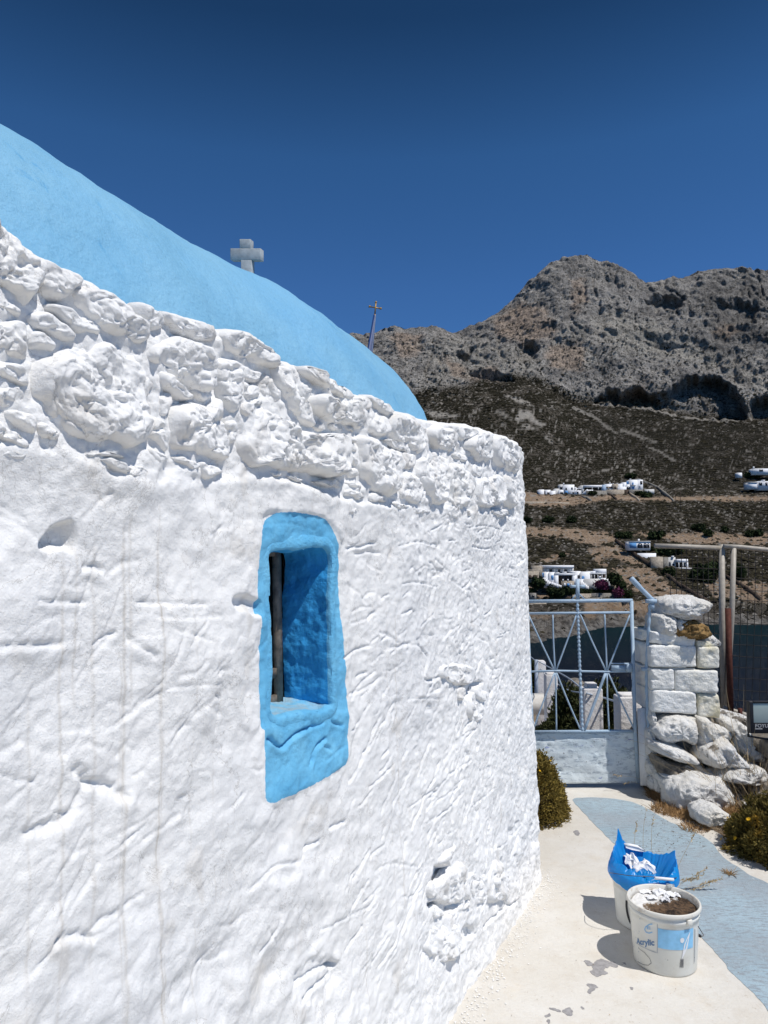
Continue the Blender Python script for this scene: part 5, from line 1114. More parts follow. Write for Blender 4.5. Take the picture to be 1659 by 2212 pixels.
def block(x0, x1, y0, y1, Y, dep, seed, yellow=0.1, skew=(0, 0), lx=0.0, mat=None, name='block', amp=1.0, parent=None):
    """rounded block between pixel edges, face at distance Y"""
    a = P(*R5([(x0, y1)])[0], Y); b = P(*R5([(x1, y0)])[0], Y); cx, cz = (a[0]+b[0])/2, (a[2]+b[2])/2; hx_, hz2, hy = (b[0]-a[0])/2, (b[2]-a[2])/2, dep/2
    m = 26; t = np.linspace(-1, 1, m); fs = []; VV = []; nn_ = 0
    for ax in range(3):
        for sg_ in (-1, 1):
            U, Vv_ = np.meshgrid(t, t); q3 = [None]*3; q3[ax] = np.full(U.shape, float(sg_)); q3[(ax+1) % 3] = U; q3[(ax+2) % 3] = Vv_
            VV.append(np.stack(q3, -1).reshape(-1, 3)); f = gridf(m, m)+nn_; fs.append(f if sg_ > 0 else f[:, ::-1]); nn_ += m*m
    Q = np.concatenate(VV); e = 13.0; nrm = (np.abs(Q)**e).sum(1)**(1/e); Q = Q/nrm[:, None]
    V = Q*np.array([hx_, hy, hz2])+np.array([cx, Y+hy, cz])
    V[:, 2] += skew[0]*(V[:, 0]-cx); V[:, 0] += skew[1]*(V[:, 2]-cz)
    k = 0.007*amp*fbm3(V[:, 0]*11, V[:, 1]*11, V[:, 2]*11, 3, seed)+0.0028*amp*fbm3(V[:, 0]*45, V[:, 1]*45, V[:, 2]*45, 3, seed+4)-0.008*amp*sstep(.25, .6, n3(V[:, 0]*16, V[:, 1]*16, V[:, 2]*16, seed+8)); V = V+(V-np.array([cx, Y+hy, cz]))/np.linalg.norm(V-np.array([cx, Y+hy, cz]), axis=1)[:, None]*k[:, None]
    o = npmesh(name, V, np.concatenate(fs), mat or M['pil'], parent or pil, True); vattr(o, 'yellow', np.full(len(V), yellow)+0.6*yellow*n3(V[:, 0]*7, V[:, 1]*7, V[:, 2]*7, seed)); return o
YP = 5.05
block(884, 1192, 548, 700, YP, .42, 601); block(1199, 1343, 560, 704, YP+.01, .42, 602, .8)
block(888, 1188, 470, 552, YP+.02, .4, 603, .05, (-0.10, 0), amp=1.8); block(1190, 1305, 520, 575, YP+.03, .38, 604, .9, (-0.12, 0), amp=1.5)
block(884, 1042, 700, 848, YP+.005, .42, 605); block(1047, 1337, 712, 864, YP, .42, 606, .25, (-.03, 0))
block(890, 1194, 848, 1004, YP, .43, 607, .05, (-.06, 0)); block(1197, 1346, 872, 1034, YP+.01, .42, 608, 1.0, (-.05, 0))
block(868, 1190, 700, 712, YP+.03, .38, 609, .1); block(868, 1330, 846, 866, YP+.04, .36, 610, .2, (-.04, 0))
rock(R5([(885,350),(930,335),(985,345),(1010,380),(1000,420),(1010,470),(890,480),(882,420)]), YP+.17, .34, 611, pil, wash=.95)
rock(R5([(1000,372),(1060,368),(1110,380),(1120,420),(1060,470),(1000,472)]), YP+.17, .32, 612, pil, wash=1)
rock(R5([(918,250),(960,232),(1060,226),(1150,236),(1225,262),(1210,310),(1165,330),(1150,372),(1060,372),(980,345),(920,335)]), YP+.20, .40, 613, pil, wash=1, rough=1.2).__setitem__('label', 'overhanging whitewashed cap stone')
M['brown'] = plain('bare_brown_stone', (0.26, 0.165, 0.07), 0.95, 0.1, 0, 0.5, 14, 0.02, 50)
rock(R5([(1012,440),(1060,395),(1140,390),(1200,410),(1225,460),(1200,490),(1100,498),(1030,480)]), YP+.13, .32, 614, pil, wash=0, rough=1.8, mat=M['brown']).__setitem__('label', 'bare brown stone')
rock(R5([(1130,490),(1230,470),(1280,500),(1305,540),(1230,545),(1140,510)]), YP+.2, .3, 615, pil, wash=.6)
mort = MB(); mort.hexa([P(1412,1640,YP+.40), P(1540,1640,YP+.40), P(1540,1640,YP+.10), P(1412,1640,YP+.10), P(1414,1370,YP+.38), P(1530,1370,YP+.38), P(1530,1370,YP+.08), P(1414,1370,YP+.08)])
mort.build('mortar', M['greyp'], pil)
rub = empty('rubble_wall', (2.9, 5.2, 0), 'collapsing dry rubble wall of half whitewashed stones right of the gate pillar', 'wall')
tt = M['rock']
for k, (pl, Y, dp, ws, rg) in enumerate([
 ([(862,1085),(900,1050),(960,1010),(1060,1000),(1135,1020),(1142,1100),(1120,1178),(1050,1150),(970,1180),(900,1150)], 5.15, .40, 1.0, 1.1),
 ([(1145,1012),(1200,1008),(1260,1050),(1365,1100),(1350,1150),(1240,1188),(1160,1188),(1150,1100)], 5.15, .36, .8, 1.0),
 ([(870,1168),(960,1182),(1060,1215),(1168,1290),(1160,1312),(1050,1300),(950,1262),(880,1225)], 5.08, .34, 1.0, .8),
 ([(882,1250),(960,1290),(1130,1315),(1132,1350),(1050,1382),(940,1392),(890,1335)], 5.10, .36, .35, 1.0),
 ([(1185,1235),(1250,1190),(1350,1160),(1400,1230),(1475,1310),(1460,1332),(1340,1332),(1220,1322),(1182,1290)], 5.02, .36, .8, 1.0),
 ([(1340,1035),(1440,1050),(1480,1150),(1510,1230),(1590,1260),(1590,1320),(1520,1312),(1440,1242),(1370,1175),(1350,1090)], 5.25, .4, .62, 1.3),
 ([(1285,1380),(1400,1332),(1560,1340),(1605,1390),(1560,1430),(1440,1430),(1310,1412)], 4.98, .36, .78, 1.0),
 ([(945,1392),(1050,1385),(1110,1397),(1000,1430)], 5.0, .25, .9, .8),
 ([(1130,1342),(1180,1320),(1202,1350),(1150,1392)], 5.03, .14, .75, .8),
 ([(1210,1372),(1240,1330),(1310,1340),(1300,1380),(1240,1392)], 5.15, .2, .3, 1.0),
 ([(1235,1385),(1265,1368),(1285,1392),(1255,1402)], 4.98, .07, .9, .8),
 ([(915,1402),(985,1420),(985,1520),(930,1500)], 5.05, .25, .7, .8), ([(890,1420),(915,1425),(912,1500),(890,1490)], 5.1, .2, .6, .8),
 ([(1370,1432),(1500,1430),(1500,1540),(1400,1545),(1370,1500)], 5.12, .35, .12, 1.0), ([(1360,1428),(1470,1432),(1500,1450),(1400,1465)], 5.05, .3, .35, .8),
 ([(1505,1500),(1570,1440),(1650,1420),(1660,1540),(1580,1590),(1510,1560)], 4.98, .4, .35, 1.0), ([(1640,1430),(1760,1400),(1830,1500),(1780,1600),(1650,1590)], 4.95, .4, .25, 1.0),
 ([(1430,1575),(1500,1555),(1550,1580),(1520,1612),(1440,1605)], 4.85, .2, .6, 1.0), ([(1392,1572),(1415,1560),(1425,1590),(1398,1595)], 4.82, .08, .7, 1),
 ([(1585,1170),(1680,1150),(1760,1180),(1740,1290),(1640,1300),(1590,1250)], 5.1, .4, .12, 1.1), ([(1600,1300),(1700,1290),(1800,1330),(1780,1410),(1660,1415),(1600,1370)], 5.1, .4, .15, 1.1),
 ([(1478,1320),(1500,1300),(1510,1335),(1480,1335)], 5.0, .08, .8, .8), ([(1150,1220),(1190,1200),(1190,1260),(1150,1250)], 5.15, .15, .3, .8), ([(1480,1080),(1580,1080),(1590,1180),(1500,1200)], 5.4, .4, .15, 1.0),
 ([(1320,1020),(1380,990),(1500,1020),(1540,1060),(1450,1080),(1340,1060)], 5.5, .4, .55, 1.3), ([(1500,1040),(1640,1050),(1760,1080),(1740,1170),(1600,1180),(1500,1130)], 5.55, .5, .2, 1.2)]):
    rock(R5(pl), Y, dp, 640+k*7, rub, wash=ws, rough=rg)
bm_ = MB(); 
hb = rock(R5([(860,1010),(1150,990),(1500,1060),(1900,1100),(1900,1620),(1400,1560),(1000,1480),(880,1440)]), 5.62, .62, 699, rub, name='core', wash=.12, rough=1.5, na=90, nb=50)
for k, (pl, Y, dp, ws, lb) in enumerate([
 ([(972,1480),(990,1430),(1100,1392),(1250,1390),(1362,1450),(1368,1560),(1300,1602),(1180,1600),(1060,1622),(985,1590)], 4.92, .40, 1.0, 'largest whitewashed boulder at the foot of the rubble wall'),
 ([(1165,1632),(1230,1600),(1282,1602),(1380,1662),(1360,1705),(1250,1715),(1178,1700)], 4.55, .24, .95, 'smaller whitewashed boulder lying in front of the largest one')]):
    o = rock(R5(pl), Y, dp, 720+k*9, None, name='boulder', wash=ws, na=90, nb=60); tagp(o, lb, 'boulder')
# white wall stub behind the gate's right post, whose left side carries shadowed lumps
stub = MB(); stub.hexa([P(1383,1697,5.13), P(1408,1697,5.13), P(1408,1697,5.5), P(1383,1697,5.5), P(1376,1530,5.13), P(1400,1530,5.13), P(1400,1530,5.5), P(1376,1530,5.5)])
o = stub.build('wall_stub', M['wash']); tagp(o, 'narrow whitewashed wall end between the gate and the pillar', 'wall')
side = [([(835,955),(862,960),(868,1070),(845,1070),(822,1020)]), ([(815,1090),(862,1085),(868,1170),(840,1185),(812,1150)]), ([(812,1200),(840,1178),(870,1200),(872,1270),(840,1280),(815,1250)]), ([(812,1310),(840,1290),(880,1300),(885,1385),(840,1395),(812,1360)]), ([(815,1420),(850,1395),(885,1410),(885,1490),(850,1490),(820,1460)])]
for k, pl in enumerate(side): rock(R5([(x+24, y) for x, y in pl]), 5.16, .20, 740+k*5, pil, wash=.85, rough=.8)

# ------------------------------------------------------------------ gate
n = N('flaking_pale_blue_paint', 0.55, 0.35)
c = n.mix(n.ramp(n.noise(14, 5, 0.6), [(0.35, 0), (0.7, 1)]), (0.33, 0.45, 0.57), (0.44, 0.55, 0.66))
c = n.mix(n.ramp(n.noise(70, 5, 0.7), [(0.66, 0), (0.70, 1)]), c, (0.16, 0.09, 0.06)); n.color(c).bump(n.noise(90, 4), 0.002); M['gpaint'] = n.m
n = N('worn_gate_sheet', 0.5, 0.35)
c = n.mix(n.ramp(n.noise(5, 6, 0.6), [(0.3, 0), (0.7, 1)]), (0.60, 0.69, 0.73), (0.76, 0.81, 0.82))
mg = n.node('ShaderNodeMapping'); n.l(n.co, mg.inputs[0]); mg.inputs['Scale'].default_value = (1, 1, 3)
c = n.mix(n.math('MULTIPLY', n.ramp(n.noise(14, 7, 0.75, mg.outputs[0]), [(0.52, 0), (0.62, 1)]), 0.75), c, (0.26, 0.31, 0.37))
c = n.mix(n.ramp(n.noise(6.5, 6, 0.7, mg.outputs[0]), [(0.62, 0), (0.65, 1)]), c, (0.17, 0.21, 0.46))
c = n.mix(n.ramp(n.noise(30, 5, 0.7), [(0.67, 0), (0.69, 1)]), c, (0.10, 0.08, 0.08)); n.color(c).bump(n.noise(30, 5), 0.004); M['gsheet'] = n.m
YG = 5.25
gate = empty('gate', P(1260, 1693, YG), 'pale blue iron gate with star pattern rods, small cross on top and dented sheet below', 'gate')
def gp(*p): return [P(x, y, YG) for x, y in p]
m = MB(); m.tube(gp((1138,1297),(1150,1580),(1153,1690)), .0115); m.build('frame', M['gpaint'], gate, True)
m = MB(); m.tube(gp((1364,1298),(1372,1580),(1379,1690)), .0135); m.build('frame', M['gpaint'], gate, True)
m = MB(); m.tube(gp((1136,1299),(1366,1297)), .0125); m.build('top_rail', M['gpaint'], gate, True)
m = MB(); m.tube(gp((1140,1325),(1364,1323)), .009); m.build('rail', M['gpaint'], gate, True)
m = MB(); m.tube(gp((1145,1451),(1200,1449),(1310,1451),(1368,1450)), .0075); m.build('rail', M['gpaint'], gate, True)
m = MB(); m.tube(gp((1150,1581),(1374,1579)), .011); m.build('rail', M['gpaint'], gate, True)
ctr = gp((1247,1298),(1252,1430),(1258,1579)); cc = sub(ctr, 60); m = MB(); m.tube(cc, .010+.0022*np.sign(np.sin(np.arange(len(cc))*1.6)), 8); m.build('centre_rod', M['gpaint'], gate, True)
for a, b in [((1141,1327),(1198,1449)), ((1194,1326),(1199,1449)), ((1246,1326),(1201,1449)), ((1253,1326),(1309,1449)), ((1306,1326),(1311,1449)), ((1361,1327),(1312,1449)),
             ((1198,1453),(1151,1579)), ((1200,1453),(1202,1579)), ((1202,1453),(1255,1579)), ((1308,1454),(1262,1579)), ((1311,1454),(1316,1579)), ((1314,1454),(1371,1577))]:
    m = MB(); m.tube(sub(gp(a, ((a[0]+b[0])/2+random.uniform(-1.2, 1.2), (a[1]+b[1])/2), b), 4), .006 if a[0] != 1308 else .0105); m.build('rod', M['gpaint'], gate, True)
crs = MB()
def flat(mb, x0, x1, y0, y1, Y, th): a = P(x0, y1, Y); b = P(x1, y0, Y); return mb.box(a[0], b[0], Y-th/2, Y+th/2, a[2], b[2])
flat(crs, 1244.5, 1251, 1251, 1297, YG, .016); flat(crs, 1232, 1244.3, 1263.5, 1270, YG, .016); flat(crs, 1251.2, 1263, 1263.5, 1270, YG, .016)
crs.build('cross', M['gpaint'], gate)
for a, b in [((1247,1281),(1234,1296)), ((1249,1281),(1263,1295))]:
    m = MB(); m.tube(gp(a, b), .005, 6); m.build('brace', M['gpaint'], gate)
a_, b_, c_, d_ = gp((1151,1584),(1374,1582),(1379,1692),(1156,1694)); mm, kk = 60, 34; U, Vv_ = np.meshgrid(np.linspace(0, 1, mm), np.linspace(0, 1, kk))
PT = (a_[None, None]*((1-U)*(1-Vv_))[..., None]+b_*(U*(1-Vv_))[..., None]+c_*(U*Vv_)[..., None]+d_*((1-U)*Vv_)[..., None])
PT[..., 1] += 0.007*fbm2(U*4, Vv_*3, 3, 801)+0.010
for u0, v0, r0, dd in [(.25, .75, .03, .02), (.6, .45, .022, -.012), (.44, .5, .018, .014), (.63, .62, .02, .016), (.15, .25, .02, .014), (.2, .13, .02, .012)]: PT[..., 1] += dd*np.exp(-(((U-u0)*1.6)**2+(Vv_-v0)**2)/r0**2)
o = npmesh('sheet_panel', PT.reshape(-1, 3), gridf(kk, mm), M['gsheet'], gate, True); sm_ = o.modifiers.new('s', 'SOLIDIFY'); sm_.thickness = .003
lt_ = MB(); flat(lt_, 1319, 1362, 1432, 1434.5, YG, .02); flat(lt_, 1321, 1350, 1437, 1449, YG, .03); flat(lt_, 1351, 1364, 1434, 1451, YG, .045); lt_.build('latch', M['gpaint'], gate)
# hinge bar by the pillar with a bent pipe on top
YB_ = 5.12
hp = empty('post', P(1405, 1697, YB_), 'thin blue bar beside the pillar with a bent pipe tied to its top', 'post')
cc = sub([P(x, y, YB_) for x, y in [(1404,1306),(1401,1360),(1397,1440),(1398,1520),(1403,1610),(1405,1700)]], 14); m = MB(); m.tube(cc, .011+.002*np.sign(np.sin(np.arange(len(cc))*1.4)), 8); m.build('bar', M['gpaint'], hp, True)
m = MB(); m.tube(sub([P(x, y, YB_) for x, y in [(1363,1249),(1383,1270),(1410,1297)]], 6), [.019]*6+[.0165]*7, 10); m.build('bent_pipe', M['gpaint'], hp, True)
m = MB(); flat(m, 1396, 1417, 1294, 1303, YB_-.01, .04); flat(m, 1404, 1412, 1303, 1316, YB_-.01, .03); m.build('bracket', M['gpaint'], hp); m = MB(); flat(m, 1387, 1403, 1442, 1449, YB_, .04); m.build('bracket', M['gpaint'], hp)

# ------------------------------------------------------------------ posts, rail and shrubs beyond the gate
n = N('post_whitewash', 0.88, 0.15)
c = n.mix(n.ramp(n.noise(4, 6, 0.65), [(0.4, 0), (0.72, 1)]), (0.84, 0.82, 0.81), (0.70, 0.66, 0.61)); n.color(c).bump(n.noise(18, 7, 0.7), 0.02); M['post'] = n.m
for lb, x0, x1, yt, yb, Y, w in [
   ('white post nearest behind the gate, partly hidden by the right frame', 1339, 1391, 1507, 1640, 6.0, .2), ('white post with a small square cap, behind the middle of the gate', 1261, 1306, 1488, 1640, 6.9, .2),
   ('shorter white post standing just before the farthest one', 1179.5, 1207, 1458, 1556, 10.8, .2), ('farthest white post beside the metal tube, left behind the gate', 1160, 1181, 1430, 1540, 14.5, .2)]:
    a = P(x0, yt, Y); b = P(x1, yt, Y); zb = P(x0, yb, Y)[2]; w = (b[0]-a[0])*.92
    t = empty('post', (a[0]+w/2, Y+w/2, zb), lb, 'post', 'white railing posts beyond the gate')
    m = MB(); m.box(a[0], a[0]+w, Y, Y+w, zb-.3, a[2]); o = m.build('shaft', M['post'], t); bv = o.modifiers.new('b', 'BEVEL'); bv.width = .012; bv.segments = 3
    m = MB(); k = .55 if yt == 1488 else .8; m.box(a[0]+w*(1-k)/2, a[0]+w*(1+k)/2, Y+w*(1-k)/2, Y+w*(1+k)/2, a[2]-.01, a[2]+(.045 if yt == 1488 else .02)); o = m.build('cap', M['post'], t); bv = o.modifiers.new('b', 'BEVEL'); bv.width = .008; bv.segments = 2
M['rope'] = plain('pale_rail_pipe', (0.36, 0.42, 0.50), 0.6, 0.3)
for pts, lb in [([(1391,1541,6.05),(1365,1527,6.1),(1340,1519,6.15),(1306,1508,6.9),(1287,1504,6.95)], 'pale blue rail between the two nearest white posts'), ([(1287,1503,6.95),(1262,1497,7.0),(1230,1492,8.6),(1207,1479,10.8),(1192,1474,10.85)], 'sagging rail from the capped post to the short post'),
                ([(1262,1492,6.95),(1225,1463,9),(1180,1438,13),(1160,1427,14.5)], 'upper rail running to the farthest white post'), ([(1192,1474,10.85),(1181,1461,13),(1168,1445,14.5)], 'rail between the short post and the farthest one'),
                ([(1160,1430,14.5),(1148,1420,15.5),(1140,1412,16.5)], 'rail leaving the farthest post to the left')]:
    m = MB(); m.tube(sub([P(*p) for p in pts], 6), .009, 6); tagp(m.build('rail', M['rope'], None, True), lb, 'rail')
m = MB(); m.tube([P(1158.5,1425,14.4), P(1159,1540,14.4)], .035, 8); tagp(m.build('post', M['rope'], None, True), 'grey metal tube standing against the farthest white post', 'post')
wp = [(1.25, 5.5), (1.95, 5.5), (2.0, 6.6), (2.35, 10.8), (3.05, 14.6), (3.6, 18.6), (1.2, 18.6), (1.0, 10), (.7, 6)]
p_ = np.array(wp); zz = [-.30, -.30, -.60, -1.18, -1.66, -2.08, -2.08, -1.08, -.55]
m = MB(); V = [[x, y, z] for (x, y), z in zip(wp, zz)]+[[x, y, z-.3] for (x, y), z in zip(wp, zz)]; k = len(wp)
path = npmesh('walkway', V, [np.array([[0, 1, 2, 8], [8, 2, 3, 7], [7, 3, 4, 6]]), np.array([[4, 5, 6]]+[[i, k+i, (i+1) % k] for i in range(k)]+[[(i+1) % k, k+i, k+(i+1) % k] for i in range(k)])], M['conc']); tagp(path, 'pale stepped walkway going down beyond the gate', None, None, 'structure')
m = MB(); a = P(1146, 1506, 13.6); m.box(a[0]-1, a[0]+.55, 13.5, 13.9, a[2]-.3, a[2]+.02); tagp(m.build('step', M['conc']), 'low step across the walkway', None, None, 'structure')

def sprigs(pos, dirs, L, w, r):
    """little leaf blades: base point, direction, length -> two crossed triangles"""
    m = len(pos); a = np.cross(dirs, r.normal(size=(m, 3))); a /= np.linalg.norm(a, axis=1)[:, None]+1e-9; b = np.cross(dirs, a)
    tip = pos+dirs*L[:, None]; mid = pos+dirs*(L*.45)[:, None]
    V = np.stack([pos, mid+a*w[:, None], tip, mid-a*w[:, None], mid+b*w[:, None], mid-b*w[:, None]], 1).reshape(-1, 3)
    k = np.arange(m)[:, None]*6; return V, np.concatenate([np.stack([k+0, k+1, k+2, k+3], -1).reshape(-1, 4), np.stack([k+0, k+4, k+2, k+5], -1).reshape(-1, 4)])
def bush(name, label, c, rx, ry, rz, cnt, leafL, leafw, mat, seed, lumps=0.22, inner_mat=None, flowers=None, fmat=None, cat='bush', group=None):
    r = np.random.default_rng(seed); t = empty(name, c, label, cat, group); c = np.array(c, float)
    d = r.normal(size=(cnt, 3)); d[:, 2] = np.abs(d[:, 2])*1.0-0.05; d /= np.linalg.norm(d, axis=1)[:, None]
    lob = 1+lumps*fbm3(d[:, 0]*3.2, d[:, 1]*3.2, d[:, 2]*3.2, 3, seed)+0.06*n3(d[:, 0]*11, d[:, 1]*11, d[:, 2]*11, seed+4)
    rad = np.where(r.uniform(size=cnt) < .7, r.uniform(.90, 1.02, cnt), r.uniform(.55, .95, cnt))*lob
    pos = c+d*rad[:, None]*np.array([rx, ry, rz]); dr = d+0.65*r.normal(size=(cnt, 3))+np.array([0, 0, .35]); dr /= np.linalg.norm(dr, axis=1)[:, None]
    V, q = sprigs(pos, dr, leafL*r.uniform(.6, 1.4, cnt), leafw*r.uniform(.7, 1.3, cnt), r); npmesh('foliage', V, q, mat, t)
    U, W2 = np.meshgrid(np.linspace(0, 2*math.pi, 32, endpoint=False), np.linspace(-.15, math.pi/2, 14)); dd = np.stack([np.cos(U)*np.cos(W2), np.sin(U)*np.cos(W2), np.sin(W2)], -1)
    lb2 = 1+lumps*fbm3(dd[..., 0]*3.2, dd[..., 1]*3.2, dd[..., 2]*3.2, 3, seed); V = c+dd*(0.86*lb2)[..., None]*np.array([rx, ry, rz]); npmesh('twigs', V.reshape(-1, 3), gridf(14, 32, True), inner_mat or M['twig'], t, True)
    if flowers is not None:
        n_, sz = flowers; d = r.normal(size=(n_, 3)); d[:, 2] = np.abs(d[:, 2]); d[:, 1] -= .25; d /= np.linalg.norm(d, axis=1)[:, None]
        lob = 1+lumps*fbm3(d[:, 0]*3.2, d[:, 1]*3.2, d[:, 2]*3.2, 3, seed); 
        for k in range(n_):
            pp = c+d[k]*1.05*lob[k]*np.array([rx, ry, rz]); m = MB(); nb_ = 9; s_ = sz*r.uniform(.6, 1.2)
            up = d[k]+np.array([0, -.3, .5]); up /= np.linalg.norm(up); a = np.cross(up, [0, 1, .3]); a /= np.linalg.norm(a); b = np.cross(up, a)
            for q_ in range(nb_):
                an = 2*math.pi*q_/nb_; e = a*math.cos(an)+b*math.sin(an); f_ = a*math.cos(an+.25)+b*math.sin(an+.25); g_ = a*math.cos(an-.25)+b*math.sin(an-.25)
                m.add([pp, pp+f_*s_*.6+up*s_*.25, pp+e*s_+up*s_*.35, pp+g_*s_*.6+up*s_*.25], [[0, 1, 2, 3]])
            m.build('flower', fmat, t)
    return t
def leafmat(name, c1, c2, sc=18, yel=None):
    n = N(name, 0.75, 0.25); c = n.mix(n.ramp(n.noise(sc, 4, 0.7), [(0.35, 0), (0.68, 1)]), c1, c2)
    if yel: c = n.mix(n.ramp(n.noise(sc*.55, 4, 0.7), [(0.58, 0), (0.68, 1)]), c, yel)
    n.color(c); return n.m
M['twig'] = plain('dark_twigs', (0.035, 0.026, 0.012), 0.95, 0.05, 0, 0.5, 30)
M['leafL'] = leafmat('olive_brown_leaves', (0.16, 0.115, 0.025), (0.38, 0.28, 0.07), 22, (0.46, 0.34, 0.07)); M['leafR'] = leafmat('dark_olive_leaves', (0.10, 0.08, 0.02), (0.26, 0.20, 0.05), 16, (0.42, 0.25, 0.035))
M['leafG'] = leafmat('dusty_green_leaves', (0.035, 0.045, 0.014), (0.10, 0.11, 0.04), 10); M['yellow'] = plain('yellow_petals', (0.80, 0.46, 0.015), 0.6)
bush('low_bush', 'dense olive brown bush hugging the foot of the chapel corner by the gate', (0.82, 4.78, -0.03), .365, .35, .455, 30000, .020, .0038, M['leafL'], 31, .10, flowers=(10, .010), fmat=M['yellow'])
bush('flowering_bush', 'dark bush with yellow flowers at the right edge of the path', (2.27, 4.10, -0.06), .36, .36, .35, 30000, .022, .0036, M['leafR'], 32, .20, flowers=(9, .017), fmat=M['yellow'])
bush('flowering_bush', 'second yellow flowered bush reaching out of the frame at the right', (2.72, 4.25, -0.05), .42, .42, .44, 16000, .026, .004, M['leafR'], 33, .2, flowers=(16, .016), fmat=M['yellow'])
for x, y, Y, rx, rz, sd, lb in [(1250,1590,8.3,.36,.60,41,'grey green shrub behind the gate between the white posts'), (1218,1600,8.0,.30,.32,42,'low green shrub on the left behind the gate sheet'), (1325,1570,7.6,.42,.45,43,'green shrub between the capped post and the nearest post'), (1300,1560,9.2,.55,.55,44,'shrub behind the capped post')]:
    p = P(x, y, Y); bush('shrub', lb, p+np.array([0, 0, -.12]), rx, rx, rz, 5000, .06, .012, M['leafG'], sd, .3)
p = P(1148, 1470, 15.3); bush('shrub', 'small green shrub left of the farthest white post', p+np.array([0, 0, -.2]), .3, .3, .5, 1200, .09, .02, M['leafG'], 45, .3)
rock([(1231,1500),(1236,1472),(1255,1468),(1266,1490),(1262,1530),(1240,1535)], 9.6, .5, 777, None, 'boulder', .1).update() if False else None
o = rock([(1229,1500),(1234,1474),(1252,1470),(1266,1492),(1262,1530),(1238,1535)], 9.8, .5, 777, None, 'boulder', .1); tagp(o, 'bare grey boulder seen through the gate between the posts', 'boulder')

# grit and paint flakes on the terrace
def grit(name, label, pts, smin, smax, mat, seed):
    r = np.random.default_rng(seed); m = len(pts); tb3 = np.array([[1,0,0],[-.5,.87,0],[-.5,-.87,0],[0,0,.55]]); tf = np.array([[0,1,3],[1,2,3],[2,0,3]])
    s_ = r.uniform(smin, smax, m)[:, None, None]*r.uniform(.5, 1.4, (m, 1, 3)); a = r.uniform(0, 2*math.pi, m); c_, q_ = np.cos(a)[:, None], np.sin(a)[:, None]
    V = (tb3[None]+r.normal(0, .18, (m, 4, 3)))*s_; X = V[..., 0]*c_-V[..., 1]*q_; Y = V[..., 0]*q_+V[..., 1]*c_; V = np.stack([X+pts[:, :1], Y+pts[:, 1:2], np.maximum(V[..., 2], 0)+.003], -1)
    return tagp(npmesh(name, V.reshape(-1, 3), (tf[None]+(np.arange(m)*4)[:, None, None]).reshape(-1, 3), mat), label, None, None, 'stuff')
rg_ = np.random.default_rng(4); s_ = rg_.uniform(1.0, S1+.2, 1500); x_, y_, nx_, ny_ = plan(s_); o_ = np.abs(rg_.normal(0, .05, 1500))+.01
grit('grit', 'crumbs of limewash fallen along the foot of the wall', np.stack([x_+nx_*o_, y_+ny_*o_], 1), .0012, .005, M['wash'], 5)
p_ = np.stack([rg_.uniform(.2, 2.4, 700), rg_.uniform(2.2, 5.3, 700)], 1); grit('grit', 'dark grit scattered over the terrace', p_, .0008, .0026, M['brown'], 6)
p_ = np.array([G(x, y)[:2] for x, y in zip(rg_.uniform(1380, 1659, 600), rg_.uniform(1700, 1850, 600))]); grit('grit', 'pale pebbles along the edge of the path by the weeds', p_, .0015, .006, M['boulder'], 7)
# dry grass
M['straw'] = plain('dry_straw', (0.50, 0.38, 0.22), 0.85, 0.15, 0, 0.3, 30); M['straw2'] = plain('rusty_dry_grass', (0.34, 0.21, 0.10), 0.9, 0.1, 0, 0.4, 20)
def tuft(name, label, c, rad, n_, L, mat, seed, lean=(0, 0), w=.0016, kind='thing', flatk=1.0, parent=None):
    r = np.random.default_rng(seed); Vs_ = []; qs_ = []; k = 0
    for i in range(n_):
        a = r.uniform(0, 2*math.pi); rr_ = rad*math.sqrt(r.uniform()); b = np.array([c[0]+rr_*math.cos(a), c[1]+rr_*math.sin(a), c[2]]); l = L*r.uniform(.5, 1.2)
        d = np.array([lean[0]+r.normal()*.35, lean[1]+r.normal()*.35, flatk*r.uniform(.6, 1.1)]); d /= np.linalg.norm(d); bend = r.normal(size=3)*.25*l; bend[2] = -abs(bend[2])
        s_ = np.cross(d, [0, 1, .2]); s_ /= np.linalg.norm(s_)+1e-9
        pts = [b+d*l*t+bend*t*t for t in (0, .35, .7, 1)]; ww_ = [w, w*.9, w*.6, w*.15]
        for p, q_ in zip(pts, ww_): Vs_ += [p-s_*q_, p+s_*q_]
        qs_ += [[k+2*j, k+2*j+1, k+2*j+3, k+2*j+2] for j in range(3)]; k += 8
    o = npmesh(name, np.array(Vs_), np.array(qs_), mat, parent); return tagp(o, label, None if kind != 'thing' else 'grass tuft', None, kind if kind != 'thing' else None)
for i, (x, y, rd, nn_, L, mt, lb) in enumerate([(1424,1722,.10,900,.11,'straw2','rusty dried weeds at the foot of the pillar'), (1450,1752,.14,1200,.10,'straw2','rusty dried weeds under the largest boulder'), (1478,1762,.12,900,.10,'straw2','dried weeds between the two boulders'), (1520,1768,.16,1000,.12,'straw2','dried weeds right of the smaller boulder'),
    (1500,1790,.10,500,.07,'straw2','dried weeds in front of the smaller boulder'), (1560,1770,.20,1300,.13,'straw2','dried weeds behind the flowering bush'), (1620,1760,.22,1200,.16,'straw2','dried weeds before the dark rubble')]):
    g_ = G(x, y, 0); tuft('dry_weeds', lb, g_, rd*.85, int(nn_*.45), L*.6, M[mt], 900+i, kind='stuff', flatk=.7)
for i, (x, y, L, nn_, lb) in enumerate([(1560,1745,.62,26,'tall dry grass in front of the leaning rubble stones'), (1640,1740,.80,60,'tallest dry grass at the right edge under the floodlight'), (1595,1750,.66,24,'sparse tall straw between the bush and the rubble')]):
    g_ = G(x, y, 0); tuft('tall_grass', lb, g_, .12, nn_, L, M['straw'], 950+i, (-.28, 0), .0014, flatk=1.2)
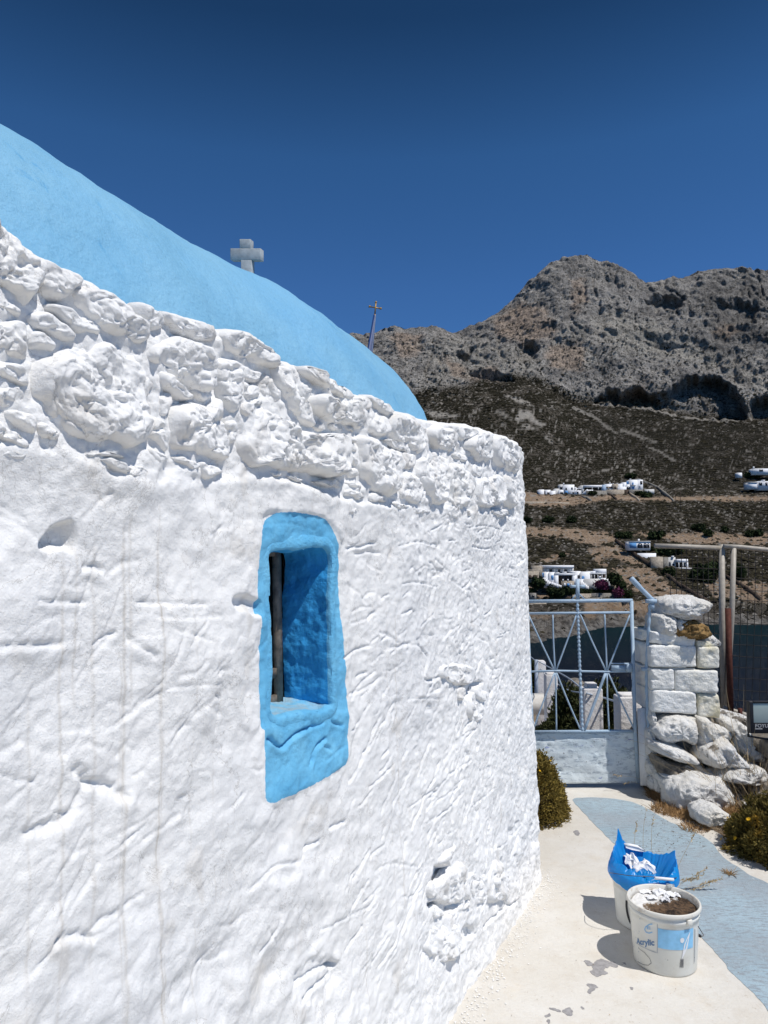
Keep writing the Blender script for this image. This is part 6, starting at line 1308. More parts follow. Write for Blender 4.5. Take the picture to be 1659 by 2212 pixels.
def stalk(label, pts, seed, head=0.05, Y=None, nh=26):
    r = np.random.default_rng(seed); pp = sub(pts, 8); m = MB(); m.tube(pp, np.linspace(.0012, .0006, len(pp)), 5)
    tip = pp[-1]; dv = pp[-1]-pp[-3]; dv /= np.linalg.norm(dv); V = []; q = []
    for k in range(nh):
        b = tip-dv*head*r.uniform(-.35, 1); e = dv*.6+r.normal(size=3)*.4; e /= np.linalg.norm(e); s_ = np.cross(e, r.normal(size=3)); s_ /= np.linalg.norm(s_); l = .014*r.uniform(.6, 1.4)
        V += [b, b+e*l*.5+s_*.0022, b+e*l, b+e*l*.5-s_*.0022]; q.append([4*k, 4*k+1, 4*k+2, 4*k+3])
    m.add(V, q); return tagp(m.build('grass_stalk', M['straw']), label, 'grass stalk')
def gpt(x, y): return G(x, y, 0)
def up(x, y, g_, dx=0): 
    """point above ground point g_ seen at pixel"""
    return P(x, y, g_[1]+dx)
g1 = gpt(1412, 1890)
stalk('left of three thin grass stalks behind the blue bag', [gpt(1370, 1830), up(1371, 1810, gpt(1370, 1830)), up(1375, 1780, gpt(1370,1830))], 1, .06)
stalk('middle thin grass stalk behind the blue bag', [gpt(1389, 1834), up(1390, 1790, gpt(1389, 1834)), up(1396, 1748, gpt(1389,1834))], 2, .01, nh=6)
stalk('right thin grass stalk behind the blue bag', [gpt(1407, 1836), up(1408, 1790, gpt(1407,1836)), up(1412, 1768, gpt(1407,1836))], 3, .05)
gb = gpt(1450, 1925)
stalk('long slanting grass stalk rising from behind the buckets', [gb, up(1467, 1868, gb), up(1500, 1802, gb)], 4, .03)
for i, (x, y, x2, y2) in enumerate([(1470,1905,1495,1900), (1475,1915,1520,1880), (1480,1925,1535,1905), (1478,1930,1520,1915), (1490,1930,1550,1900), (1470,1912,1510,1893)]):
    stalk(['short straw head right of the rear bucket', 'straw head pointing up and right behind the front bucket', 'longest straw head lying over the blue strip', 'low straw head over the blue strip', 'pale straw head reaching farthest right', 'upper bent straw head by the rear bucket'][i], [gpt(1455, 1945), up((x+1455)/2, y, gb), up(x2, y2, gb)], 10+i, .06, nh=44)
stalk('bent dry stalk arching before the gate sheet', [gpt(1418, 1712), up(1400, 1697, gpt(1418,1712)), up(1375, 1680, gpt(1418,1712)), up(1330, 1675, gpt(1418,1712))], 20, .05)
stalk('lower bent dry stalk near the gate sheet', [gpt(1418, 1714), up(1400, 1705, gpt(1418,1714)), up(1372, 1690, gpt(1418,1714)), up(1352, 1692, gpt(1418,1714))], 21, .03)
g_ = gpt(1577, 1890); o = tuft('dry_sprig', 'small rust coloured dry sprig lying on the blue strip', g_, .02, 40, .05, M['straw2'], 991, flatk=.4, w=.002)

# ------------------------------------------------------------------ wire fence
M['galv'] = plain('pale_tan_pipe', (0.40, 0.36, 0.30), 0.5, 0.4, 0.0, 0.15, 30); M['rust'] = plain('rust_brown_angle', (0.10, 0.035, 0.025), 0.8, 0.2, 0, 0.3, 40); M['wire'] = plain('dark_wire', (0.035, 0.03, 0.027), 0.7, 0.3, 0.2)
YF = 6.5
fen = empty('fence', P(1565, 1535, YF), 'wire mesh fence in pale pipe frames at the sea edge right of the pillar', 'fence')
def fp_(*p): return [P(x, y, YF) for x, y in p]
m = MB(); m.tube(fp_((1414,1179),(1480,1181),(1557,1184)), .022, 12); m.build('top_rail', M['galv'], fen, True)
m = MB(); m.tube(fp_((1559,1176),(1560,1350),(1563,1536)), .0265, 12); m.build('post', M['galv'], fen, True)
m = MB(); m.tube([P(1563,1180,YF-.03), P(1600,1182,YF-.03), P(1700,1192,YF-.03), P(1900,1212,YF-.03)], .021, 12); m.build('top_rail', M['galv'], fen, True)
m = MB(); m.tube([P(1585,1184,YF-.03), P(1581,1330,YF-.03), P(1569,1534,YF-.03)], .0225, 12); m.build('post', M['galv'], fen, True)
m = MB(); m.tube([P(1563,1529,YF-.05), P(1600,1541,YF-.05), P(1660,1561,YF-.05)], .022, 10); m.build('bottom_rail', M['galv'], fen, True)
m = MB(); 
for a, b in [((1570,1314),(1576,1545))]:
    p0 = P(*a, YF-.10); p1 = P(*b, YF-.10); d = np.array([.038, 0, 0]); e = np.array([0, .038, 0]); th = .005
    m.hexa([p1, p1+d, p1+d+[0, th, 0], p1+[0, th, 0], p0, p0+d, p0+d+[0, th, 0], p0+[0, th, 0]]); m.hexa([p1+[0, th+.0005, 0], p1+[th, th+.0005, 0], p1+e+[th, 0, 0], p1+e, p0+[0, th+.0005, 0], p0+[th, th+.0005, 0], p0+e+[th, 0, 0], p0+e])
m.build('angle_post', M['rust'], fen)
m = MB(); flat(m, 1596, 1602, 1530, 1553, YF-.12, .03); flat(m, 1612, 1616, 1548, 1553, YF-.12, .03); m.build('clamp', M['rust'], fen)
wr = np.random.default_rng(9)
for x in np.arange(1448, 1556, 11.7):
    y0 = 1185 if x > 1455 else 1238; yb = 1530
    m = MB(); m.tube(sub([P(x+wr.normal()*.6, y0, YF), P(x+1.5+wr.normal()*.8, (y0+yb)/2, YF), P(x+3+wr.normal()*.6, yb, YF)], 4), .0031, 4, False); m.build('wire', M['wire'], fen)
for y in np.arange(1204, 1530, 23.2):
    x0 = 1447 if y > 1235 else 1470
    m = MB(); m.tube(sub([P(x0, y-2+wr.normal()*.7, YF), P(1500, y+wr.normal(), YF), P(1561, y+3, YF)], 4), .0031, 4, False); m.build('wire', M['wire'], fen)
for x in np.arange(1599, 1790, 15.2):
    m = MB(); m.tube(sub([P(x+3, 1187+(x-1585)*.07, YF-.03), P(x, 1360, YF-.03), P(x-7+wr.normal()*.6, 1575, YF-.03)], 4), .0031, 4, False); m.build('wire', M['wire'], fen)
for y in np.arange(1200, 1600, 24.0):
    m = MB(); m.tube(sub([P(1585-(y-1200)*.05, y, YF-.03), P(1640, y+4+wr.normal(), YF-.03), P(1790, y+12, YF-.03)], 4), .0031, 4, False); m.build('wire', M['wire'], fen)
# floodlight
M['black'] = plain('black_housing', (0.012, 0.013, 0.018), 0.45, 0.4, 0, 0.2, 30, 0.0005, 200)
n = N('lamp_glass', 0.15, 0.5); n.color(n.mix(n.noise(6, 2), (0.30, 0.38, 0.38), (0.42, 0.50, 0.50))); M['lglass'] = n.m
YL = 4.9
fl = empty('floodlight', P(1660, 1590, YL), 'black floodlight with pale glass standing at the right edge over the rubble', 'floodlight')
def fb(name, x0, x1, y0, y1, d0, d1, mat, bev=.004):
    a = P(x0, y1, YL); b = P(x1, y0, YL); m = MB(); m.box(a[0], b[0], YL+d0, YL+d1, a[2], b[2]); o = m.build(name, mat, fl); bv = o.modifiers.new('b', 'BEVEL'); bv.width = bev; bv.segments = 3; return o
fb('housing', 1621, 1735, 1515, 1585, .008, .05, M['black'], .008)
fb('bezel', 1621, 1626, 1516, 1584, -.006, .010, M['black'], .002); fb('bezel', 1627, 1735, 1514.5, 1518.5, -.006, .010, M['black'], .002); fb('bezel', 1627, 1735, 1563.5, 1584, -.006, .010, M['black'], .002)
fb('glass', 1627.5, 1732, 1519.5, 1562, .0, .009, M['lglass'], .003)
for k in range(7): fb('cooling_fin', 1630+k*15, 1633+k*15, 1522, 1578, .051, .075, M['black'], .001)
m = MB(); m.tube([P(1619,1548,YL+.03), P(1616,1590,YL+.05), P(1690,1602,YL+.08), P(1740,1600,YL+.05), P(1737,1548,YL+.03)], .007, 6); m.build('bracket', M['black'], fl)
def text_mesh(txt, size, bold=0.0, sx=1.0):
    cu = bpy.data.curves.new('lettering', 'FONT'); cu.body = txt; cu.size = size; cu.offset = bold; cu.align_x = 'LEFT'; cu.resolution_u = 3
    ob = bpy.data.objects.new('lettering', cu); COL.objects.link(ob); dg = bpy.context.evaluated_depsgraph_get(); dg.update(); me = bpy.data.meshes.new_from_object(ob.evaluated_get(dg)); bpy.data.objects.remove(ob)
    V = np.array([v.co[:] for v in me.vertices]); V[:, 0] *= sx; fs = [tuple(p.vertices) for p in me.polygons]; tri = []
    for f in fs: tri += [[f[0], f[i], f[i+1]] for i in range(1, len(f)-1)]
    bpy.data.meshes.remove(me); return V, np.array(tri)
M['silver'] = plain('silver_print', (0.45, 0.45, 0.46), 0.5)
V, tr = text_mesh('FOYU', .034, .0004, 1.0); a = P(1630, 1571, YL); V = np.stack([a[0]+V[:, 0], np.full(len(V), YL-.0075), a[2]+V[:, 1]], -1); npmesh('lettering', V, tr, M['silver'], fl)
m = MB(); 
for k in range(9): flat(m, 1631.5+k*1.75, 1632.7+k*1.75, 1573.6, 1576, YL-.0075, .0008)
m.build('small_print', M['silver'], fl)
m = MB(); m.tube(sub([P(1625,1590,5.1), P(1590,1582,5.3), P(1575,1560,5.6), P(1560,1540,6.3)], 6), .004, 6); tagp(m.build('cable', M['black'], None, True), 'thin black cable of the floodlight over the rubble', 'cable')

# ------------------------------------------------------------------ blue spire with golden cross behind the chapel
M['spire'] = plain('dark_blue_metal', (0.012, 0.045, 0.16), 0.45, 0.4); M['spire2'] = plain('pale_spire_edge', (0.35, 0.45, 0.55), 0.5); M['gold'] = plain('ochre_gold', (0.36, 0.22, 0.05), 0.45, 0.5, 0.4)
YS = 9.0
sp = empty('spire', (P(770, 900, YS)[0], YS, -.2), 'slender dark blue spire topped by a small golden cross behind the vault', 'spire')
t0, t1, tb = P(809.5, 681, YS), P(800.5, 748, YS), None
dirv = (t1-t0)/(t1[2]-t0[2])*(-1); base = t0-dirv*(t0[2]+.2)*-1 if False else t0+(t1-t0)*((t0[2]+.2)/(t0[2]-t1[2]))
m = MB(); wb = .038/.386*(t0[2]+.2)*.62; w0 = .017
def sq(p, w): return [p+np.array([-w, -w, 0]), p+np.array([w, -w, 0]), p+np.array([w, w, 0]), p+np.array([-w, w, 0])]
wb = w0+(.044-w0)/(t0[2]-t1[2])*(t0[2]+.2)*.6
m.hexa(sq(base, wb)+sq(t0, w0)); m.build('shaft', M['spire'], sp)
m = MB()
for f in (.75,):
    for sy in (-1,): 
        b0 = base+np.array([wb*f, sy*wb-.004, 0]); b1 = t0+np.array([w0*f, sy*w0-.004, 0]); m.tube([b0, b1], [.0035, .0014], 4)
m.build('edge_strip', M['spire2'], sp)
m = MB(); cz = [P(809.5, 681, YS), P(812, 654, YS)]; m.tube(cz, .0085, 8); m.tube([P(799, 662.5, YS), P(822, 666.5, YS)], .008, 8)
for x, y in [(798.5,662.4),(822.5,666.6),(812.2,653)]:
    m.tube([P(x-2.2, y+1.6, YS), P(x, y, YS), P(x-1, y-2.6, YS)], [.006, .012, .005], 6); m.tube([P(x+1.6, y+2, YS), P(x, y, YS), P(x+2, y-1.8, YS)], [.005, .010, .005], 6)
m.tube([P(809.6, 683, YS), P(809.5, 680, YS)], .016, 8); m.build('cross', M['gold'], sp, True)

# ------------------------------------------------------------------ buckets
n = N('white_bucket_plastic', 0.42, 0.4)
c = n.mix(n.ramp(n.noise(5, 5, 0.6), [(0.35, 0), (0.7, 1)]), (0.70, 0.70, 0.66), (0.60, 0.59, 0.53))
c = n.mix(n.ramp(n.noise(42, 6, 0.75), [(0.68, 0), (0.71, 1)]), c, (0.14, 0.14, 0.15)); c = n.mix(n.math('MULTIPLY', n.ramp(n.noise(14, 6, 0.7), [(0.58, 0), (0.72, 1)]), .3), c, (0.42, 0.36, 0.28))
n.color(c); n.b.inputs['Subsurface Weight'].default_value = 0.0; M['bucket'] = n.m
n = N('stained_rim', 0.5, 0.35); c = n.mix(n.ramp(n.noise(9, 6, 0.7), [(0.55, 0), (0.72, 1)]), (0.68, 0.66, 0.60), (0.30, 0.20, 0.12)); n.color(c); M['rimst'] = n.m
M['steel'] = plain('dark_wire_steel', (0.10, 0.10, 0.11), 0.4, 0.5, 0.6); M['band'] = plain('black_band', (0.03, 0.03, 0.035), 0.6)
def find_z(x, y, c):
    """height of the point over ground position c seen at pixel row y"""
    return P(x, y, c[1])[2]
cb1 = G(1436.5, 2076); cb2 = G(1392, 1990); H1 = find_z(1436, 1942, cb1); H2 = find_z(1388, 1884, cb2)
def lathe(prof, c, n_=96, name='body', mat=None, parent=None, a0=0, a1=2*math.pi):
    full = abs(a1-a0-2*math.pi) < 1e-6; a = np.linspace(a0, a1, n_, endpoint=not full); pr_ = np.array(prof)
    V = np.stack([c[0]+pr_[:, :1]*np.cos(a), c[1]+pr_[:, :1]*np.sin(a), np.repeat(pr_[:, 1:], len(a), 1)], -1)
    return npmesh(name, V.reshape(-1, 3), gridf(len(pr_), n_, full), mat, parent, True)
def bucket(c, H, rb, rt, label, group='acrylic paint buckets by the path'):
    t = empty('bucket', (c[0], c[1], 0), label, 'bucket', group)
    def r_(z): return rb+(rt-.006-rb)*z/H
    lathe([(0, .003), (rb-.006, .003), (rb-.001, .0015), (rb, .006)]+[(r_(z), z) for z in np.linspace(.01, H-.042, 10)]+[(r_(H-.042)+.0035, H-.041), (r_(H-.03)+.0035, H-.028), (r_(H-.028), H-.026), (r_(H-.014), H-.014)], c, name='body', mat=M['bucket'], parent=t)
    lathe([(r_(H)-.001, H-.016), (rt+.001, H-.015), (rt+.002, H-.009), (rt+.0005, H-.004), (rt, H), (rt-.004, H+.001), (rt-.008, H-.002), (rt-.0085, H-.02), (r_(H-.05)-.006, H-.06), (rb-.004, .01), (0, .009)], c, name='rim', mat=M['rimst'] if group and 'front' in label else M['bucket'], parent=t)
    return t, r_
def aim(c):  # angle (around the bucket) of the side that faces the camera
    return math.atan2(-c[1], -c[0])
RB1, RT1 = .119, .1405
b1, rr1 = bucket(cb1, H1, RB1, RT1, 'front white acrylic paint bucket with sodden dirt and paper inside')
b2, rr2 = bucket(cb2, H2, .119, .1405, 'rear white bucket stuffed with a blue plastic bag')
def wrapxy(c, rf, th, z, off=.0008): return np.stack([c[0]+(rf(z)+off)*np.cos(th), c[1]+(rf(z)+off)*np.sin(th), z], -1)
fa = aim(cb1)      # facing angle; angles grow to the right seen from the camera
def pix2cyl(x, y, c, rf):
    """pixel -> (angle, height) on a bucket"""
    d = ray(x, y); 
    lo = None
    for t in np.arange(c[1]-.25, c[1]+.1, .0008):
        p = np.array([d[0]*t/d[1], t, EYE+d[2]*t/d[1]]); 
        if np.hypot(p[0]-c[0], p[1]-c[1]) <= rf(p[2]): return math.atan2(p[1]-c[1], p[0]-c[0]), p[2]
    return None
def R65(x, y): return 1296.0+0.1611*x, 1782.0+0.1611*y           # enlarged view of the buckets
def wrap_poly(pts, name, mat, off=.0008, conv=R65, fill=True, parent=None, c=cb1, rf=None, dens=.006):
    rf = rf or rr1; q = [pix2cyl(*conv(*p), c, rf) for p in pts]; q = [p for p in q if p]; return q
def patch_cyl(u0, u1, z0, z1, name, mat, off, nu=14, nz=6, c=None, rf=None, parent=None, f=None):
    c = cb1 if c is None else c; rf = rf or rr1; U, Z = np.meshgrid(np.linspace(u0, u1, nu), np.linspace(z0, z1, nz))
    if f is not None: Z = Z+f(U)
    return npmesh(name, wrapxy(c, rf, U, Z, off).reshape(-1, 3), gridf(nz, nu), mat, parent or b1, True)
M['lblue'] = plain('faded_sky_blue_label', (0.25, 0.52, 0.76), 0.5, 0.3, 0, 0.15, 30); M['ink'] = plain('slate_blue_ink', (0.13, 0.22, 0.36), 0.6, 0.3, 0, 0.1); M['inkl'] = plain('pale_blue_ink', (0.28, 0.48, 0.70), 0.6, 0.3, 0, 0.1); M['greyline'] = plain('pale_grey_ink', (0.42, 0.44, 0.46), 0.6); M['paper'] = plain('white_paper', (0.78, 0.78, 0.79), 0.85, 0.2, 0, 0.05); M['dkink'] = plain('dark_print', (0.09, 0.09, 0.10), 0.6)
def cyl(x, y): return pix2cyl(*R65(x, y), cb1, rr1)
q00, q10, q01, q11 = cyl(765, 1370), cyl(1250, 1385), cyl(775, 1620), cyl(1245, 1660)
patch_cyl(q00[0], q10[0], (q01[1]+q11[1])/2, (q00[1]+q10[1])/2, 'label_band', M['lblue'], .0008, 20, 4)
def line_cyl(pts, w, name, mat, off=.0011, par=None, closed_=False):
    q = np.array([cyl(*p) for p in pts if cyl(*p) is not None]); 
    if closed_: q = np.concatenate([q, q[:1]])
    q = np.concatenate([np.linspace(q[i], q[i+1], 6, endpoint=False) for i in range(len(q)-1)]+[q[-1:]]); sc = np.array([.13, 1.0]); d = np.gradient(q*sc, axis=0); d /= np.linalg.norm(d, axis=1)[:, None]+1e-9; nn2 = np.stack([-d[:, 1], d[:, 0]], -1)/sc*w/2
    A = q+nn2; B = q-nn2; V = np.concatenate([wrapxy(cb1, rr1, A[:, 0], A[:, 1], off), wrapxy(cb1, rr1, B[:, 0], B[:, 1], off)]); k = len(q)
    return npmesh(name, V, np.array([[i, i+1, k+i+1, k+i] for i in range(k-1)]), mat, b1)
line_cyl([(480,1145),(620,1215),(770,1275),(772,1500),(770,1715),(620,1655),(480,1570)], .0030, 'label_outline', M['greyline'])
line_cyl([(450,1630),(520,1650),(600,1710),(670,1790),(690,1850),(650,1880),(580,1870),(510,1830)], .0018, 'label_outline', M['dkink'])
line_cyl([(1262,1390),(1256,1860)], .0012, 'label_outline', M['dkink']); line_cyl([(1275,1400),(1268,1840)], .004, 'label_outline', M['greyline'], .0007)
def text_cyl(txt, xy0, xy1, size_px, name, mat, bold=.0, off=.0012):
    a = cyl(*xy0); b = cyl(*xy1); V, tr = text_mesh(txt, 1.0, bold); w = V[:, 0].max(); h = cyl(xy0[0], xy0[1]-size_px)[1]-a[1]
    u = V[:, 0]/w; th = a[0]+u*(b[0]-a[0]); z = a[1]+u*(b[1]-a[1])+V[:, 1]*h/0.72
    return npmesh(name, wrapxy(cb1, rr1, th, z, off), tr, mat, b1)
text_cyl('Acrylic', (500,1590), (732,1612), 76, 'lettering', M['ink'], .035)
text_cyl('E', (625,1395), (680,1400), 36, 'emblem', M['inkl'], .02)
line_cyl([(705,1325),(660,1335),(615,1365),(600,1400),(620,1435),(660,1450),(705,1435)], .0042, 'emblem', M['inkl'], .0010)
text_cyl('pt', (410,1150), (462,1175), 30, 'lettering', M['ink'], .02) if False else None
# round white seal, white triangle and bar code
cs_ = cyl(1100, 1545); an = np.linspace(0, 2*math.pi, 28, endpoint=False); rs_ = .0085
V = np.concatenate([wrapxy(cb1, rr1, np.array([cs_[0]]), np.array([cs_[1]]), .0016), wrapxy(cb1, rr1, cs_[0]+rs_/rr1(cs_[1])*np.cos(an), cs_[1]+rs_*1.15*np.sin(an), .0016)]); npmesh('seal', V, np.array([[0, 1+i, 1+(i+1) % 28] for i in range(28)]), M['paper'], b1)
q = [cyl(1205,1420), cyl(1165,1655), cyl(1090,1810), cyl(1125,1600)]; V = np.array([wrapxy(cb1, rr1, np.array(p[0]), np.array(p[1]), .0018) for p in q]); npmesh('white_sliver', V, np.array([[0, 1, 2], [0, 2, 3]]), M['paper'], b1)
q = [cyl(1080,1790), cyl(1122,1792), cyl(1120,1910), cyl(1066,1908)]
for k in range(9):
    t_ = k/9; a = [np.array(q[0])*(1-t_)+np.array(q[1])*t_, np.array(q[0])*(1-t_-.06)+np.array(q[1])*(t_+.06), np.array(q[3])*(1-t_-.06)+np.array(q[2])*(t_+.06), np.array(q[3])*(1-t_)+np.array(q[2])*t_]
    V = np.array([wrapxy(cb1, rr1, np.array(p[0]), np.array(p[1]), .0014) for p in a]); npmesh('bar_code_line', V, np.array([[0, 1, 2, 3]]), M['dkink'], b1)
# flecks of flaking print on the left side
rg = np.random.default_rng(77); m = MB()
for k in range(55):
    x, y = rg.uniform(400, 560), rg.uniform(1090, 1740); q = cyl(x, y)
    if q is None: continue
    s_ = rg.uniform(.0008, .0028); an = np.sort(rg.uniform(0, 2*math.pi, 6)); rr_ = s_*rg.uniform(.5, 1.2, 6); V = wrapxy(cb1, rr1, q[0]+rr_*np.cos(an)/.13, q[1]+rr_*np.sin(an), .0013); m.add(np.concatenate([wrapxy(cb1, rr1, np.array([q[0]]), np.array([q[1]]), .0013), V]), None, [[0, 1+i, 1+(i+1) % 6] for i in range(6)])
m.build('print_flecks', M['ink'], b1)
# wire handle with dark grip hanging at the right
lug = cyl(1185, 1300); lp_ = wrapxy(cb1, rr1, np.array(lug[0]), np.array(lug[1]), .006)
m = MB(); m.box(-.012, .012, -.006, .006, -.012, .012, Matrix.Translation(Vector(lp_)) @ Matrix.Rotation(lug[0]+math.pi/2, 4, 'Z')); o = m.build('handle_lug', M['rimst'], b1); bv = o.modifiers.new('b', 'BEVEL'); bv.width = .003
yy = cb1[1]-.08
m = MB(); m.tube(sub([lp_, P(*R65(1290,1330), yy), P(*R65(1360,1430), yy), P(*R65(1388,1480), yy+.03), P(*R65(1340,1500), yy+.10), P(*R65(1300,1480), yy+.2)], 10), .0016, 6); m.build('handle_wire', M['steel'], b1, True)
m = MB(); m.tube([P(*R65(1325,1480), yy+.11), P(*R65(1345,1490), yy+.08)], .006, 8); m.build('handle_grip', M['band'], b1, True)
# second bucket: dark band strip and handle
U = np.linspace(aim(cb2)-1.25, aim(cb2)-.62, 18)
def cyl2(x, y): return pix2cyl(*R65(x, y), cb2, rr2)
qa = [cyl2(152, 690), cyl2(240, 750), cyl2(352, 795)]; qb = [cyl2(160, 740), cyl2(240, 795), cyl2(318, 828)]
if all(qa) and all(qb):
    V = np.array([wrapxy(cb2, rr2, np.array(p[0]), np.array(p[1]), .001) for p in sub(qa, 8)]+[wrapxy(cb2, rr2, np.array(p[0]), np.array(p[1]), .001) for p in sub(qb, 8)]); k = len(V)//2; npmesh('label_band', V, np.array([[i, i+1, k+i+1, k+i] for i in range(k-1)]), M['band'], b2)
qa = [cyl2(345,1010), cyl2(345,1100), cyl2(360,1200), cyl2(385,1280), cyl2(408,1330)]; qb = [cyl2(372,1010), cyl2(372,1100), cyl2(388,1200), cyl2(404,1270), cyl2(412,1300)]
if all(qa) and all(qb):
    V = np.array([wrapxy(cb2, rr2, np.array(p[0]), np.array(p[1]), .001) for p in sub(qa, 8)]+[wrapxy(cb2, rr2, np.array(p[0]), np.array(p[1]), .001) for p in sub(qb, 8)]); k = len(V)//2; npmesh('label_band', V, np.array([[i, i+1, k+i+1, k+i] for i in range(k-1)]), M['band'], b2)
y2 = cb2[1]-.12
m = MB(); m.tube(sub([P(*R65(125,640), cb2[1]-.02), P(*R65(200,650), cb2[1]-.10), P(*R65(400,680), cb2[1]-.15), P(*R65(620,690), cb2[1]-.16), P(*R65(960,715), cb2[1]-.13), P(*R65(1045,690), cb2[1]-.05), P(*R65(1015,640), cb2[1]+.01)], 8), .0016, 6); m.build('handle_wire', M['steel'], b2, True)
m = MB(); m.tube([P(*R65(740,712), cb2[1]-.158), P(*R65(985,733), cb2[1]-.140)], .0062, 10); m.build('handle_grip', M['paper'], b2, True)
# contents of the front bucket
n = N('sodden_dirt', 0.7, 0.3)
ps = sep(n, n.co); gr = n.math('ADD', n.math('MULTIPLY_ADD', n.math('SUBTRACT', ps[0], float(cb1[0])), 3.2, 0.62), n.math('MULTIPLY', n.math('SUBTRACT', ps[1], float(cb1[1])), -5.2))
wh = n.ramp(n.math('ADD', gr, n.math('MULTIPLY', n.math('SUBTRACT', n.noise(22, 6, 0.7), 0.5), 1.0)), [(0.40, 0), (0.50, 1)])
dirt = n.mix(n.ramp(n.noise(35, 7, 0.75), [(0.42, 0), (0.58, 1)]), (0.014, 0.009, 0.006), (0.13, 0.08, 0.045)); dirt = n.mix(n.ramp(gr, [(0.2, 1), (0.55, 0)]), dirt, (0.30, 0.21, 0.13))
n.color(n.mix(wh, (0.74, 0.73, 0.71), dirt)); n.bump(n.noise(60, 6, 0.7), .006); M['dirt'] = n.m
A_, R_ = np.meshgrid(np.linspace(0, 2*math.pi, 90, endpoint=False), np.linspace(0, rr1(H1-.03)-.007, 34)); X = cb1[0]+R_*np.cos(A_); Y_ = cb1[1]+R_*np.sin(A_)
Z = H1-.026+.006*fbm2(X*25, Y_*25, 4, 851)+.09*(-(Y_-cb1[1]))*.5*0; npmesh('contents', np.stack([X, Y_, Z], -1).reshape(-1, 3), gridf(34, 90, True), M['dirt'], b1, True)['label'] = 'dark sodden dirt fading to white residue'
def crumple(name, c, sx, sy, sz, mat, parent, seed, n_=34, label=None, tilt=0):
    U, Vv_ = np.meshgrid(np.linspace(-1, 1, n_), np.linspace(-1, 1, n_)); r = np.hypot(U, Vv_)
    f = rid3(U*1.3, Vv_*1.3, 0*U, 2, seed); X = U*sx*(1-.25*np.abs(f))+sx*.25*n2(U*2, Vv_*2, seed+3); Y = Vv_*sy*(1-.2*np.abs(f))+sy*.25*n2(U*2, Vv_*2, seed+5); Z = sz*np.maximum(0.40*f+.9*np.clip(1-r*r*.9, -.3, 1)+.4*n2(U*1.5, Vv_*1.5, seed+7), -.25-.2*r)
    o = npmesh(name, np.stack([c[0]+X, c[1]+Y, c[2]+Z], -1).reshape(-1, 3), gridf(n_, n_), mat, parent, True); return o
for k, (x, y, sx, sy, sz) in enumerate([(700,800,.035,.028,.008), (800,870,.040,.03,.012), (920,900,.028,.024,.012), (870,965,.022,.018,.014), (1020,905,.018,.015,.010), (690,930,.028,.020,.006), (600,850,.03,.02,.006)]):
    d = ray(*R65(x, y)); t = (H1-.010-EYE)/d[2]; p = np.array([d[0]*t, d[1]*t, H1-.0235]); o = crumple('paper_scrap', p, sx, sy, sz, M['paper'], None, 860+k*11)
    tagp(o, ['flat white paper scrap at the far rim of the front bucket', 'largest crumpled paper in the front bucket', 'crumpled paper right of the largest one', 'folded paper corner hanging over the dirt', 'small paper scrap by the clear block', 'thin paper scrap lying on white residue', 'leftmost paper scrap in the front bucket'][k], 'paper')
d = ray(*R65(945, 850)); t = (H1-.01-EYE)/d[2]; m = MB(); m.box(-.016, .016, -.010, .010, -.006, .010, Matrix.Translation((d[0]*t, d[1]*t, H1-.006)) @ Matrix.Rotation(-.3, 4, 'Z'))
n = N('clear_plastic', 0.1, 0.5); n.color((0.75, 0.78, 0.76)); n.b.inputs['Transmission Weight'].default_value = .6; tagp(m.build('plastic_cup', n.m), 'small clear plastic box lying on the paper in the front bucket', 'plastic box')
# blue bag
n = N('blue_plastic_bag', 0.32, 0.5)
n.color(n.mix(n.ramp(n.noise(9, 4), [(0.35, 0), (0.7, 1)]), (0.0, 0.25, 0.66), (0.02, 0.36, 0.82))); tb_ = n.node('ShaderNodeBsdfTranslucent'); tb_.inputs[0].default_value = (.0, .30, .85, 1); mx = n.node('ShaderNodeMixShader'); mx.inputs[0].default_value = .35
out = [x for x in n.t.nodes if x.type == 'OUTPUT_MATERIAL'][0]; n.l(n.b.outputs[0], mx.inputs[1]); n.l(tb_.outputs[0], mx.inputs[2]); n.l(mx.outputs[0], out.inputs[0]); M['bag'] = n.m
c = cb2; nt_, nk = 260, 60; th = np.linspace(0, 2*math.pi, nt_, endpoint=False); kk_ = np.linspace(0, 1, nk)
# crest (top fold) of the bag by direction: angle 0 = right (+X), 90 deg = away from the camera
key = [(-180, .050), (-160, .050), (-135, .038), (-110, .022), (-90, .013), (-70, .011), (-45, .020), (-25, .030), (-5, .036), (8, .050), (16, .072), (26, .050), (45, .034), (70, .036), (90, .046), (106, .078), (114, .140), (121, .090), (140, .062), (160, .055), (180, .050)]
crest = np.interp(np.degrees((th+math.pi) % (2*math.pi)-math.pi), *np.array(key).T)
kr = [(-180, .112), (-150, .108), (-125, .108), (-100, .118), (-70, .126), (-40, .118), (-20, .122), (0, .142), (16, .166), (30, .142), (60, .134), (90, .136), (114, .146), (130, .134), (160, .118), (180, .112)]
rad = np.interp(np.degrees((th+math.pi) % (2*math.pi)-math.pi), *np.array(kr).T)
drape = np.interp(np.degrees((th+math.pi) % (2*math.pi)-math.pi), [-180, -150, -110, -75, -50, -20, 20, 60, 120, 180], [.010, .024, .050, .044, .018, .008, .004, .003, .003, .010])
V = []
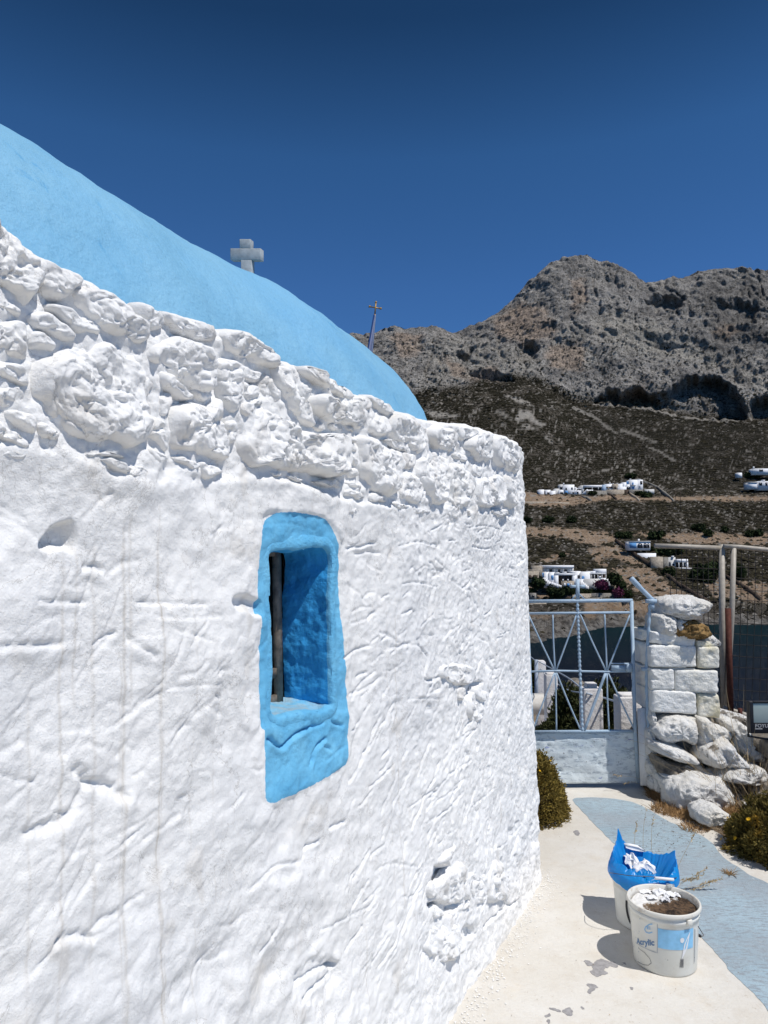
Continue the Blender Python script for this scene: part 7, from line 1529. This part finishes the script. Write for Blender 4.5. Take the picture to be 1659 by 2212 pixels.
for k in kk_:
    if k < .40: t = k/.40; r = .008+.072*t+0*th; z = H2-.045+.012*t**2+0*th
    elif k < .62: t = (k-.40)/.22; r = .080+(rad-.080)*t**1.1; z = H2-.033+(crest+.033)*t**1.2
    else:
        t = (k-.62)/.38; r = rad+.006*np.sin(t*math.pi)+(.1515-rad)*t**.85; z = H2+.004*(1-t**8)+crest*(1-t)**1.0-drape*t**7
    crs2 = np.maximum(0, 1-np.abs(n3(np.cos(th)*4.5, np.sin(th)*4.5, np.full(nt_, k*1.2), 879))*3.5)
    fold = rid3(np.cos(th)*3.2, np.sin(th)*3.2, np.full(nt_, k*.9), 3, 871); f2 = fbm3(np.cos(th)*9, np.sin(th)*9, np.full(nt_, k*3.0), 3, 875)
    am = .015*math.sin(math.pi*min(1, k*1.15+.05)) if k < .9 else .0035
    ar = am*.8 if k < .86 else .0015
    r = r+ar*fold*.8+ar*.5*f2; z = z+am*.45*f2+am*.35*fold-am*.7*crs2*(k > .3)
    V.append(np.stack([c[0]+r*np.cos(th), c[1]+r*np.sin(th), z], -1))
o = npmesh('plastic_bag', np.concatenate(V), gridf(nk, nt_, True), M['bag'], None, True); tagp(o, 'crumpled bright blue plastic bag lining the rear bucket', 'bag')
for k, (x, y, sx, sy, sz, lb) in enumerate([(420,510,.034,.060,.034,'long white tissue hanging inside the blue bag'), (590,590,.056,.036,.030,'bunched white tissue in the middle of the blue bag')]):
    d = ray(*R65(x, y)); t = (H2+.012-EYE)/d[2]; o = crumple('tissue', np.array([d[0]*t, d[1]*t, H2+.008]), sx, sy, sz, M['paper'], None, 880+k*13, 40); tagp(o, lb, 'tissue')
d = ray(*R65(470, 318)); Yt = c[1]+.115; a = [P(*R65(x, y), Yt) for x, y in [(340,275),(430,285),(520,305),(612,365),(520,352),(430,335),(350,308)]]; m = MB(); k = len(a); m.add(np.array(a+[p+np.array([0, .02, .004]) for p in a]), [[i, (i+1) % k, k+(i+1) % k, k+i] for i in range(k)], [[0, i, i+1] for i in range(1, k-1)]+[[k, k+i+1, k+i] for i in range(1, k-1)]); tagp(m.build('paper_plate', M['paper']), 'folded white paper plate caught in the back fold of the blue bag', 'paper plate')
